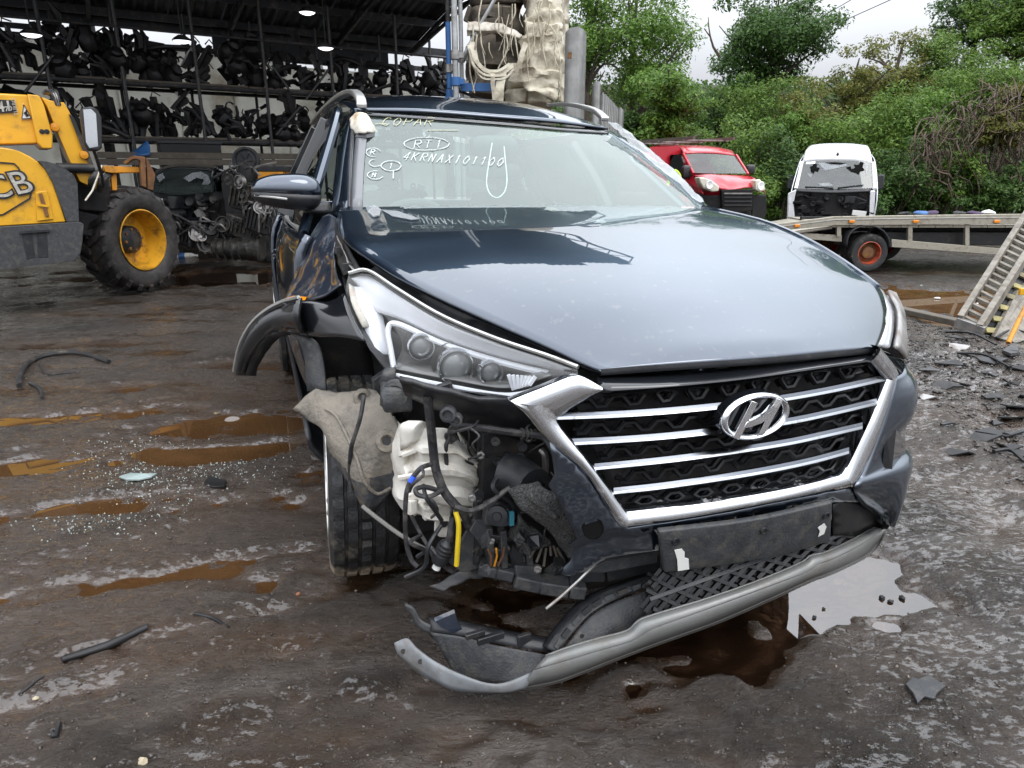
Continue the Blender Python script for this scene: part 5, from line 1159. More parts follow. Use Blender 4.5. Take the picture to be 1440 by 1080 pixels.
# ---- grey skid trim along the bottom, torn free on the left
def sk(u, v, off=0): return Pl(u, v, off)
top_e = [(768, 924), (800, 912), (840, 900), (882, 889), (897, 876), (914, 868), (996, 843), (1070, 817), (1128, 792), (1140, 783), (1162, 778), (1200, 760), (1232, 742)]
mid_e = [(752, 944), (800, 930), (840, 918), (885, 905), (907, 893), (924, 884), (1000, 857), (1076, 829), (1136, 806), (1150, 796), (1172, 788), (1208, 770), (1240, 749)]
bot_e = [(735, 970), (780, 961), (817, 948), (868, 928), (905, 914), (935, 903), (1010, 876), (1086, 843), (1140, 818), (1162, 810), (1185, 800), (1224, 779), (1246, 748)]
n_ = 40
te, me_, be = [spline([V((u, v, 0)) for u, v in q], n_) for q in (top_e, mid_e, bot_e)]
g = G(); K_ = [[sk(p.x, p.y - 1, .035) for p in te], [sk(p.x, p.y, .014) for p in te], [sk(p.x, p.y - 2, -.006) for p in me_], [sk(p.x, p.y - 3, .004) for p in be], [sk(p.x, p.y, .02) for p in be], [sk(p.x, p.y + 1.5, .06) for p in be]]
for r0_, r1_ in zip(K_[:-1], K_[1:]): g.grid([r0_, r1_], n_, 3)
skid = cp('skid_trim', g, SKID, solid=.005, sharp=30, label='grey lower bumper trim hanging off at the driver side')
tl = [(554, 904, .40), (572, 898, .385), (585, 912, .36), (610, 930, .32), (650, 950, .27), (700, 962, .24), (752, 944, .235)]
tb = [(560, 922, .40), (584, 944, .36), (607, 957, .33), (634, 970, .29), (670, 975, .265), (712, 975, .245), (740, 969, .24)]
y0s = sk(740, 968, 0).y
tL = [P(u, v, y0s + (y - .24) * 1.0 + .01) for u, v, y in tl]; tB = [P(u, v, y0s + (y - .24) * 1.0) for u, v, y in tb]
g = G(); g.grid([tL, [a.lerp(b_, .5) + V((-.002, -.004, .002)) for a, b_ in zip(tL, tB)], tB], 30, 5); cp('torn_trim_tail', g, mat('pale_torn_plastic', (.17, .18, .19), .5, 0, .2, 14, dirt=(.10, .09, .075), damt=.35, dscale=12), skid, solid=.006, sharp=40)
for t in (.08, .30):
    p = cr1(tL, t).lerp(cr1(tB, t), .45); M = axis_m(p + V((0, -.004, .002)), V((-.2, -1, .3))); g = G(); g.lathe([(.0001, .003), (.0065, .003)], 10, M); cp('trim_hole', g, DARK, skid)
# black corner piece
yb = y0s
cr_ = [[(606, 890, .15), (650, 896, .12), (700, 908, .085), (775, 922, .03)], [(618, 912, .14), (660, 918, .105), (705, 928, .07), (768, 932, .025)], [(641, 954, .11), (672, 960, .085), (700, 963, .06), (732, 963, .02)]]
g = G(); g.grid([[P(u, v, yb + y) for u, v, y in r] for r in cr_], 20, 10); bc = cp('bumper_corner', g, GREYPL, solid=.006, sharp=40, label='scuffed black bumper corner broken away from the car')
fl_ = [P(u, v, yb + y) for u, v, y in ((608, 889, .15), (650, 894, .12), (700, 905, .085), (778, 919, .03))]
g = G(); g.grid([fl_, [p + V((0, .02, .018)) for p in fl_], [p + V((0, .045, .016)) for p in fl_]], 16, 6); cp('corner_flange', g, BLACK, bc, solid=.005, sharp=30)
for (u, v, w_, h_) in ((737, 900, .036, .036), (762, 908, .03, .02), (690, 897, .07, .018), (668, 892, .05, .014)):
    p = P(u, v, yb + .07); g = G(); g.box(p, (w_, .012, h_), rz(.1)); cp('clip_tab', g, BLACK, bc, bevel=.002)
g = G(); g.poly([P(u, v, yb + .13) for u, v in ((612, 874), (640, 862), (645, 880), (660, 894), (648, 896), (620, 882))], (0, .01, .004)); cp('paint_shard', g, PAINTC, bc)
g = G(); g.grid([[P(u, v, yb + y) for u, v, y in ((569, 850, .20), (582, 856, .19), (592, 872, .18), (606, 880, .16))], [P(u, v, yb + y) for u, v, y in ((573, 860, .20), (580, 866, .19), (587, 882, .18), (604, 892, .16))]], 12, 4); cp('torn_tab', g, GREYPL, bc, solid=.006)
g = G(); g.grid([[P(u, v, yb + y) for u, v, y in ((577, 873, .2), (590, 880, .19), (605, 888, .16))], [P(u, v, yb + y) for u, v, y in ((592, 884, .2), (600, 890, .19), (610, 898, .16))]], 8, 3); cp('torn_tab', g, GREYPL, bc, solid=.004)
# arm curving back up to the bumper, and the black infill panel
a1 = [(770, 912, .02), (786, 888, .04), (808, 862, .055), (832, 842, .06), (862, 829, .05), (895, 817, .04), (925, 806, .04)]
a2 = [(784, 918, .005), (800, 896, .02), (824, 868, .03), (846, 852, .035), (872, 840, .03), (900, 830, .025), (930, 820, .03)]
A1 = [P(u, v, yb + y) for u, v, y in a1]; A2 = [P(u, v, yb + y) for u, v, y in a2]
g = G(); g.grid([[p + V((0, .03, -.01)) for p in A1], A1, A2, [p + V((0, .02, -.004)) for p in A2]], 26, 8); arm = cp('bumper_flange', g, BLACK, solid=.005, sharp=30)
for t in np.linspace(.08, .92, 9):
    p = cr1(A1, t).lerp(cr1(A2, t), .5) + V((-.003, -.008, .004)); tg = (cr1(A1, min(1, t + .03)) - cr1(A1, t - .03)).normalized()
    g = G(); g.beam(p - tg * .012, p + tg * .012, .012, .008, up=(0, -1, .5)); cp('flange_slot', g, DARK if int(t * 50) % 2 else GREYPL, arm, smooth=False)
g = G(); g.grid([[p + V((.004, -.004, -.004)) for p in A2], [P(u, v, yb + y) for u, v, y in ((783, 917, .0), (812, 905, .0), (838, 892, .0), (860, 880, .0), (884, 868, .0), (906, 852, .0), (914, 846, .005))], [P(u, v, yb + y) for u, v, y in ((784, 918, .0), (808, 912, -.0), (838, 901, -.01), (862, 895, -.01), (886, 887, -.012), (903, 874, -.01), (917, 866, -.01))]], 24, 10); cp('bumper_infill', g, GREYPL, solid=.005, sharp=60)
M = axis_m(P(818, 894, yb - .006), V((-.1, -1, .2))); g = G(); g.lathe([(.0001, .002), (.006, .002)], 10, M); cp('screw', g, DARK, arm)
# ---- what the missing bumper corner lays bare
g = G(); g.grid([[P(u, v, y) for u, v, y in ((556, 535, .85), (620, 550, .78), (720, 565, .62), (800, 560, .45))], [P(u, v, y) for u, v, y in ((566, 640, .95), (640, 660, .82), (730, 660, .66), (810, 650, .5))], [P(u, v, y) for u, v, y in ((575, 760, .95), (640, 790, .85), (740, 790, .66), (830, 770, .5))]], 16, 14, fn=lambda v, a, b_: v + mnoise.noise_vector(v * 9) * .03); cp('inner_wing', g, DARK, solid=.01, sharp=35)
g = G(); g.grid([[P(u, v, .30) for u, v in ((560, 534), (640, 556), (722, 566), (765, 582))], [P(u, v, .34) for u, v in ((566, 552), (640, 574), (716, 592), (770, 606))], [P(u, v, .40) for u, v in ((574, 558), (630, 585), (700, 612), (760, 622))]], 14, 8, fn=lambda v, a, b_: v + mnoise.noise_vector(v * 18) * .012); cp('headlamp_carrier', g, BLACK, solid=.012, sharp=35)
for (u, v, y, r) in ((630, 582, .30, .012), (641, 590, .30, .010), (556, 553, .5, .022)):
    M = axis_m(P(u, v, y), car_dir(0, -1, .1)); g = G(); g.lathe([(r * 1.6, -.01), (r * 1.5, .01), (r, .012), (r * .8, .003), (.0001, .003)], 16, M); cp('bolt', g, GREYPL)
g = G(); g.ell(P(556, 556, .52), (.042, .04, .034), 14, 10, e=.4).jitter(.018, 17, 3); cp('mount_block', g, GREYPL)
g = G(); g.ell(P(548, 538, .56), (.02, .02, .035), 10, 8, e=.4).jitter(.014, 24, 4); cp('mount_block', g, GREYPL)
# washer bottle
def wb(u, v, y): return P(u, v, y)
rowsb = [[(566, 606, .50), (590, 602, .44), (628, 604, .42), (650, 622, .46)], [(556, 640, .50), (590, 636, .42), (640, 638, .41), (674, 655, .46)], [(560, 672, .52), (592, 670, .43), (640, 672, .42), (672, 682, .47)], [(560, 706, .52), (594, 712, .44), (640, 716, .44), (670, 708, .48)], [(572, 718, .54), (600, 728, .48), (640, 730, .48), (664, 716, .52)]]
g = G(); fr_ = [[wb(*q) for q in r] for r in rowsb]
rws = [[r[0] + V((.0, .12, 0))] + r + [r[-1] + V((.01, .12, 0))] for r in fr_]
g.grid(rws, 26, 20, fn=lambda v, a, b_: v + mnoise.noise_vector(v * 11) * .012 + V((0, -1, 0)) * (.022 * (1 if (b_ * 4.2 % 1) > .55 else 0) - .02 * (1 if .30 < a < .40 else 0)) + mnoise.noise_vector(v * 30) * .003); wbt = cp('washer_bottle', g, BOTTLE, solid=.004, sharp=32, label='milky washer fluid bottle with torn bracket')
g = G(); g.grid([[wb(*q) for q in ((563, 634, .46), (562, 600, .45), (574, 591, .45))], [wb(*q) for q in ((582, 622, .42), (584, 604, .41), (594, 592, .42))], [wb(*q) for q in ((604, 612, .45), (606, 604, .45), (603, 596, .46))]], 10, 10); cp('bottle_neck', g, BOTTLE, wbt, solid=.006)
g = G(); g.poly([wb(u, v, .45) for u, v in ((612, 726), (640, 722), (639, 748), (632, 757), (618, 756), (611, 748))], V((0, .008, 0))); cp('bracket_tab', g, BOTTLE, wbt, bevel=.003)
M = axis_m(wb(624, 736, .445), car_dir(0, -1, .1)); g = G(); g.lathe([(.0001, .001), (.011, .001)], 14, M); cp('bracket_hole', g, DARK, wbt)
for st in (((560, 672), (600, 668), (640, 690), (668, 704)), ((566, 640), (600, 630), (650, 636), (672, 655)), ((590, 705), (604, 715), (640, 700))):
    g = G(); g.tube([wb(u, v, .425 + .0004 * abs(u - 612)) for u, v in st], .007, 6, smooth=16); cp('bottle_seam', g, BOTTLE, wbt)
for (u, v) in ((580, 712), (600, 720), (650, 712)):
    g = G(); g.box(wb(u, v, .46), (.02, .02, .04), rz(.2)); cp('bottle_foot', g, BOTTLE, wbt, bevel=.003)
# wiring and hoses: start-to-end runs
def run(nm, pts, r, m, lab=None, n=40, par=None):
    g = G(); g.tube([P(*q) for q in pts], r, 8, smooth=n); return cp(nm, g, m, par, label=lab)
lm = run('wiring_loom', [(601, 556, .33), (605, 590, .34), (609, 630, .36), (613, 660, .36), (624, 690, .35), (640, 710, .34), (652, 722, .34), (660, 742, .36)], .011, CABLE, 'taped main wiring loom hanging from the headlamp')
run('wire', [(608, 652, .36), (590, 660, .34), (574, 684, .34), (570, 715, .34), (571, 760, .36), (578, 786, .36), (587, 797, .35)], .006, CABLE)
run('blue_tape_band', [(582, 670, .337), (577, 678, .337)], .0075, BLWIRE, n=4)
run('wire', [(640, 712, .33), (662, 718, .31), (690, 706, .29), (714, 688, .28), (732, 682, .28)], .0065, CABLE)
run('wire', [(622, 690, .34), (604, 698, .32), (588, 696, .32), (585, 688, .33), (598, 685, .34), (618, 690, .35)], .006, CABLE)
run('grey_hose', [(510, 712, .60), (530, 728, .56), (560, 750, .52), (590, 768, .46), (612, 778, .40)], .006, GREYH)
run('wire', [(578, 724, .46), (590, 748, .44), (604, 772, .40), (611, 788, .38)], .005, CABLE)
run('yellow_cable', [(641, 720, .33), (645, 738, .32), (644, 765, .32), (642, 795, .33)], .0065, YWIRE)
run('wire', [(637, 727, .345), (634, 745, .34), (632, 760, .34)], .009, CABLE)
run('wire', [(512, 556, .62), (506, 590, .60), (494, 630, .62), (492, 665, .64), (494, 690, .64)], .006, CABLE)
run('coolant_pipe', [(638, 620, .40), (634, 610, .40), (640, 600, .38), (660, 600, .36), (692, 604, .34), (720, 608, .33), (748, 611, .31), (766, 616, .30), (778, 632, .28), (784, 645, .27)], .010, CABLE)
run('hose_end', [(634, 612, .40), (632, 622, .41), (638, 632, .42)], .009, GREYH, n=10)
for k in range(4):
    M = axis_m(P(734 + 6 * k, 610 + .6 * k, .315), car_dir(.9, .35, -.1)); g = G(); g.lathe([(.011, -.003), (.0145, -.002), (.0145, .002), (.011, .003)], 14, M); cp('hose_clamp', g, GREYPL)
run('metal_pipe', [(760, 632, .34), (766, 640, .33), (767, 660, .33), (762, 682, .34)], .009, STEEL)
# plug
a_, b_ = P(630, 762, .35), P(616, 793, .36); M = Matrix.Translation(a_) @ (b_ - a_).to_track_quat('Z', 'Y').to_matrix().to_4x4(); L1 = (b_ - a_).length
g = G(); g.lathe([(.006, -.02), (.012, 0), (.019, .006), (.019, L1 * .55), (.022, L1 * .6), (.020, L1 * .9), (.013, L1)], 14, M, cap=True)
for q in (.2, .35, .5): g.lathe([(.019, L1 * q), (.0225, L1 * q + .002), (.0225, L1 * q + .006), (.019, L1 * q + .008)], 14, M)
pl_ = cp('connector_plug', g, BLACK, sharp=35); g = G(); g.lathe([(.010, L1), (.011, L1 + .014), (.0001, L1 + .015)], 14, M); cp('plug_tip', g, LABELW, pl_)
# dark structure beside the radiator
g = G(); g.poly([P(u, v, .40) for u, v in ((678, 610), (740, 596), (772, 650), (764, 690), (730, 690), (690, 720), (678, 700))], V((0, .05, 0))); cp('radiator_side', g, DARK, bevel=.004)
for (u, v) in ((700, 648), (714, 642), (733, 642), (735, 628), (697, 620)):
    M = axis_m(P(u, v, .395), car_dir(0, -1, .1)); g = G(); g.lathe([(.013, 0), (.012, .006), (.008, .006), (.0001, .004)], 14, M); cp('bolt', g, GREYPL if u % 2 else BLACK)
g = G(); g.tube([P(712, 664, .34), P(735, 672, .30), P(752, 684, .25)], [.05, .048, .045], 14); cp('crash_beam_end', g, BLACK)
fo = [[P(u, v, y) for u, v, y in ((714, 690, .24), (732, 681, .22), (757, 677, .20))], [P(u, v, y) for u, v, y in ((732, 716, .21), (756, 703, .18), (778, 696, .17))], [P(u, v, y) for u, v, y in ((762, 738, .20), (782, 726, .165), (800, 720, .16))], [P(u, v, y) for u, v, y in ((790, 770, .20), (806, 758, .165), (819, 747, .16))], [P(u, v, y) for u, v, y in ((800, 786, .19), (804, 780, .17), (812, 768, .165))]]
g = G(); g.grid(fo, 16, 26, fn=lambda v, a, b_: v + mnoise.noise_vector(v * 30) * .005 + V((0, -1, 0)) * (.012 if (.35 < a < .6 and .1 < b_ < .5) else 0)); fob = cp('foam_absorber', g, FOAM, solid=.05, sharp=30, label='broken speckled foam bumper absorber')
g = G(); g.grid([[P(u, v, .28) for u, v in ((728, 726), (760, 748), (772, 762))], [P(u, v, .28) for u, v in ((728, 762), (748, 772), (770, 768))]], 12, 8, fn=lambda v, a, b_: v + mnoise.noise_vector(v * 24) * .012); cp('foam_absorber', g, FOAM, solid=.03, sharp=30)
# horn / bracket
g = G(); g.poly([P(u, v, .30) for u, v in ((684, 712), (697, 706), (716, 716), (722, 738), (706, 742), (682, 738))], V((0, .03, 0))); hb = cp('horn_bracket', g, GREYPL, bevel=.003)
M = axis_m(P(699, 724, .295), car_dir(0, -1, .15)); g = G(); g.lathe([(.026, -.005), (.025, .008), (.012, .010), (.010, .016), (.0001, .016)], 18, M); cp('horn', g, BLACK, hb)
g = G(); g.box(P(719, 729, .29), (.012, .01, .035)); cp('blue_clip', g, mat('teal_clip', (.05, .25, .32), .4), hb)
# lower radiator support
for (pts, w_, m_) in (([(674, 796, .36), (700, 800, .34), (724, 806, .32)], .030, GREYPL), ([(724, 812, .30), (760, 820, .28), (800, 826, .25), (822, 828, .24)], .035, GREYPL), ([(800, 800, .28), (850, 800, .25), (925, 784, .22)], .05, BLACK)):
    q = [P(*p) for p in pts]; g = G()
    for p0, p1 in zip(q[:-1], q[1:]): g.beam(p0, p1, .05, w_)
    cp('lower_support', g, m_, bevel=.004)
for (u0, v0, u1, v1, y) in ((686, 740, 690, 792, .34), (706, 744, 708, 796, .33), (728, 760, 730, 800, .32), (742, 770, 744, 806, .31), (672, 700, 668, 790, .37)):
    g = G(); g.beam(P(u0, v0, y), P(u1, v1, y), .018, .03, up=(0, 1, 0)); cp('support_strut', g, GREYPL if u0 % 4 else BLACK, bevel=.003)
for (u0, v0, u1, v1) in ((676, 752, 740, 760), (684, 772, 742, 780), (690, 790, 744, 798)):
    g = G(); g.beam(P(u0, v0, .335), P(u1, v1, .315), .012, .012); cp('support_rib', g, BLACK, bevel=.002)
g = G(); g.poly([P(u, v, .29) for u, v in ((725, 796), (760, 797), (762, 818), (726, 812))], V((0, .02, 0))); cp('support_plate', g, GREYPL, bevel=.003)
for k in range(6):
    a0 = P(758 + 5 * k, 764 + (k % 3) * 3, .30); g = G(); g.tube([a0, a0 + V((.01 * (k - 3), -.01, -.03 - .008 * (k % 3)))], .004, 5); cp('torn_fibre', g, WOOD)
for k, (m_, lab) in enumerate(((RUST, None), (YELO, None), (RUST, None))):
    a0 = P(690 + 5 * k, 796, .31); g = G(); g.tube([a0, a0 + V((.006 * k, -.005, .03)), a0 + V((.012 * k - .01, -.01, .055))], .003, 5); cp('loose_wire', g, m_)
g = G(); g.grid([[P(u, v, y) for u, v, y in ((604, 826, .36), (640, 806, .36), (676, 796, .38))], [P(u, v, y) for u, v, y in ((622, 832, .34), (655, 818, .35), (690, 806, .37))]], 12, 6, fn=lambda v, a, b_: v + mnoise.noise_vector(v * 22) * .014); cp('torn_undertray', g, GREYPL, solid=.005, sharp=30)
g = G(); g.poly([P(u, v, .36) for u, v in ((630, 780), (646, 766), (662, 738), (676, 716), (680, 760), (676, 800), (650, 806), (628, 790))], V((0, .012, 0))); cp('torn_splash_panel', g, GREYPL, bevel=.003)
g = G(); g.tube([P(856, 778, .14), P(848, 786, .13), P(841, 789, .13), P(815, 815, .12), P(790, 838, .12), P(768, 856, .12)], .0035, 6); cp('broken_rod', g, STEEL)
g = G(); g.grid([[P(u, v, .26) for u, v in ((790, 800), (850, 792), (930, 772))], [P(u, v, .32) for u, v in ((760, 830), (850, 826), (930, 808))]], 10, 6); cp('bumper_backing', g, DARK, solid=.01)
g = G(); g.poly([P(u, v, .17) for u, v in ((820, 806), (850, 790), (925, 776), (925, 792), (850, 806))], V((0, .02, 0))); cp('dusty_recess', g, GREYPL, bevel=.003)

# tangle of smaller cables, torn shards and clips filling the cavity
random.seed(63)
for k in range(24):
    u0, v0 = random.uniform(585, 780), random.uniform(575, 770); y_ = random.uniform(.28, .44)
    du, dv = random.uniform(-60, 50), random.uniform(15, 85)
    g = G(); g.tube([P(u0, v0, y_), P(u0 + du * .3 + random.uniform(-14, 14), v0 + dv * .35, y_ - .03), P(u0 + du * .7 + random.uniform(-14, 14), v0 + dv * .7, y_ - .02), P(u0 + du, min(812, v0 + dv), y_)], random.choice((.0025, .003, .004, .0055)), 6, smooth=18); cp('loose_cable', g, random.choice((CABLE, CABLE, CABLE, BLACK)))
for k in range(20):
    u0, v0 = random.uniform(672, 800), random.uniform(690, 812); y_ = random.uniform(.24, .36); s_ = random.uniform(5, 13); n_ = random.randint(5, 7); a0 = random.random() * 6
    g = G(); g.poly([P(u0 + math.cos(a0 + i * 6.28 / n_) * s_ * random.uniform(.4, 1.5), v0 + math.sin(a0 + i * 6.28 / n_) * s_ * random.uniform(.4, 1.5), y_ + random.uniform(-.02, .02)) for i in range(n_)], V((0, .008, 0))); cp('broken_shard', g, random.choice((GREYPL, BLACK, BLACK, DARK, FOAM)), smooth=False)
for k in range(14):
    u0, v0 = random.uniform(560, 760), random.uniform(545, 600); g = G(); g.box(P(u0, v0, random.uniform(.36, .5)), (random.uniform(.015, .05), .02, random.uniform(.012, .03)), Matrix.Rotation(random.uniform(-.7, .7), 3, 'Y')); cp('clip', g, random.choice((GREYPL, BLACK, STEEL if k % 5 == 0 else BLACK)), bevel=.003)
for (u, v, y) in ((690, 760, .33), (712, 772, .33), (734, 786, .32), (664, 700, .36), (756, 800, .29), (676, 640, .40), (744, 616, .39)):
    M = axis_m(P(u, v, y), car_dir(0, -1, .1)); g = G(); g.lathe([(.012, -.004), (.011, .005), (.007, .006), (.0001, .005)], 6, M); cp('bolt', g, STEEL, smooth=False)
# ================================================================== FRAMES for the other big things
class Frame:
    def __init__(s, x, y, yaw, z=0.0): s.x, s.y, s.yaw, s.z = x, y, yaw, z; s.c, s.s = math.cos(yaw), math.sin(yaw); s.o = s.loc(ORG)
    def loc(s, p): a, b = p[0] - s.x, p[1] - s.y; return V((s.c * a + s.s * b, -s.s * a + s.c * b, p[2] - s.z))
    def dr(s, d): return V((s.c * d[0] + s.s * d[1], -s.s * d[0] + s.c * d[1], d[2]))
    def P(s, u, v, y): d = s.dr(ray(u, v)); return s.o + d * ((y - s.o.y) / d.y)
    def X(s, u, v, x): d = s.dr(ray(u, v)); return s.o + d * ((x - s.o.x) / d.x)
    def pl(s, pts, y): return [s.P(u, v, y) for u, v in pts]
    def thing(s, name, label, cat, group=None): return thing(name, label, cat, (s.x, s.y, s.z), s.yaw, group)
def textg(txt, size, depth, place, shear=0.0, bold=0.0):
    cu = bpy.data.curves.new('lettering', 'FONT'); cu.body = txt; cu.size = size; cu.extrude = depth; cu.shear = shear; cu.offset = bold; cu.align_x = 'CENTER'; cu.align_y = 'CENTER'; cu.resolution_u = 4
    o = bpy.data.objects.new('lettering', cu); C.objects.link(o); bpy.context.view_layer.update()
    me = bpy.data.meshes.new_from_object(o.evaluated_get(bpy.context.evaluated_depsgraph_get()))
    g = G(); g.add([place @ v.co for v in me.vertices], [tuple(p.vertices) for p in me.polygons])
    bpy.data.objects.remove(o); bpy.data.curves.remove(cu); bpy.data.meshes.remove(me); return g
def sidemat(c, x, up):      # local frame for flat lettering: x along text, up, normal = x cross up
    x = V(x).normalized(); up = V(up).normalized(); n_ = x.cross(up); M = Matrix((x, up, n_)).transposed().to_4x4(); M.translation = V(c); return M
# ---------------------------------------------------------------- wrapped stack
p0 = WY(725, 140, 9.0)
st = thing('wrapped_stack', 'tall stack of goods in torn cream stretch wrap behind the car roof', 'wrapped stack', (p0.x, 9.2, 0), 0, world=True)
random.seed(8)
def bale(u0, u1, v0, v1, Y, m, nm, amp=.05, dep=.55):
    a, b_ = WY(u0, v1, Y), WY(u1, v0, Y); c_ = (a + b_) / 2; w_ = (b_.x - a.x) / 2; h_ = (b_.z - a.z) / 2
    g = G(); g.ell((c_.x, Y + dep, c_.z), (w_, dep, h_), 40, 26, e=.35); sd_ = random.random() * 20
    g.v = [tuple(V(v) + mnoise.noise_vector(V(v) * 3.0 + V((sd_, 0, 0))) * amp + mnoise.noise_vector(V((v[0] * 3, v[1] * 3, v[2] * 16)) + V((0, sd_, 0))) * amp * .55) for v in g.v]
    return part(nm, g, m, st, sharp=50)
for (u0, u1, v0, v1, Y) in ((736, 792, 88, 122, 8.9), (734, 790, 44, 92, 8.95), (738, 794, -14, 48, 8.9), (736, 796, -80, -10, 8.95), (712, 744, 122, 150, 8.9), (742, 778, 118, 150, 8.85), (712, 742, 84, 128, 9.0)): bale(u0, u1, v0, v1, Y, WRAP, 'wrapped_bale')
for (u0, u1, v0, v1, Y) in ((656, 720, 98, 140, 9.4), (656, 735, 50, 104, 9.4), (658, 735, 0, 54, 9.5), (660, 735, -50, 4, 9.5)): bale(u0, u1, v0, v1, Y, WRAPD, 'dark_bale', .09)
for k in range(7):
    g = G(); u = 658 + 9 * k; c_ = WY(u, 20 + 14 * (k % 3), 8.9); g.box(c_, (.16, .1, .05), rz(.3 * k) @ Matrix.Rotation(.4 * (k - 3), 3, 'Y')); part('loose_box', g, WOOD if k % 2 else WRAPD, st, smooth=False)
def sheetg(rows_, m, nm, nu=24, nv=14, amp=.03):
    g = G(); g.grid([[WY(*q) for q in r] for r in rows_], nu, nv, fn=lambda v, a, b_: v + mnoise.noise_vector(V((v.x * 4, v.y * 4, v.z * 14))) * amp + mnoise.noise_vector(v * 13) * amp * .4); return part(nm, g, m, st, solid=.006, sharp=40)
sheetg([[(657, 30, 8.75), (680, 32, 8.7), (705, 34, 8.7), (732, 48, 8.75)], [(657, 40, 8.7), (680, 42, 8.66), (706, 45, 8.66), (732, 54, 8.7)], [(658, 52, 8.75), (680, 48, 8.7), (704, 49, 8.7), (730, 58, 8.75)]], CHALKY, 'folded_wrap')
sheetg([[(760, -10, 8.8), (776, -20, 8.75), (792, -20, 8.8)], [(738, 40, 8.75), (764, 38, 8.68), (790, 40, 8.75)], [(726, 92, 8.75), (752, 95, 8.68), (788, 95, 8.75)], [(712, 112, 8.78), (748, 125, 8.7), (786, 145, 8.78)]], WRAP, 'wrap_sheet', 30, 40, .05)
sheetg([[(792, -20, 8.85), (802, -20, 9.4)], [(790, 60, 8.85), (800, 60, 9.4)], [(787, 146, 8.85), (796, 146, 9.4)]], WRAP, 'wrap_sheet', 8, 30, .04)
for (pts, w_) in (([(662, 66, 8.6), (668, 84, 8.55), (684, 98, 8.55), (704, 102, 8.6), (722, 92, 8.65)], .045), ([(660, 74, 8.6), (668, 94, 8.55), (690, 106, 8.55), (712, 104, 8.6)], .025), ([(658, 62, 8.62), (664, 90, 8.58), (682, 110, 8.55), (708, 110, 8.58), (722, 98, 8.6)], .02), ([(668, 70, 8.62), (676, 92, 8.58), (696, 100, 8.56), (716, 90, 8.6)], .03), ([(693, 102, 8.56), (694, 122, 8.56), (694, 146, 8.6)], .05), ([(706, 105, 8.6), (703, 128, 8.56), (700, 148, 8.6)], .10), ([(740, 60, 8.64), (732, 84, 8.6), (724, 104, 8.62)], .06), ([(664, 58, 8.62), (662, 74, 8.6), (666, 88, 8.6)], .06)):
    g = G(); q = spline([WY(*p) for p in pts], 18); g.ribbon([p + mnoise.noise_vector(p * 6) * .02 for p in q], w_, V((0, -1, .1)), .006); part('wrap_strip', g, WRAP, st, sharp=40)
for k in range(40):
    u = random.uniform(657, 790); v = random.uniform(-10, 70); ln = random.uniform(20, 75); g = G(); pts = [WY(u + random.uniform(-3, 3), v, 8.66), WY(u + random.uniform(-6, 6), v + ln * .5, 8.62), WY(u + random.uniform(-8, 8), v + ln, 8.66)]
    g.tube(pts, random.uniform(.004, .009), 4, smooth=8); part('wrap_strand', g, WRAP, st)
g = G(); g.beam(V((p0.x - .9, 9.3, 1.05)), V((p0.x + .75, 9.3, 1.05)), .9, .12); part('pallet', g, WOOD, st, smooth=False)
for sx_ in (-.75, 0, .6):
    g = G(); g.beam(V((p0.x + sx_, 9.3, 0)), V((p0.x + sx_, 9.3, 1.0)), .12, .12); part('support_leg', g, SHEDST, st, smooth=False)
# scaffold standards in front of it
for (u, r, m_, Y, lab) in ((641, .036, GALV, 8.6, 'bright galvanised scaffold pole, thickest, left of the wrapped stack'), (649.5, .026, GALV, 8.8, 'thin grey scaffold pole touching the left side of the wrapped stack'), (632, .028, SHEDST, 8.9, 'dark scaffold pole with blue sleeve left of the bright pole')):
    p = WY(u, 120, Y); t = thing('scaffold_pole', lab, 'pole', (p.x, Y, 0), 0, 'scaffold poles beside the wrapped stack')
    g = G(); g.tube([(0, 0, -.05), (0, 0, 5.2)], r, 12); part('tube', g, m_, t)
    for z in (2.22, 2.5):
        g = G(); g.lathe([(r * 1.05, -.05), (r * 1.7, -.045), (r * 1.7, .045), (r * 1.05, .05)], 12, Matrix.Translation((0, 0, z + .1 * (u > 640)))); g.box((r * 2, -.01, z + .1 * (u > 640)), (.06, .05, .06)); part('clamp', g, BLUE if z < 2.4 and u < 645 else STEEL, t)
    if u == 632:
        g = G(); g.tube([(0, 0, 2.28), (0, 0, 3.0)], r * 1.15, 12); part('blue_sleeve', g, BLUE, t)
g = G(); g.beam(WY(648, 123, 8.7), WY(706, 123, 8.7), .06, .09); o = part('blue_beam', g, BLUE, None, bevel=.004); tag(o, 'blue steel rack beam under the torn stretch wrap', 'beam')
g = G(); g.tube([WY(648, 88, 8.72), WY(672, 40, 8.72), WY(700, -8, 8.72)], .022, 8); o = part('scaffold_brace', g, GALV, None); tag(o, 'grey scaffold tube slanting up across the torn wrapped stack', 'pole')
g = G(); g.tube([WY(646, 128, 8.74), WY(672, 138, 8.74), WY(698, 146, 8.74)], .016, 8); o = part('scaffold_brace', g, SHEDST, None); tag(o, 'thin dark tube sloping down below the blue beam', 'pole')
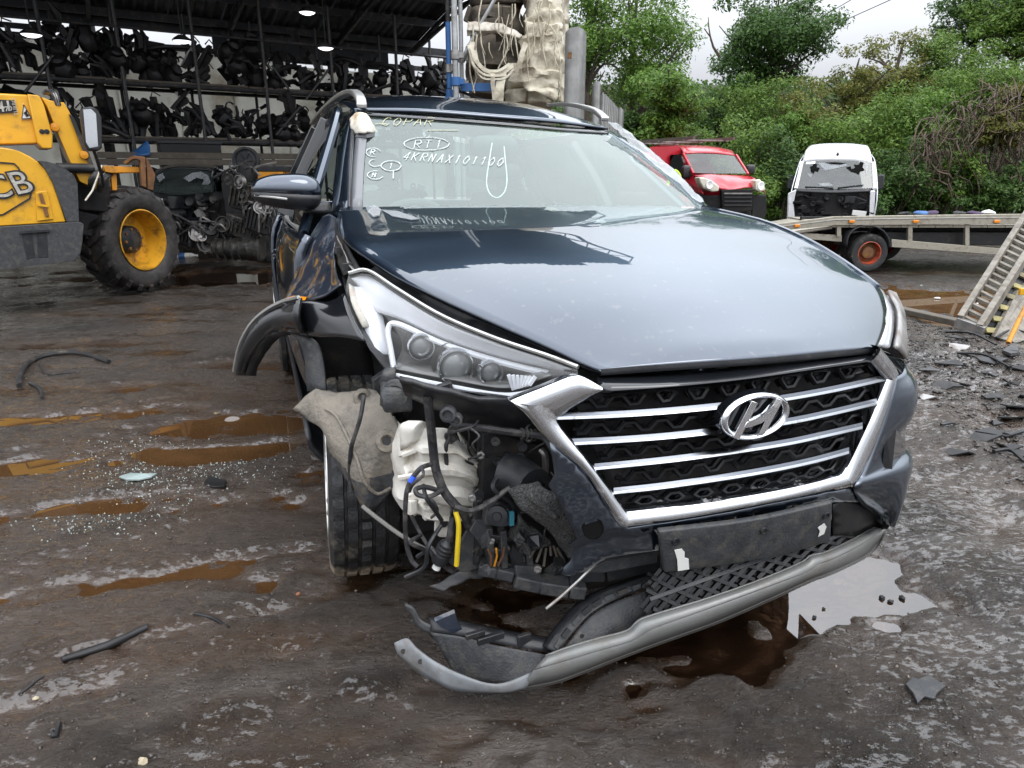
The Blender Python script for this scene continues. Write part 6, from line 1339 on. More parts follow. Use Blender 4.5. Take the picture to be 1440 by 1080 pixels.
# ---------------------------------------------------------------- palisade fence
FENCE = mat('weathered_grey_fence', (.17, .17, .165), .6, .3, .25, 10, dirt=(.10, .095, .085), damt=.4, dscale=6)
fn_ = thing('palisade_fence', 'galvanised palisade fence with one big pointed post beside the wrapped stack', 'fence', (WY(810, 140, 7).x, 7, 0), 0, world=True)
def pale(a_uv, b_uv, vb, Y0, Y1, m=None, nm='pale', top=None):
    u0, v0 = a_uv; u1, v1 = b_uv; um = u0 + (u1 - u0) * .62
    tp_ = [WY(u0, v0 + 8, Y0), WY(u0 + (um - u0) * .35, v0 + 1, Y0 - .02), WY(um, v0 - 1, Y0 - .03), WY(u1 - (u1 - um) * .3, v1 + 2, Y1), WY(u1, v1 + 9, Y1)]
    bt_ = [V((p.x, p.y, 0)) for p in tp_]; g = G(); g.grid([bt_, [a.lerp(b_, .5) for a, b_ in zip(bt_, tp_)], tp_]); return part(nm, g, FENCE, fn_, solid=.012, sharp=20)
pale((795, 38), (825, 40), 150, 6.9, 7.0, nm='fence_post')
g = G(); g.box(WY(801, 78, 6.82), (.035, .03, .05)); part('bolt_plate', g, RUST, fn_, smooth=False)
pale((834, 115), (845, 116), 155, 8.2, 8.22, nm='fence_post'); pale((866, 152), (877, 153), 190, 11.0, 11.03, nm='fence_post')
for k in range(9):
    t = k / 8; u = 846 + 20 * t ** .85; v = 131 + 20 * t; Y = 8.5 + 2.3 * t; pale((u, v), (u + 3.4 - t, v + 1), 190, Y, Y + .01)
for z in (1.2, 1.75):
    a, b_ = WY(812, 150, 7.1), WY(872, 180, 11); g = G(); g.beam(V((a.x, 7.1, z)), V((b_.x, 11, z)), .04, .06); part('rail', g, GALV, fn_, smooth=False)
# ---------------------------------------------------------------- red van
RV = Frame(WY(1024, 290, 13).x, 13.0, .36, -.40)
rv = RV.thing('red_van', 'red delivery van with crumpled bonnet and black grille', 'van')
def rp(nm, g, m, par=None, **k): return part(nm, g, m, par or rv, **k)
g = G(); g.grid([[RV.P(u, v, y) for u, v, y in ((962, 215, .95), (985, 214, .9), (1012, 215, .9), (1034, 218, .95))], [RV.P(u, v, y) for u, v, y in ((954, 205, 1.5), (980, 205.5, 1.4), (1008, 207, 1.4), (1028, 211, 1.5))], [RV.P(u, v, y) for u, v, y in ((934, 204, 2.8), (960, 204, 2.8), (990, 205, 2.8), (1010, 208, 2.8))], [RV.P(u, v, y) for u, v, y in ((915, 206, 4.0), (940, 206, 4.0), (970, 207, 4.0), (992, 210, 4.0))]], 14, 12); rp('roof', g, REDP, solid=.03, sharp=70)
ws2 = [[RV.P(u, v, y) for u, v, y in ((977, 243, .62), (1000, 244, .55), (1026, 244, .55), (1051, 244, .62))], [RV.P(u, v, y) for u, v, y in ((963, 216.5, .96), (985, 216, .9), (1012, 217, .9), (1034, 219, .96))]]
g = G(); g.grid(ws2, 12, 6); rp('windscreen', g, VANGLASS)
g = G(); g.tube([RV.P(975, 244, .62), RV.P(961, 216, .97)], .03, 8); rp('pillar', g, REDP); g = G(); g.tube([RV.P(1052, 245, .62), RV.P(1035, 218, .97)], .03, 8); rp('pillar', g, REDP)
xs = RV.P(975, 246, .62).x - .02
bonr = [[RV.P(u, v, y) for u, v, y in ((974, 246, .64), (1000, 245, .58), (1026, 245.5, .58), (1053, 247, .64))], [RV.P(u, v, y) for u, v, y in ((978, 247, .45), (1000, 246, .40), (1030, 249, .38), (1059, 251, .45))], [RV.P(u, v, y) for u, v, y in ((984, 248, .28), (1008, 254, .24), (1034, 256, .20), (1063, 252, .28))], [RV.P(u, v, y) for u, v, y in ((988, 249, .16), (1013, 266, .08), (1036, 265, .05), (1062, 262, .12))]]
g = G(); g.grid(bonr, 24, 20, fn=lambda v, a, b_: v + mnoise.noise_vector(v * 5) * .045 * math.sin(math.pi * a) * b_); rp('bonnet', g, REDP, solid=.02, sharp=35, label='buckled red bonnet')
g = G(); g.grid([[RV.P(u, v, y) for u, v, y in ((958, 246, 1.1), (972, 246, .7), (986, 248, .25))], [RV.P(u, v, y) for u, v, y in ((958, 258, 1.05), (970, 258, .65), (984, 262, .22))], [RV.P(u, v, y) for u, v, y in ((958, 272, 1.05), (972, 272, .65), (988, 273, .12))]], 12, 10); rp('front_wing', g, REDP, solid=.02)
g = G(); g.grid([[RV.P(1053, 247, .64), RV.P(1063, 252, .28), RV.P(1070, 262, .14)], [RV.P(1060, 258, .7), RV.P(1072, 262, .30), RV.P(1077, 272, .16)]], 8, 4); rp('front_wing', g, REDP, solid=.02)
for pts, lab in (([(983, 249), (992, 250), (1003, 255), (1012, 262), (1011, 269), (1002, 270), (990, 265), (985, 257)], 'round edged left headlamp'), ([(1063, 253), (1069, 252), (1075, 258), (1077, 267), (1070, 270), (1063, 267)], 'round edged right headlamp')):
    P_ = [RV.P(u, v, -.02 + .002 * abs(u - 1040)) for u, v in pts]; g = G(); g.poly(P_, V((0, .16, 0))); h = rp('headlamp', g, mat('yellowed_lamp', (.66, .63, .52), .2, 0, .1, 9, coat=.6) if 'yellowed_lamp' not in MATS else MATS['yellowed_lamp'], bevel=.02, label=lab)
    c_ = sum(P_, V((0, 0, 0))) / len(P_); g = G(); g.lathe([(.02, -.01), (.07, .012), (.08, .006)], 16, axis_m(c_ + V((0, -.01, 0)), (0, -1, 0))); rp('reflector', g, LENSI, h)
g = G(); g.poly([RV.P(u, v, .04) for u, v in ((1015, 267), (1036, 266), (1059, 267), (1058, 296), (1036, 299), (1016, 296))], V((0, .08, 0))); gr2 = rp('grille', g, VANK, bevel=.01)
for k in range(4):
    g = G(); g.beam(RV.P(1018, 272 + 5.5 * k, .03), RV.P(1057, 272 + 5.5 * k, .03), .03, .025); rp('grille_slat', g, BLACK if k else STEEL, gr2)
for pts in ([(982, 274), (1014, 275), (1016, 284), (1016, 310), (986, 306)], [(1059, 275), (1078, 274), (1078, 302), (1072, 310), (1057, 310)], [(1016, 297), (1057, 297), (1057, 318), (1016, 318)]):
    g = G(); g.poly([RV.P(u, v, .05 + .003 * abs(u - 1030)) for u, v in pts], V((0, .15, 0))); rp('bumper', g, VANK, bevel=.02)
g = G(); g.poly([RV.P(u, v, 1.2) for u, v in ((914, 207), (953, 205), (962, 216), (957, 216.5), (941, 217.5), (943, 245), (959, 244), (964, 238), (968, 250), (962, 262), (914, 262))], V((.03, .05, 0))); rp('front_door', g, REDP)
sd = G(); sd.grid([[V((xs, .5, .3)), V((xs - .02, 1.8, .28)), V((xs, 4.1, .3))], [V((xs - .03, .6, .9)), V((xs - .05, 1.8, .9)), V((xs - .03, 4.1, .9))], [V((xs, .65, 1.25)), V((xs - .01, 1.8, 1.3)), V((xs, 4.1, 1.3))]], 14, 8); rp('side_panel', sd, REDP, solid=.02)
g = G(); g.grid([[V((xs + .01, 1.7, 1.3)), V((xs, 4.1, 1.3))], [V((xs + .12, 1.75, 2.12)), V((xs + .12, 4.05, 2.1))]], 8, 8); rp('upper_side_panel', g, REDP, solid=.02)
g = G(); g.poly([RV.P(u, v, 1.15) for u, v in ((942, 218), (957, 217), (963, 237), (958, 243), (944, 244))], V((.02, .02, 0))); rp('side_window', g, SIDEGLASS, smooth=False)
xr = -xs; g = G(); g.grid([[V((xr, .5, .3)), V((xr, 4.1, .3))], [V((xr + .03, .6, .9)), V((xr + .03, 4.1, .9))], [V((xr, .7, 1.3)), V((xr, 4.1, 1.3))], [V((xr - .12, 1.2, 2.05)), V((xr - .12, 4.05, 2.05))]], 8, 10); rp('side_panel', g, REDP, solid=.02)
g = G(); g.box((0, 4.1, 1.2), (2 * xr, .06, 1.8)); rp('rear_doors', g, REDP, bevel=.03)
g = G(); g.box((0, 2.2, .42), (1.6, 3.6, .2)); rp('underbody', g, DARK)
g = G(); g.box((0, 1.5, 1.0), (1.5, .4, .8)); g.box((-.4, 1.7, 1.5), (.5, .2, .4)); g.box((.4, 1.7, 1.5), (.5, .2, .4)); rp('seats', g, SEATM, bevel=.05)
for x_, y_ in ((xs + .08, .95), (xr - .08, .95), (xs + .08, 3.4), (xr - .08, 3.4)):
    g = G(); M = axis_m((x_, y_, .31), (1 if x_ > 0 else -1, 0, 0)); g.lathe([(.16, .08), (.22, .10), (.30, .09), (.31, .04), (.31, -.06), (.28, -.1)], 28, M); w = rp('wheel', g, RUBBER); g = G(); g.lathe([(.0001, .07), (.10, .08), (.19, .05), (.21, .09)], 20, M); rp('wheel_cover', g, SATIN, w)
for (u, v) in ((965, 242), (1055, 238)):
    g = G(); g.ell(RV.P(u, v, .75), (.10, .07, .13 if u < 1000 else .09), 12, 8, e=.6); rp('door_mirror', g, BLACK)
for k, y in enumerate((1.5, 2.4, 3.3)):
    g = G(); a, b_ = RV.P(954, 204, 1.5), RV.P(1026, 209, 1.5); g.beam(V((a.x + .1, y, a.z + .10)), V((b_.x - .05, y, a.z + .10)), .05, .03); rp('roof_bar', g, STEEL)
g = G(); a = RV.P(954, 204, 1.5); g.beam(V((a.x + .15, 1.2, a.z + .13)), V((a.x + .15, 3.9, a.z + .13)), .05, .06); g.beam(V((a.x + 1.1, 1.2, a.z + .13)), V((a.x + 1.1, 3.9, a.z + .13)), .05, .06); rp('roof_bar', g, WOOD)
g = G(); p = WY(948, 250, 11.5); g.tube([p + V((-.10, 0, -.12)), p + V((-.02, 0, .10)), p + V((.07, 0, .06)), p + V((.11, 0, -.06)), p + V((.08, 0, -.14))], .025, 8, smooth=16); o = part('strap', g, HIVIS, None); tag(o, 'bright yellow green loop of strap below the red van mirror', 'strap')
# ---------------------------------------------------------------- white van
q = WY(1175, 300, 16.5); WV = Frame(q.x, 16.5, -.40, -.40)
wv = WV.thing('white_van', 'white high roofed van with smashed windscreen and its nose stripped off', 'van')
def wp_(nm, g, m, par=None, **k): return part(nm, g, m, par or wv, **k)
def WVr(pts): return [WV.P(*q) for q in pts]
g = G(); g.grid([WVr([(1128, 228, .75), (1150, 226, .68), (1200, 226, .68), (1227, 229, .75)]), WVr([(1133, 212, .95), (1155, 209, .85), (1198, 209, .85), (1224, 213, .95)]), WVr([(1140, 204.5, 1.3), (1160, 202.5, 1.2), (1196, 202.5, 1.2), (1220, 205, 1.3)]), WVr([(1144, 204, 2.4), (1162, 202, 2.4), (1196, 202, 2.4), (1218, 205, 2.4)]), WVr([(1146, 206, 5.0), (1162, 204, 5.0), (1192, 204, 5.0), (1212, 206, 5.0)])], 18, 18); wp_('high_roof', g, WHITEP, solid=.03, sharp=70)
g = G(); g.grid([WVr([(1122, 265, .22), (1150, 266, .14), (1200, 266, .14), (1227, 265, .22)]), WVr([(1131, 227, .72), (1152, 226, .66), (1200, 226, .66), (1225, 228, .72)])], 20, 12); wsv = wp_('windscreen', g, VANGLASS)
WVB = BVHTree.FromPolygons([V(v) for v in g.v], g.f)
def onwv(u, v, l_=.02):
    d = WV.dr(ray(u, v)).normalized(); h = WVB.ray_cast(WV.o, d); return h[0] - d * l_ if h[0] is not None else WV.P(u, v, .5)
for pts in ([(1139, 234), (1143, 233), (1144, 230), (1149, 231), (1148, 235), (1153, 236), (1150, 241), (1146, 240), (1144, 244), (1140, 241)], [(1190, 235), (1196, 234), (1198, 238), (1203, 235), (1201, 231), (1207, 232), (1210, 227), (1215, 229), (1213, 235), (1216, 239), (1209, 241), (1208, 245), (1202, 242), (1197, 241)], [(1160, 228.5), (1175, 228), (1190, 229), (1183, 231), (1170, 230.5)]):
    g = G(); g.poly([onwv(u, v) for u, v in pts], V((0, .01, 0))); wp_('broken_hole', g, DEEP, wsv, smooth=False)
for pts in ([(1150, 229), (1160, 240), (1192, 233), (1186, 228)], [(1134, 243), (1142, 246), (1140, 250)], [(1150, 258), (1165, 257), (1172, 261), (1155, 262)], [(1216, 228), (1221, 232), (1218, 246)]):
    g = G(); g.poly([onwv(u, v, .012) for u, v in pts], V((0, .006, 0))); wp_('crazed_glass', g, CLEARTAPE, wsv, smooth=False)
g = G(); g.poly([onwv(u, v, .014) for u, v in ((1134, 227.5), (1147, 227), (1146, 230.5), (1133, 231))], V((0, .006, 0))); wp_('paper_label', g, LABELW, wsv, smooth=False)
for (u0, v0, u1, v1) in ((1132, 262.5, 1172, 264), (1178, 264, 1214, 260)):
    g = G(); g.tube([onwv(u0, v0, .03), onwv(u1, v1, .03)], .014, 5); wp_('wiper', g, BLACK, wsv)
for sg, e0, e1 in ((-1, (1128, 228, .75), (1119, 266, .22)), (1, (1228, 229, .75), (1230, 266, .22))):
    g = G(); g.tube(WVr([e0, e1]), .045, 8); wp_('pillar', g, WHITEP)
xl = WV.P(1112, 280, .4).x; xrr = WV.P(1231, 280, .4).x
for x_, sg, lab in ((xl, -1, 'left side'), (xrr, 1, 'right side')):
    g = G(); g.grid([[V((x_ + sg * .0, .15, .3)), V((x_, 1.5, .3)), V((x_, 5.2, .3))], [V((x_ + sg * .02, .12, 1.15)), V((x_ + sg * .03, 1.5, 1.2)), V((x_ + sg * .03, 5.2, 1.2))], [V((x_ - sg * .08, .75, 1.9)), V((x_ - sg * .05, 1.6, 1.9)), V((x_ - sg * .05, 5.2, 1.9))], [V((x_ - sg * .16, 1.3, 2.12)), V((x_ - sg * .16, 1.7, 2.14)), V((x_ - sg * .18, 5.2, 2.2))]], 14, 14); wp_('side_panel', g, WHITEP, solid=.02)
    g = G(); g.poly([V((x_ + sg * .03, .55, 1.3)), V((x_ + sg * .03, 1.5, 1.3)), V((x_ - sg * .05, 1.5, 1.85)), V((x_ - sg * .06, 1.05, 1.85))], V((sg * .012, 0, 0))); wp_('side_window', g, SIDEGLASS, smooth=False)
g = G(); g.poly(WVr([(1108, 272, .12), (1120, 266, .12), (1116, 285, .12), (1118, 312, .12), (1106, 312, .12)]), V((0, .25, 0))); wp_('front_wing', g, WHITEP, bevel=.02)
g = G(); g.poly(WVr([(1224, 268, .12), (1231, 268, .12), (1229, 312, .12), (1222, 312, .12)]), V((0, .25, 0))); wp_('front_wing', g, WHITEP, bevel=.02)
g = G(); g.poly(WVr([(1116, 267, .3), (1226, 267, .3), (1225, 325, .3), (1114, 325, .3)]), V((0, .4, 0))); eb2 = wp_('engine_bay', g, DARK, bevel=.01)
random.seed(4)
for k in range(44):
    u, v = random.uniform(1118, 1222), random.uniform(272, 308); g = G(); c_ = WV.P(u, v, random.uniform(.14, .28)); kk = k % 4
    if kk == 0: g.box(c_, (random.uniform(.05, .2), .1, random.uniform(.03, .12)), Matrix.Rotation(random.uniform(-.25, .25), 3, 'Y'))
    elif kk == 1: g.tube([c_, c_ + V((random.uniform(-.2, .2), -.03, random.uniform(-.08, .08))), c_ + V((random.uniform(-.35, .35), 0, random.uniform(-.15, .15)))], random.uniform(.012, .03), 7, smooth=8)
    elif kk == 2: g.lathe([(.0001, .02), (.03, .02), (.05, .03), (.07, .02), (.075, -.02)], 14, axis_m(c_, (random.uniform(-.4, .4), -1, .1)))
    else: g.ell(c_, (random.uniform(.04, .12), .06, random.uniform(.03, .08)), 10, 7, e=.6).jitter(.02, 12, k)
    wp_('engine_part', g, random.choice((SCRAPK, VANK, VANK, SCRAPK, STEEL if k % 11 == 0 else VANK)), eb2)
g = G(); g.box(WV.P(1195, 281, .15), (.22, .06, .16)); wp_('battery_box', g, BLACK, eb2, bevel=.01)
g = G(); g.box(WV.P(1208, 300, .15), (.3, .06, .12), Matrix.Rotation(.1, 3, 'Y')); wp_('white_bracket', g, LABELW, eb2, bevel=.01)
g = G(); g.grid([WVr([(1116, 264.5, .2), (1170, 267, .1), (1226, 264.5, .2)]), WVr([(1116, 269, .15), (1170, 271, .05), (1226, 269, .15)])], 12, 4); wp_('cowl', g, BLACK, solid=.02)
g = G(); c_ = WV.P(1178, 217, .74); g.poly([c_ + V((-.03, 0, 0)), c_ + V((0, 0, -.06)), c_ + V((.03, 0, 0)), c_ + V((0, 0, .06))], V((0, -.02, 0))); wp_('badge', g, SHEDST, smooth=False)
for u in (1111, 1238):
    g = G(); c_ = WV.P(u, 256, .6); g.box(c_, (.17, .1, .34), taper=.85); m_o = wp_('door_mirror', g, BLACK, bevel=.03); g = G(); g.beam(c_ + V((0, .02, -.1)), WV.P(1119 if u < 1200 else 1231, 262, .6), .05, .05); wp_('mirror_arm', g, BLACK, m_o)
g = G(); g.box(((xl + xrr) / 2, 2.6, .45), (1.7, 5, .25)); wp_('underbody', g, DARK); g = G(); g.box(((xl + xrr) / 2, 5.25, 1.35), (xrr - xl, .06, 2.1)); wp_('rear_doors', g, WHITEP, bevel=.03)
g = G(); g.box(((xl + xrr) / 2 - .45, 1.5, 1.15), (.5, .3, 1.0)); g.box(((xl + xrr) / 2 + .45, 1.5, 1.15), (.8, .3, 1.0)); wp_('seats', g, SEATM, bevel=.05)
for x_ in (xl + .12, xrr - .12):
    for y_ in (.9, 4.1):
        g = G(); M = axis_m((x_, y_, .33), (1 if x_ > 0 else -1, 0, 0)); g.lathe([(.17, .09), (.24, .11), (.32, .09), (.335, .04), (.335, -.07), (.29, -.11)], 24, M); wp_('wheel', g, RUBBER)
# ---------------------------------------------------------------- flatbed recovery truck
q = WZ(1222, 381, -.38); TR = Frame(q.x, q.y, -.02, -.40)
tr = TR.thing('flatbed_truck', 'aluminium beavertail flatbed recovery truck with red rimmed wheel', 'truck')
def tp_(nm, g, m, par=None, **k): return part(nm, g, m, par or tr, **k)
y0 = -.06
g = G(); g.poly(TR.pl([(1092, 315), (1174, 304.5), (1300, 302.5), (1520, 300), (1520, 314.5), (1300, 316), (1174, 317), (1099, 324)], y0), V((0, .06, 0))); bed = tp_('side_beam', g, ALU, bevel=.006)
g = G(); g.tube(TR.pl([(1094, 319), (1174, 309), (1300, 307), (1520, 305)], y0 - .006), .008, 6); tp_('beam_lip', g, SATIN, bed)
zt = TR.P(1300, 302.5, y0).z; xa, xb, xk = TR.P(1092, 315, y0).x, TR.P(1520, 300, y0).x, TR.P(1174, 304.5, y0).x; za = TR.P(1092, 315, y0).z
nb = 14
for k in range(nb):
    a = xk + (xb - xk) * k / nb; g = G(); g.box((a + (xb - xk) / nb / 2, 1.0, zt - .19), ((xb - xk) / nb - .012, 2.0, .05)); tp_('deck_plank', g, ALU, smooth=False)
g = G(); g.grid([[V((xa, .0, za - .19)), V((xk, .0, zt - .19))], [V((xa, 2.0, za - .19)), V((xk, 2.0, zt - .19))]], 6, 4); tp_('beavertail_ramp', g, ALU, solid=.05)
g = G(); g.beam(V((xk, 2.06, zt - .22)), V((xb, 2.06, zt - .22)), .05, .12); tp_('side_beam', g, ALU)
for k, (u, v) in enumerate(((1121, 317.5), (1198, 311.5), (1288, 311.5), (1402, 311.5))):
    g = G(); g.box(TR.P(u, v, y0 - .02), (.10, .03, .05)); tp_('marker_lamp', g, AMBER, bevel=.008)
g = G(); g.poly(TR.pl([(1254, 336.5), (1414, 350), (1414, 359), (1254, 347.5)], y0 + .05), V((0, .05, 0))); sg_ = tp_('side_guard', g, ALU, bevel=.005)
g = G(); g.poly(TR.pl([(1118, 327), (1184, 331), (1184, 340), (1121, 335)], y0 + .1), V((0, .05, 0))); tp_('side_guard', g, ALU, bevel=.005)
for (u, va, vb) in ((1279, 316, 339), (1359, 315, 345), (1179, 317, 332)):
    g = G(); g.beam(TR.P(u, va, y0 + .08), TR.P(u, vb, y0 + .08), .07, .06); tp_('guard_post', g, ALU)
for z_, y_ in ((zt - .22, .55), (zt - .22, 1.45)):
    g = G(); g.beam(V((xa + 1.0, y_, z_)), V((xb, y_, z_)), .09, .2); tp_('chassis_rail', g, DARK)
g = G(); g.beam(V((xk + .9, .3, zt - .42)), V((xb, .3, zt - .42)), .3, .22); tp_('tool_locker', g, DARK, bevel=.01)
wcx = TR.P(1222, 352, 0).x; rwh = .335
for x_, y_, lab in ((wcx, .06, 'outer rear wheel with red painted rim'), (wcx, .32, None), (wcx, 1.75, None), (wcx + 1.15, 1.75, 'far side wheel in shadow')):
    M = axis_m((x_, y_, .34), (0, -1, 0)); g = G(); g.lathe([(.20, .09), (.24, .11), (.31, .10), (rwh, .06), (rwh, -.06), (.31, -.10), (.2, -.1)], 36, M); w = tp_('wheel', g, RUBBER, label=lab)
    g = G(); g.lathe([(.205, .095), (.19, .10), (.175, .02), (.17, -.02)], 30, M); tp_('red_rim', g, mat('red_rim_paint', (.50, .075, .03), .5, dirt=(.08, .05, .04), damt=.45, dscale=9) if 'red_rim_paint' not in MATS else MATS['red_rim_paint'], w)
    g = G(); g.lathe([(.172, -.02), (.12, .0), (.10, .05), (.05, .06), (.0001, .055)], 24, M); hb_ = tp_('hub', g, RUST, w)
ma_ = [(1190, 347), (1192, 334), (1200, 323), (1215, 317), (1232, 318), (1246, 327), (1252, 340), (1253, 348)]
g = G(); A_ = spline(TR.pl(ma_, -.06), 20); g.grid([A_, [p + V((0, .5, 0)) for p in A_]], 20, 3); tp_('mudguard', g, BLACK, solid=.02)
for (u, v, c_) in ((1295, 300, BLUE), (1310, 299.5, mat('purple_rag', (.07, .045, .09), .8)), (1350, 300, SCRAPK), (1390, 299, LABELW), (1370, 300, MATS['purple_rag']), (1272, 301, SCRAPK)):
    p = TR.P(u, v, .8); g = G(); g.ell(p, (.13, .1, .045), 10, 6).jitter(.03, 9, u); part('deck_scrap', g, c_, None) if False else None
    o = link('rag', make_mesh('rag', g, c_)); M = Matrix.Translation((TR.x, TR.y, TR.z)) @ Matrix.Rotation(TR.yaw, 4, 'Z'); o.matrix_world = M
    tag(o, {1295: 'bright blue rag lying on the flatbed', 1310: 'purple rag right beside the blue rag on the flatbed', 1350: 'black rag in the middle of the flatbed deck', 1390: 'white rag on the flatbed near the right edge', 1370: 'purple rag between the black and white rags on the flatbed', 1272: 'black rag left of the blue rag on the flatbed'}[u], 'rag', 'rags on the flatbed')
# ---------------------------------------------------------------- loading ramps at the right
rb = WY(1365, 458, 5.75); rm = thing('loading_ramp', 'slatted aluminium loading ramp leaning at the right edge', 'ramp', (rb.x, rb.y, gsm(rb.x, rb.y)), 0, 'loading ramps at the right edge', world=True)
lA, lB = WY(1350, 450, 5.75), WY(1447, 297, 6.9); rA, rB = WY(1377, 463, 5.6), WY(1474, 310, 6.7)
for a, b_ in ((lA, lB), (rA, rB)):
    g = G(); g.beam(a, b_, .05, .10); part('ramp_rail', g, RAMPAL, rm, bevel=.004)
for k in range(19):
    t = (k + .6) / 19; a, b_ = lA.lerp(lB, t), rA.lerp(rB, t); g = G(); g.beam(a, b_, .055, .025); part('rung', g, RAMPAL, rm, smooth=False)
g = G(); g.beam(lA + V((-.03, 0, -.02)), rA + V((.03, -.02, -.02)), .06, .09); part('ramp_foot', g, STEEL, rm, bevel=.004)
rm2 = thing('loading_ramp', 'second ramp with yellow and black chevron strips behind the slatted one', 'ramp', (rb.x + .3, rb.y, gsm(rb.x, rb.y)), 0, 'loading ramps at the right edge', world=True)
cA, cB, dA, dB = WY(1382, 466, 5.7), WY(1478, 305, 6.9), WY(1402, 474, 5.7), WY(1500, 330, 6.9)
for a, b_ in ((dA, dB),):
    g = G(); g.beam(a, b_, .04, .12); part('ramp_rail', g, RAMPAL, rm2, bevel=.004)
g = G(); g.add([cA, dA, dB, cB], [(0, 1, 2, 3)]); part('ramp_plate', g, GREYPL, rm2, solid=.02)
for k in range(11):
    t = k / 11; a, b_ = cA.lerp(cB, t), dA.lerp(dB, t + .035); nn = (cB - cA).cross(dA - cA).normalized(); nn = nn if nn.y < 0 else -nn
    g = G(); g.beam(a + nn * .025, b_ + nn * .025, .05, .02, up=nn); part('chevron_strip', g, mat('chevron_yellow', (.36, .31, .12), .65, dirt=(.13, .11, .07), damt=.5) if 'chevron_yellow' not in MATS else MATS['chevron_yellow'], rm2, smooth=False)
pA = [WY(1399, 474, 5.6), WY(1432, 408, 6.1), WY(1470, 380, 6.3), WY(1470, 470, 5.8), WY(1430, 482, 5.5)]
g = G(); g.poly(pA, V((.0, .05, 0))); o = part('steel_flap', g, RAMPAL, None, bevel=.004); tag(o, 'grey folded steel plate leaning right of the chevron ramp', 'plate')
g = G(); g.tube([WY(1418, 482, 5.4), WY(1432, 452, 5.5), WY(1446, 424, 5.6)], .018, 10); o = part('orange_bar', g, YELO, None); tag(o, 'orange steel bar leaning against the steel plate at the right edge', 'bar')
g = G(); g.box(WY(1437, 410, 5.9), (.05, .03, .06)); o = part('yellow_marker', g, YEL, None, bevel=.006); tag(o, 'small yellow block on the ramp at the right edge', 'block')
# ================================================================== TELEHANDLER
q = WY(115, 372, 6.5); JF = Frame(q.x, q.y, math.atan2(.6, .8), 0)
jc = JF.thing('telehandler', 'yellow telescopic handler with raised boom arm and big lugged tyre at the left', 'telehandler')
def jp(nm, g, m, par=None, **k): return part(nm, g, m, par or jc, **k)
def JP(pts, y=0): return [JF.P(u, v, y) for u, v in pts]
DY = V((0, .9, 0))
# engine cover: yellow body
g = G(); g.poly(JP([(-90, 205), (0, 207), (14, 209), (28, 213), (42, 220), (55, 229), (64, 238), (74, 256), (84, 285), (93, 312), (0, 318), (-90, 324)], .02), DY); ec_ = jp('engine_cover', g, YEL, bevel=.02, sharp=50)
g = G(); g.poly(JP([(54, 226), (66, 227), (80, 231), (93, 238), (104, 247), (109, 258), (111, 311), (94, 312), (84, 284), (74, 256), (64, 238)], .0), DY); jp('engine_cowl', g, GREYPL, bevel=.015, sharp=50)
sk_ = [(-90, 325), (0, 319), (111, 312), (118, 315), (116, 340), (113, 358), (105, 367), (60, 368), (42, 367), (33, 372), (0, 380), (-90, 388)]
g = G(); g.poly(JP(sk_, -.03), V((0, 1.0, 0))); skb = jp('side_skirt', g, GREYPL, bevel=.012, sharp=40)
for pts in ([(30, 329), (45, 328), (50, 362), (38, 365)], [(52, 328), (66, 327), (68, 362), (53, 362)]):
    g = G(); g.poly(JP(pts, -.034), V((0, .02, 0))); jp('step_recess', g, BLACK, skb, bevel=.003)
g = G(); g.beam(*JP([(28, 327), (70, 324)], -.045), .03, .02); jp('step_edge', g, BLACK, skb)
# latch
g = G(); g.poly(JP([(50, 270), (66, 268), (75, 308), (52, 311)], .012), V((0, -.012, 0))); la = jp('latch_plate', g, YEL, ec_, bevel=.004)
g = G(); g.beam(*JP([(56.5, 272), (66.5, 304)], -.004), .03, .03, up=(0, -1, 0)); jp('latch_slot', g, RUST, la); g = G(); g.beam(*JP([(53, 288), (68, 290)], -.012), .02, .02); jp('latch_handle', g, YEL, la)
# decal
deco = JP([(-60, 228), (0, 228.5), (20, 230), (26, 236), (43.5, 272), (42, 279), (4, 302), (-60, 306)], .012)
g = G(); ring = deco + [deco[0]]; 
for a, b_ in zip(ring[:-1], ring[1:]): g.beam(a, b_, .012, .006, up=(0, -1, 0))
jp('decal_border', g, SHEDST, ec_, smooth=False)
OFFW = mat('worn_silver_decal', (.42, .40, .36), .6, 0, .25, 20, dirt=(.14, .10, .05), damt=.3, dscale=18)
c0, c1 = JF.P(0, 262, .012), JF.P(28, 257, .012); xd = (c1 - c0).normalized(); xd.y = 0
upv = (JF.P(26, 236, .012) - JF.P(40, 272, .012)); upv = V((.0, 0, 1)); hgt = (JF.P(14, 238, .012) - JF.P(14, 290, .012)).length
M = sidemat(JF.P(9, 262, .008), (xd.x, 0, xd.z), upv)
g = textg('JCB', hgt * .90, .004, M, -.28, .012); jp('lettering', g, SHEDST, ec_, smooth=False)
M2 = M.copy(); M2.translation = M.translation + V((0, -.006, 0)); g = textg('JCB', hgt * .87, .004, M2, -.28, .0); jp('lettering', g, OFFW, ec_, smooth=False)
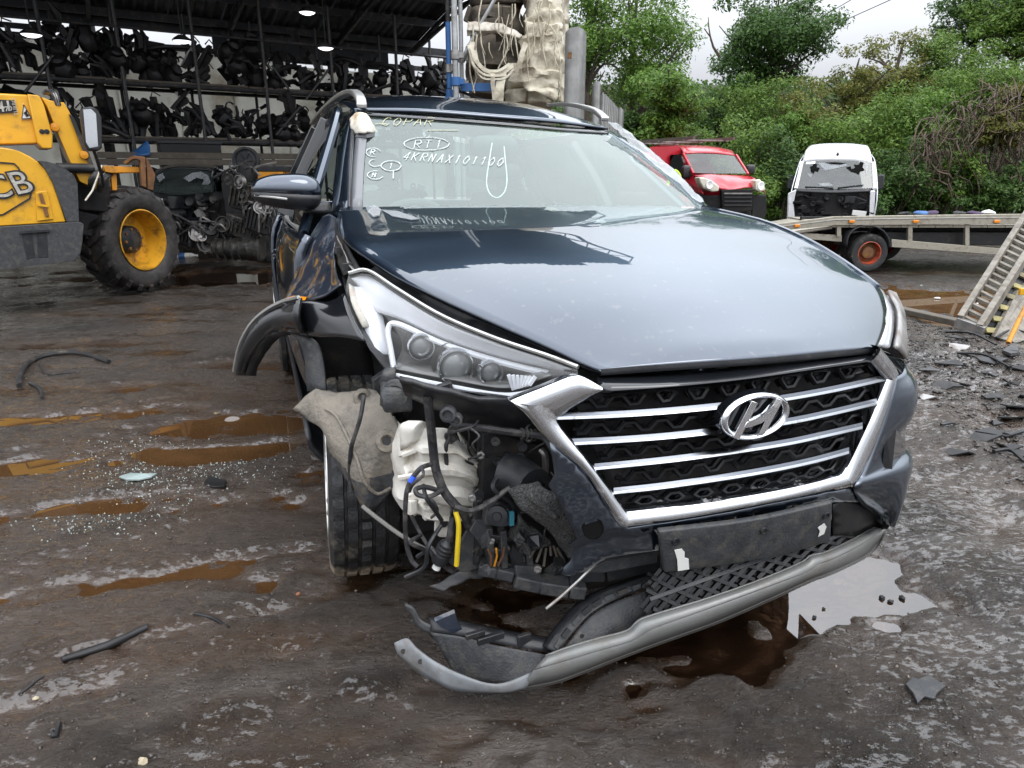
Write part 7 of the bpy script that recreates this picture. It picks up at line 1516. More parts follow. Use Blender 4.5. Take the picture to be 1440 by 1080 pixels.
# boom
g = G(); g.poly(JP([(-90, 126), (0, 131), (38, 133), (42, 140), (54, 196), (52, 202), (0, 203), (-90, 200)], .25), V((0, .45, 0))); bm_ = jp('boom', g, YEL, bevel=.012, sharp=40)
g = G(); g.poly(JP([(38, 132), (55, 134), (62, 148), (74, 190), (74, 209), (60, 209), (52, 200)], .2), V((0, .55, 0))); jp('boom_collar', g, YEL, bm_, bevel=.01)
for (u, v) in ((59, 185), (66, 185)):
    g = G(); g.lathe([(.0001, .012), (.02, .01), (.022, 0)], 10, axis_m(JF.P(u, v, .2), (0, -1, 0))); jp('bolt', g, SHEDST, bm_)
g = G(); g.poly(JP([(58, 136), (70, 141), (90, 144), (97, 156), (120, 205), (140, 252), (143, 270), (112, 255), (96, 222), (76, 175), (66, 150)], .3), V((0, .35, 0))); na = jp('boom_nose', g, YEL, bm_, bevel=.012, sharp=40)
g = G(); g.poly(JP([(97, 160), (104, 165), (124, 212), (140, 254), (132, 246), (116, 210)], .27), V((0, .05, 0))); jp('dark_side_strip', g, SHEDST, na)
for (u, v) in ((77, 179), (118, 218)):
    g = G(); g.lathe([(.0001, .03), (.035, .025), (.04, 0)], 14, axis_m(JF.P(u, v, .28), (0, -1, 0))); jp('pivot_pin', g, YELO, na)
for k in range(5):
    g = G(); a = k * 1.1; g.tube([JF.P(60 + 2 * k, 132, .35 + .05 * k), JF.P(66 + 3 * k, 127 + 2 * (k % 2), .35), JF.P(74 + 2 * k, 133 + k, .3), JF.P(80 + k, 148, .3)], .012, 6, smooth=14); jp('hydraulic_hose', g, STEEL if k % 2 else CABLE, na)
g = G(); g.poly(JP([(-12, 139), (0, 140), (20, 141), (24, 158), (4, 159), (-12, 158.5)], .235), V((0, .012, 0))); pl2 = jp('model_plate', g, SHEDST, bm_)
M = sidemat(JF.P(1, 151, .232), xd, (0, 0, 1)); g = textg('541', .12, .002, M, 0, .002); jp('lettering', g, OFFW, pl2, smooth=False)
M = sidemat(JF.P(12, 153, .232), xd, (0, 0, 1)); g = textg('70', .055, .002, M, 0, .001); jp('lettering', g, OFFW, pl2, smooth=False)
M = sidemat(JF.P(21, 150, .232), (0, 0, 1), (-xd.x, 0, -xd.z)); g = textg('TURBO', .045, .002, M); jp('lettering', g, OFFW, pl2, smooth=False)
tri = JP([(33, 145), (30, 168), (45, 167)], .236); g = G(); g.poly(tri, V((0, .012, 0))); tg_ = jp('warning_triangle', g, LABELW, bm_, smooth=False)
cen_ = sum(tri, V((0, 0, 0))) / 3
for a, b_ in zip(tri, tri[1:] + tri[:1]):
    g = G(); g.beam(a.lerp(cen_, .12) + V((0, -.003, 0)), b_.lerp(cen_, .12) + V((0, -.003, 0)), .006, .004, up=(0, -1, 0)); jp('triangle_border', g, SHEDST, tg_, smooth=False)
g = G(); g.beam(*JP([(34, 158), (40, 163)], .232), .02, .004, up=(0, -1, 0)); g.beam(*JP([(37, 155), (37, 164)], .232), .012, .004, up=(0, -1, 0)); jp('pictogram', g, SHEDST, tg_, smooth=False)
# mirror
g = G(); g.poly(JP([(115, 151), (128, 149), (137, 153), (143, 165), (144, 208), (138, 213), (124, 212), (119, 204), (113, 160)], -.25), V((0, .10, 0))); mi = jp('door_mirror', g, BLACK, bevel=.015)
g = G(); g.poly(JP([(117, 154), (128, 153), (135, 160), (138, 206), (126, 208), (121, 200)], -.256), V((0, .008, 0))); jp('mirror_glass', g, CHROME, mi, smooth=False)
g = G(); g.poly(JP([(119, 165), (128, 164), (137, 185), (138, 204), (126, 206), (122, 196)], -.26), V((0, .006, 0))); jp('mirror_boom_reflection', g, YELO, mi, smooth=False) if False else None  # disabled: yellow patch painted as the boom reflected in the glass
g = G(); g.tube([JF.P(132, 212, -.2), JF.P(140, 236, -.1), JF.P(146, 262, .1)], .015, 8, smooth=8); jp('mirror_arm', g, BLACK, mi)
# carriage and fork frame
g = G(); g.beam(JF.P(82, 236, .30), JF.P(160, 237, .30), .06, .06); g2 = g; jp('hydraulic_cylinder', g, STEEL)
g = G(); g.tube([JF.P(80, 236, .28), JF.P(132, 237, .28)], .045, 12); jp('cylinder_body', g, SHEDST)
g = G(); g.poly(JP([(145, 233), (196, 235), (198, 243), (160, 244), (146, 241)], .2), V((0, .3, 0))); jp('carriage_bar', g, YELO, bevel=.01)
g = G(); g.poly(JP([(156, 243), (164, 244), (165, 268), (158, 268)], .25), V((0, .1, 0))); jp('carriage_bracket', g, YELO, bevel=.006)
for k, pts in enumerate(([(197, 219), (204, 220), (206, 264), (199, 262)], [(206, 222), (213, 236), (218, 246), (216, 268), (208, 266)], [(200, 240), (210, 243), (208, 252), (201, 250)])):
    g = G(); g.poly(JP(pts, .1 + .06 * k), V((0, .10, 0))).jitter(.012, 9, k); jp('fork_bracket', g, RUST, bevel=.004)
g = G(); g.tube([JF.P(176, 230, .2), JF.P(188, 222, .15), JF.P(199, 224, .12)], .02, 6, smooth=8); jp('fork_hook', g, RUST)
g = G(); g.tube([JF.P(143, 233, .2), JF.P(130, 268, -.02), JF.P(120, 282, -.03)], .008, 6); jp('tie_rope', g, CHALKY)
for (u0, v0, u1, v1) in ((145, 238, 128, 262), (160, 240, 140, 268)):
    g = G(); g.tube([JF.P(u0, v0, .3), JF.P((u0 + u1) / 2 - 6, (v0 + v1) / 2, .2), JF.P(u1, v1, .3)], .03, 8, smooth=10); jp('hydraulic_hose', g, CABLE)
g = G(); g.beam(JF.P(-60, 250, .95), JF.P(150, 275, .95), .5, .35); jp('chassis', g, DARK, bevel=.02)
g = G(); g.beam(JF.P(60, 300, .85), JF.P(165, 325, .85), .25, .25); jp('axle', g, DARK, bevel=.02)
g = G(); g.poly(JP([(-90, 60), (-30, 70), (-20, 200), (-90, 200)], .9), V((0, .9, 0))); jp('cab', g, BLACK, bevel=.02)
# big tyre
wcn = WY(184, 337, 7.72); ax = V((.965, -.26, 0)).normalized(); Rw, hw = .575, .185
M = Matrix.Translation(JF.loc(wcn)) @ V((0, 0, 1)).rotation_difference(JF.dr(ax)).to_matrix().to_4x4()
# keep lathe zero angle irrelevant; build carcass then lugs
g = G(); g.lathe([(.335, hw * .85), (.36, hw * 1.02), (.44, hw * 1.10), (.51, hw * 1.02), (.535, hw * .8), (.545, 0), (.535, -hw * .8), (.51, -hw), (.42, -hw * 1.05), (.34, -hw * .85)], 64, M)
bw = jp('wheel', g, mat('plant_tyre', (.022, .021, .021), .6, 0, .35, 9, bump=.3, bscale=40, dirt=(.075, .062, .055), damt=.42, dscale=6), sharp=50, label='big lugged tyre with yellow dished rim')
g = G(); nl = 21
for k in range(nl):
    for sd_ in (-1, 1):
        a0 = 2 * math.pi * (k + (.5 if sd_ < 0 else 0)) / nl; vs = []
        for (f, da, r0, r1) in ((.02, .20, .54, .578), (.55, .10, .536, .576), (.88, .0, .52, .565), (1.04, -.02, .46, .515)):
            for wd_ in (-.055, .055):
                for r in (r0 - .01, r1):
                    a = a0 + da + wd_; vs.append(M @ V((r * math.cos(a), r * math.sin(a), sd_ * hw * f)))
        fs = []
        for i in range(3):
            b0 = i * 4; fs += [(b0 + 1, b0 + 3, b0 + 7, b0 + 5), (b0, b0 + 1, b0 + 5, b0 + 4), (b0 + 2, b0 + 6, b0 + 7, b0 + 3)]
        fs += [(0, 2, 3, 1), (12, 13, 15, 14)]; g2 = G(); g2.add(vs, fs); lug = jp('tread_lug', g2, bw.data.materials[0], bw, smooth=False)
g = G(); g.lathe([(.335, hw * .98), (.322, hw * 1.0), (.312, hw * .85), (.30, hw * .5), (.285, hw * .1), (.27, -hw * .25), (.16, -hw * .3), (.0001, -hw * .3)], 56, M); jp('yellow_rim', g, mat('rim_yellow', (.66, .33, .02), .42, 0, .12, 6, dirt=(.09, .05, .025), damt=.36, dscale=7, coat=.2), bw, sharp=35)
g = G(); g.lathe([(.155, -hw * .3), (.15, hw * .05), (.12, hw * .2), (.07, hw * .28), (.0001, hw * .28)], 30, M); jp('hub', g, SHEDST, bw, sharp=35)
for k in range(8):
    a = 2 * math.pi * k / 8; g = G(); g.lathe([(.0001, hw * .3), (.016, hw * .28), (.018, hw * .1)], 8, M @ Matrix.Translation((.115 * math.cos(a), .115 * math.sin(a), 0))); jp('wheel_nut', g, RUST, bw)
for off_ in (V((.15, 1.35, 0)), V((-2.9, .2, 0)), V((-2.9, 1.5, 0))):
    M3 = Matrix.Translation(JF.loc(wcn) + off_) @ V((0, 0, 1)).rotation_difference(V((0, -1, 0))).to_matrix().to_4x4(); g = G(); g.lathe([(.0001, hw * .5), (.3, hw * .6), (.34, hw), (.44, hw * 1.1), (.53, hw), (.565, 0), (.53, -hw), (.0001, -hw)], 40, M3); jp('wheel', g, RUBBER)
# ================================================================== WRECK AND ENGINE SCRAP in front of the rack
WK = Frame(WY(275, 330, 10.4).x, 10.4, .10, 0)
wk = WK.thing('wrecked_car', 'dark wrecked car body with shattered windscreen in front of the rack', 'car')
def kp(nm, g, m, par=None, **k): return part(nm, g, m, par or wk, **k)
def KP(pts, y): return [WK.P(u, v, y) for u, v in pts]
g = G(); g.grid([KP([(217, 243), (242, 236), (272, 236), (300, 239)], .9), KP([(224, 236), (246, 231), (276, 231), (304, 234)], 1.6), KP([(236, 234), (256, 230), (284, 230), (308, 234)], 3.0)], 14, 10); kp('roof', g, GLOSSK, solid=.02, sharp=70)
g = G(); g.grid([KP([(214, 270), (240, 273), (270, 273), (299, 269)], .35), KP([(217, 244), (243, 237), (272, 237), (300, 240)], .92)], 20, 10, fn=lambda v, a, b_: v + mnoise.noise_vector(v * 4) * .025); kws = kp('windscreen', g, glassmat('wreck_glass', (.12, .16, .15), 1.5, .03, .10, (.25, .3, .29)), sharp=20)
for pts in ([(258, 250), (270, 243), (282, 241), (292, 246), (296, 256), (290, 264), (282, 262), (288, 252), (276, 250), (266, 256)], [(220, 248), (228, 243), (232, 250), (224, 256)]):
    g = G(); g.poly(KP(pts, .55), V((0, .01, 0))); kp('crazed_glass', g, CLEARTAPE, kws, smooth=False)
for pts in ([(300, 240), (314, 241), (327, 248), (335, 262), (338, 284), (318, 286), (304, 280)],): 
    g = G(); g.poly(KP(pts, .8), V((.1, 1.6, 0))); kp('body_side', g, GLOSSK, bevel=.02)
g = G(); g.poly(KP([(304, 246), (312, 245), (322, 252), (328, 264), (306, 268)], .78), V((0, .02, 0))); kp('side_window', g, SIDEGLASS, smooth=False)
g = G(); g.tube(KP([(299, 272), (301, 241), (314, 241), (328, 249), (337, 268)], .78), .03, 8, smooth=16); kp('door_frame', g, GLOSSK)
g = G(); g.poly(KP([(212, 270), (240, 274), (299, 270), (310, 280), (306, 312), (216, 312), (210, 290)], .5), V((0, 1.8, 0))); kp('front_body', g, DARK, bevel=.03)
random.seed(77)
for k in range(40):
    u, v = random.uniform(216, 312), random.uniform(274, 320); g = G()
    if k % 3 == 0: g.tube([WK.P(u, v, .2), WK.P(u + random.uniform(-14, 14), v + random.uniform(-8, 8), .1), WK.P(u + random.uniform(-20, 20), v + random.uniform(-8, 10), .3)], random.uniform(.012, .035), 7, smooth=8)
    elif k % 3 == 1: g.box(WK.P(u, v, random.uniform(.1, .4)), (random.uniform(.06, .3), .15, random.uniform(.05, .2)), Matrix.Rotation(random.uniform(-.6, .6), 3, 'Y'))
    else: g.lathe([(.0001, .02), (.03, .02), (.06, .03), (.07, 0)], 12, axis_m(WK.P(u, v, .15), (random.uniform(-.4, .4), -1, .2)))
    kp('engine_part', g, random.choice((DARK, SCRAPK, SCRAPK, GLOSSK, STEEL if k % 4 == 0 else SCRAPK)), bevel=0)
g = G(); g.poly(KP([(222, 281), (228, 279), (229, 294), (224, 299), (220, 290)], .02), V((0, .02, 0))); kp('white_panel', g, LABELW, smooth=False)
for x_ in (-.75, .75):
    g = G(); g.lathe([(.15, .1), (.3, .1), (.32, 0), (.3, -.1), (.15, -.1)], 24, axis_m((x_, 1.0, .3), (1, 0, 0))); kp('wheel', g, RUBBER)
g = G(); a, b_ = WY(228, 315, 9.9), WY(341, 315.5, 9.8); g.beam(a, b_, .08, .085); o = part('steel_bar', g, STEEL, None, bevel=.006); tag(o, 'grey steel bar lying level in front of the dark wrecked car', 'bar')
def scrap(nm, lab, u, v, Y, fn, m=CASTING, grp='engine scrap in front of the rack'):
    q = WY(u, v, Y); t = thing(nm, lab, 'scrap', (q.x, Y, max(0.0, q.z)), 0, grp); fn(t); return t
def engine(seed, w, h, m, fins=True):
    def f(t):
        random.seed(seed); g = G(); g.box((0, 0, h * .4), (w * .7, w * .5, h * .7), Matrix.Rotation(.3, 3, 'Y')); part('block', g, m, t, bevel=.02)
        for k in range(5):
            g = G(); M = axis_m((random.uniform(-w / 2, w / 2), -w * .28, random.uniform(.05, h)), (random.uniform(-.5, .5), -1, random.uniform(-.2, .4))); r = random.uniform(.05, .11); g.lathe([(.0001, .03), (r * .3, .03), (r * .35, .0), (r * .8, .0), (r * .85, .03), (r, .03), (r, -.03)], 18, M); part('pulley', g, random.choice((STEEL, m, SCRAPK)), t, sharp=35)
        if fins:
            for k in range(7): g = G(); g.box((w * (-.35 + .11 * k), -w * .27, h * .45), (.025, .05, h * .5), Matrix.Rotation(.3, 3, 'Y')); part('rib', g, m, t, smooth=False)
        for k in range(4):
            g = G(); a_ = V((random.uniform(-w / 2, w / 2), -w * .3, random.uniform(.1, h))); g.tube([a_, a_ + V((random.uniform(-.2, .2), -.05, .1)), a_ + V((random.uniform(-.3, .3), 0, random.uniform(-.2, .2)))], .016, 6, smooth=8); part('pipe', g, random.choice((STEEL, CABLE)), t)
    return f
scrap('engine', 'alloy engine with finned cover stacked right of the wrecked car', 352, 300, 9.9, engine(1, .55, .55, CASTING))
scrap('engine', 'engine with bright pulleys lying beside the steel bar end', 342, 335, 9.6, engine(2, .55, .40, CASTING))
scrap('engine', 'dark engine lump under the steel bar in front of the wreck', 262, 345, 9.7, engine(3, .5, .35, SCRAPK))
scrap('engine', 'small dirty engine part under the middle of the steel bar', 300, 345, 9.6, engine(5, .35, .3, CASTING, False))
scrap('engine', 'black engine lump at the right end of the scrap beside the car door', 372, 330, 9.5, engine(6, .45, .5, SCRAPK))
def gbox(t):
    g = G(); g.lathe([(.09, -.36), (.13, -.33), (.15, -.1), (.17, .1), (.19, .30), (.16, .33)], 16, Matrix.Translation((0, 0, .17)) @ Matrix.Rotation(math.pi / 2, 4, 'Y'), cap=True).jitter(.012, 9, 3); part('casing', g, CASTING, t, sharp=35)
    for k in range(5): g = G(); g.lathe([(.155, -.012), (.178, 0), (.155, .012)], 16, Matrix.Translation((-.26 + .10 * k, 0, .17)) @ Matrix.Rotation(math.pi / 2, 4, 'Y')); part('rib', g, CASTING, t)
scrap('gearbox', 'ribbed grey gearbox lying on the wet ground beside the puddle', 338, 366, 9.55, gbox)
def gear(t):
    g = G(); M = axis_m((0, 0, .12), (-.2, -1, .2)); g.lathe([(.03, .03), (.05, .03), (.06, .0), (.10, .0), (.11, .03), (.13, .03), (.13, -.03)], 28, M); part('disc', g, STEEL, t, sharp=35)
    for k in range(10): a = k * .628; g = G(); g.box(M @ V((.135 * math.cos(a), .135 * math.sin(a), 0)), (.03, .03, .03)); part('tooth', g, STEEL, t, smooth=False)
scrap('gear_wheel', 'toothed steel gear wheel standing among the engine scrap', 292, 354, 9.6, gear)
def bot(t):
    M = Matrix.Translation((0, 0, .05)) @ Matrix.Rotation(math.pi / 2, 4, 'Y'); g = G(); g.lathe([(.0001, -.17), (.045, -.165), (.048, 0), (.045, .1), (.02, .15), (.018, .17)], 18, M); part('body', g, BOTTLE, t)
    g = G(); g.lathe([(.0485, -.10), (.0492, -.02), (.0485, 0)], 18, M); part('label_wrap', g, BLUE, t); g = G(); g.lathe([(.02, .165), (.02, .19), (.0001, .19)], 14, M); part('cap', g, LABELW, t)
q = WZ(261, 360, .0); t = thing('plastic_bottle', 'clear plastic bottle with blue label floating by the scrap', 'bottle', (q.x, q.y, -.045), .1); bot(t)
# round lid, orange machine, timber wall, blue sheet, bin
q = WY(346, 226, 10.8); t = thing('round_drum', 'dark drum with a round ribbed lid tipped up on the scrap', 'drum', q, 0)
g = G(); g.lathe([(.0001, .03), (.13, .03), (.15, .015), (.17, .03), (.20, .03), (.205, -.03)], 32, axis_m((0, 0, 0), (.05, -1, .1))); part('lid', g, SHEDST, t, sharp=30)
for k in range(6):
    a = k * 1.047; g = G(); g.beam(V((.02 * math.cos(a), -.035, .02 * math.sin(a))), V((.12 * math.cos(a), -.03, .12 * math.sin(a))), .02, .012); part('lid_rib', g, SHEDST, t)
g = G(); g.lathe([(.19, -.33), (.21, -.2), (.18, -.02)], 28, Matrix.Translation((0, .1, -.05)), cap=True); part('body', g, SCRAPK, t); g = G(); g.box((0, .05, -.6), (.7, .5, .6)); part('stand', g, SCRAPK, t, bevel=.03)
q = WY(388, 252, 10.6); t = thing('orange_machine', 'orange yellow machine box with black top rim behind the door mirror', 'machine', (q.x, 10.6, 0), 0)
g = G(); g.box((0, 0, q.z * .45), (.42, .4, q.z * .9)); part('cabinet', g, SHEDST, t, bevel=.01); g = G(); g.box((0, -.21, q.z + .02), (.36, .02, .17)); part('orange_panel', g, YELO, t, bevel=.005); g = G(); g.box((0, 0, q.z + .15), (.46, .44, .08)); part('top_rim', g, BLACK, t, bevel=.01); g = G(); g.box((0, .0, q.z), (.40, .38, .24)); part('body', g, YELO, t)
t = thing('timber_board', 'long grey timber board standing on edge under the rack', 'board', (0, 0, 0), 0, world=True)
a, b_ = WY(138, 223, 12.1), WY(420, 225, 13.2)
for k, dz in enumerate((.06, -.05)):
    g = G(); g.beam(a + V((0, 0, dz)), b_ + V((0, 0, dz)), .05, .10); part('plank', g, WOOD, t, smooth=False)
g = G(); g.grid([[WY(180, 217, 12.4), WY(194, 208, 12.4), WY(208, 200, 12.4)], [WY(184, 219, 12.3), WY(198, 219, 12.25), WY(211, 218, 12.3)]], 10, 6, fn=lambda v, a, b_: v + mnoise.noise_vector(v * 5) * .04); o = part('blue_sheet', g, BLUE, None, solid=.01); tag(o, 'crumpled blue plastic sheet hanging under the lower shelf', 'sheet')
a, b_ = WY(214, 200, 12.9), WY(297, 220, 12.9); t = thing('black_skip', 'wide black container under the lower shelf of the rack', 'container', ((a.x + b_.x) / 2, 13.2, 0), .55)
g = G(); g.box((0, 0, a.z / 2), (b_.x - a.x, .5, a.z)); part('body', g, SCRAPK, t, bevel=.02); g = G(); g.box((0, 0, a.z), (b_.x - a.x + .06, .56, .05)); part('rim', g, BLACK, t, bevel=.01)
random.seed(55)
for k in range(26):          # loose dark parts on the ground below the rack
    a_ = random.uniform(-1.5, 7.3); i = random.randrange(12); p = SH(a_, random.uniform(-.6, .9), random.uniform(0, .9)); o = link(NAMES[i % 4], VM[i]); o.location = p; o.scale = (1.1,) * 3; o.rotation_euler = (random.uniform(-.5, .5), random.uniform(-.7, .7), random.uniform(0, 6))
    tag(o, 'dark salvaged part heaped on the ground under the shed rack', 'car part', 'salvaged parts heaped under the rack')
# ================================================================== SMALL THINGS ON THE GROUND
def ground_pt(u, v, lift=0.0):
    p = WZ(u, v, 0)
    for _ in range(3): p = WZ(u, v, max(-.036 if p.y < 6 else -.5, gz(p.x, p.y)))
    return p + V((0, 0, lift))
g = G(); g.tube([ground_pt(u, v, .018) for u, v in ((28, 546), (30, 530), (40, 514), (62, 504), (92, 499), (122, 501), (154, 512))], .016, 8, smooth=40); o = part('rubber_strip', g, RUBBER, None); tag(o, 'bent black rubber strip lying in an arc at the left', 'strip')
g = G(); g.tube([ground_pt(u, v, .01) for u, v in ((42, 541), (52, 545), (58, 552), (60, 562))], .011, 6, smooth=14); o = part('rubber_strip', g, RUBBER, None); tag(o, 'short hooked black scrap just below the bent rubber strip', 'strip')
g = G(); g.tube([ground_pt(u, v, .006) for u, v in ((55, 512), (66, 527), (90, 526), (112, 524))], .005, 6, smooth=14); o = part('wire', g, CABLE, None); tag(o, 'thin black wire lying inside the arc of the rubber strip', 'wire')
def stick(pts, r, lab, m=BARK):
    g = G(); g.tube([ground_pt(u, v, r * .7) for u, v in pts], [r * .7, r, r * 1.05, r, r * .9, r * .75], 10, smooth=6); g.jitter(r * .35, 30, len(pts)); o = part('stick', g, m, None, sharp=50); tag(o, lab, 'stick')
stick([(90, 931), (118, 922), (150, 912), (180, 899), (196, 890), (209, 884)], .0125, 'thick dark muddy stick lying at the lower left', SCRAPK)
stick([(273, 864), (290, 868), (305, 873), (322, 884)], .0055, 'thin black stick right of the thick muddy stick', SCRAPK)
stick([(26, 978), (40, 968), (52, 958), (62, 952)], .004, 'thin dark twig near the lower left corner', SCRAPK)
stick([(74, 1030), (78, 1040), (82, 1026), (84, 1018)], .006, 'short dark chip of wood at the bottom left', SCRAPK)
def stone(u, v, r, m, lab, nm='stone', sq=.55):
    g = G(); g.ell((0, 0, 0), (r, r * .7, r * sq), 12, 8); g.jitter(r * .3, 2.2 / r, int(u)); o = link(nm, make_mesh(nm, g, m, True, 35)); o.location = ground_pt(u, v, r * .2); o.rotation_euler = (0, 0, u * .7); tag(o, lab, nm)
PEB = mat('pale_stone', (.42, .36, .25), .8, 0, .2, 30); BRK = mat('red_brick_chip', (.30, .12, .06), .9, 0, .2, 20)
stone(201, 1072, .014, PEB, 'pale stone at the bottom edge left of centre'); stone(419, 836, .009, BRK, 'small orange brick chip left of the front tyre'); stone(250, 869, .008, BRK, 'orange brick chip left of the thin black stick'); stone(50, 983, .008, PEB, 'pale stone beside the thin twig at lower left')
stone(304, 582, .017, mat('dead_leaf', (.26, .18, .10), .8), 'curled pale brown leaf beside the rusty puddle', 'leaf', .25)
for (u, v, r) in ((1240, 843, .012), (1252, 848, .010), (1268, 843, .012), (1262, 868, .008), (1145, 870, .008), (1158, 858, .006), (1130, 885, .006)): stone(u, v, r, SCRAPK, 'small dark stone poking out of the right hand puddle', 'stone')
for o in [o for o in bpy.data.objects if o.get('label') == 'small dark stone poking out of the right hand puddle']: o['group'] = 'stones in the right hand puddle'; o.location.z = -.030
def slab(pts, h, m, nm, lab, cat, grp=None, tilt=0):
    P_ = [ground_pt(u, v, h + tilt * (i % 2)) for i, (u, v) in enumerate(pts)]; g = G(); g.poly(P_, V((0, 0, -h * .8))).jitter(.004, 20, int(pts[0][0])); o = part(nm, g, m, None, bevel=.002, sharp=30); tag(o, lab, cat, grp); return o
slab([(1274, 966), (1283, 957), (1291, 960), (1306, 953), (1316, 962), (1328, 968), (1317, 977), (1312, 986), (1299, 983), (1290, 992), (1283, 979)], .011, GREYPL, 'flat_stone', 'flat broken grey stone on the ground at lower right', 'stone')
g = G(); g.tube([ground_pt(u, v, .02) for u, v in ((1276, 970), (1290, 980), (1300, 992))], .004, 5); 
slab([(168, 673), (184, 668), (206, 669), (222, 668), (214, 673), (196, 677), (178, 677)], .012, mat('pale_glass', (.30, .37, .36), .12, coat=.5), 'glass_piece', 'largest pale glass fragment among the crumbs at the left', 'glass')
slab([(286, 682), (296, 672), (318, 678), (316, 687), (300, 688)], .012, SCRAPK, 'black_flake', 'black plastic flake right of the broken glass', 'flake')
# crumbs of safety glass, gravel and mud clods
def scatter(name, lab, n_, sampler, size, m, seed, sq=.7, sink=.2):
    R = np.random.default_rng(seed); x, y = sampler(R, n_); z = gheight(x, y)
    ok = (z > -.04) | (x > 3) | (y > 6.9); x, y, z = x[ok], y[ok], z[ok]; n_ = len(x)
    s = size * (.4 + R.random(n_) ** 2.2 * 1.6); base = np.array([[1, 0, 0], [0, 1, 0], [-1, 0, 0], [0, -1, 0], [0, 0, 1], [0, 0, -.4]], float)
    co = base[None] * (1 + .5 * R.normal(size=(n_, 6, 1)) * .6); co *= np.array([1, .75, sq]); a = R.uniform(0, 6.28, n_); ca, sa = np.cos(a)[:, None], np.sin(a)[:, None]
    X = (co[..., 0] * ca - co[..., 1] * sa) * s[:, None] + x[:, None]; Y = (co[..., 0] * sa + co[..., 1] * ca) * s[:, None] + y[:, None]; Z = co[..., 2] * s[:, None] + (z + s * sink)[:, None]
    co = np.stack([X, Y, Z], -1).reshape(-1, 3).astype(np.float32); F = np.array([[0, 1, 4], [1, 2, 4], [2, 3, 4], [3, 0, 4], [1, 0, 5], [2, 1, 5], [3, 2, 5], [0, 3, 5]]); f = (F[None] + 6 * np.arange(n_)[:, None, None]).reshape(-1, 3).astype(np.int32)
    me = bpy.data.meshes.new(name); me.vertices.add(len(co)); me.vertices.foreach_set('co', co.ravel()); me.loops.add(f.size); me.loops.foreach_set('vertex_index', f.ravel()); me.polygons.add(len(f)); me.polygons.foreach_set('loop_start', np.arange(0, f.size, 3, dtype=np.int32)); me.polygons.foreach_set('loop_total', np.full(len(f), 3, dtype=np.int32)); me.update(calc_edges=True); me.materials.append(m)
    o = link(name, me); o['kind'] = 'stuff'; tag(o, lab, name.replace('_', ' ')); return o
CRUMB = mat('safety_glass_crumb', (.50, .58, .55), .08, 0, .3, 30, coat=1)
def s_glass(R, n_):
    k = R.integers(0, 5, n_); cx_ = np.array([-1.75, -1.55, -1.9, -1.62, -1.35])[k]; cy_ = np.array([2.85, 2.65, 3.15, 2.35, 2.9])[k]
    return cx_ + R.normal(size=n_) * .15, cy_ + R.normal(size=n_) * .085
scatter('glass_crumbs', 'crumbs of shattered safety glass spread over the mud at the left', 1400, s_glass, .0026, CRUMB, 1, 1.0)
def s_near(R, n_):
    y = .95 + 5.5 * R.random(n_) ** 1.6; return (R.random(n_) - .5) * (1.9 * y + .6) + .02, y
GRV = mat('wet_gravel', (.060, .050, .044), .28, 0, .6, 40, spec=.6)
scatter('gravel', 'wet grit and small stones bedded in the mud', 12000, s_near, .0036, GRV, 2, .6, .1)
scatter('gravel', 'paler grit and chips bedded in the mud', 900, s_near, .0036, mat('pale_grit', (.22, .18, .14), .5, 0, .5, 40), 5, .6, .1)
def s_right(R, n_):
    y = 1.9 + 4.5 * R.random(n_); return 1.75 + .30 * (y - 1.9) + np.abs(R.normal(size=n_)) * .9 + .2, y
scatter('mud_clods', 'churned black mud clods along the right of the yard', 4500, s_right, .011, mat('clod_mud', (.040, .033, .029), .4, 0, .5, 25), 3, .5, .1)
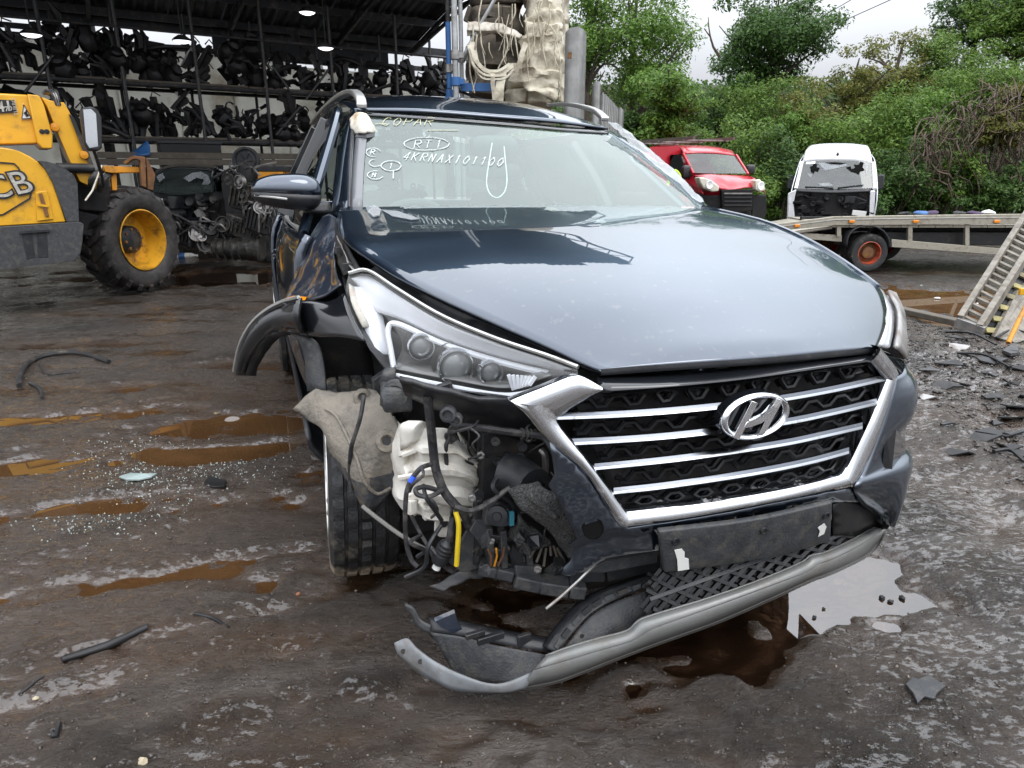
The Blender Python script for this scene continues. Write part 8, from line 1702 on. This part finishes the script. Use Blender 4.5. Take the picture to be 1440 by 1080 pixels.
# torn black plastic and rubber flakes heaped at the right
random.seed(21)
spots = [(1345, 490), (1370, 500), (1400, 508), (1424, 498), (1338, 512), (1390, 528), (1418, 540), (1352, 478), (1436, 520), (1330, 600), (1395, 560), (1425, 575), (1400, 598), (1430, 612), (1380, 618), (1412, 630), (1438, 640), (1350, 640), (1300, 560), (1310, 522), (1436, 590), (1408, 612), (1360, 540), (1330, 545), (1440, 560)]
for k, (u, v) in enumerate(spots):
    c_ = ground_pt(u, v); s_ = random.uniform(.035, .08) * (1.3 if v < 520 else 1); n_ = random.randint(5, 7); a0 = random.random() * 6
    P_ = [c_ + V((math.cos(a0 + i * 6.28 / n_) * s_ * random.uniform(.5, 2.3), math.sin(a0 + i * 6.28 / n_) * s_ * random.uniform(.4, .9), -.004 + random.uniform(0, .04))) for i in range(n_)]
    g = G(); g.poly(P_, V((0, 0, -.008))); o = part('plastic_scrap', g, random.choice((SCRAPK, SCRAPK, GREYPL, BLACK, STEEL if k % 9 == 0 else SCRAPK)), None, smooth=False); tag(o, ('torn black scrap ' if o.data.materials[0] not in (GREYPL, STEEL) else 'torn grey scrap ') + ('at the foot of the slatted ramp' if v < 495 and u < 1380 else 'in the mud below the orange bar' if v < 530 else 'in mud halfway down the right edge' if v < 580 else 'in the lowest churned mud patch at right') + (', lying furthest left' if u < 1350 else ' close to the picture edge' if u > 1415 else ''), 'scrap', 'torn scraps in the mud at the right')
for (u0, v0, u1, v1) in ((1330, 470, 1400, 488), (1400, 478, 1440, 470), (1396, 640, 1440, 655), (1180, 655, 1205, 660), (1345, 500, 1420, 520)):
    g = G(); g.tube([ground_pt(u0, v0, .02), ground_pt((u0 + u1) / 2, (v0 + v1) / 2 - 4, .04), ground_pt(u1, v1, .02)], .010, 6, smooth=8); o = part('trim_strip', g, SCRAPK, None); tag(o, 'thin black trim strip lying in the churned mud at the right', 'strip', 'trim strips in the mud at the right')
slab([(1408, 497), (1425, 490), (1434, 500), (1420, 506)], .03, GREYPL, 'bent_plate', 'small bent grey plate shining in the mud by the ramp foot', 'plate', None, .02)
g = G(); a, b_ = WZ(1262, 438, -.40), WZ(1350, 458, -.33); g.beam(a + V((0, 0, .03)), b_ + V((0, 0, .03)), .16, .07); o = part('concrete_edge', g, WOOD, None, bevel=.01); tag(o, 'pale muddy kerb strip along the near edge of the far puddle', 'kerb')
for (u, v, r) in ((1318, 419, .05), (1370, 427, .06), (1295, 402, .04)):
    g = G(); g.ell((0, 0, 0), (r, r * .5, .012), 10, 5).jitter(.01, 12, u); o = link('paper_scrap', make_mesh('paper_scrap', g, LABELW)); o.location = WZ(u, v, -.425); tag(o, {1318: 'small white scrap floating in the far puddle', 1370: 'largest white scrap in the far puddle near the ramp', 1295: 'tiny white scrap at the far side of the puddle'}[u], 'scrap')
for o in bpy.data.objects:
    if '_world' in o: del o['_world']
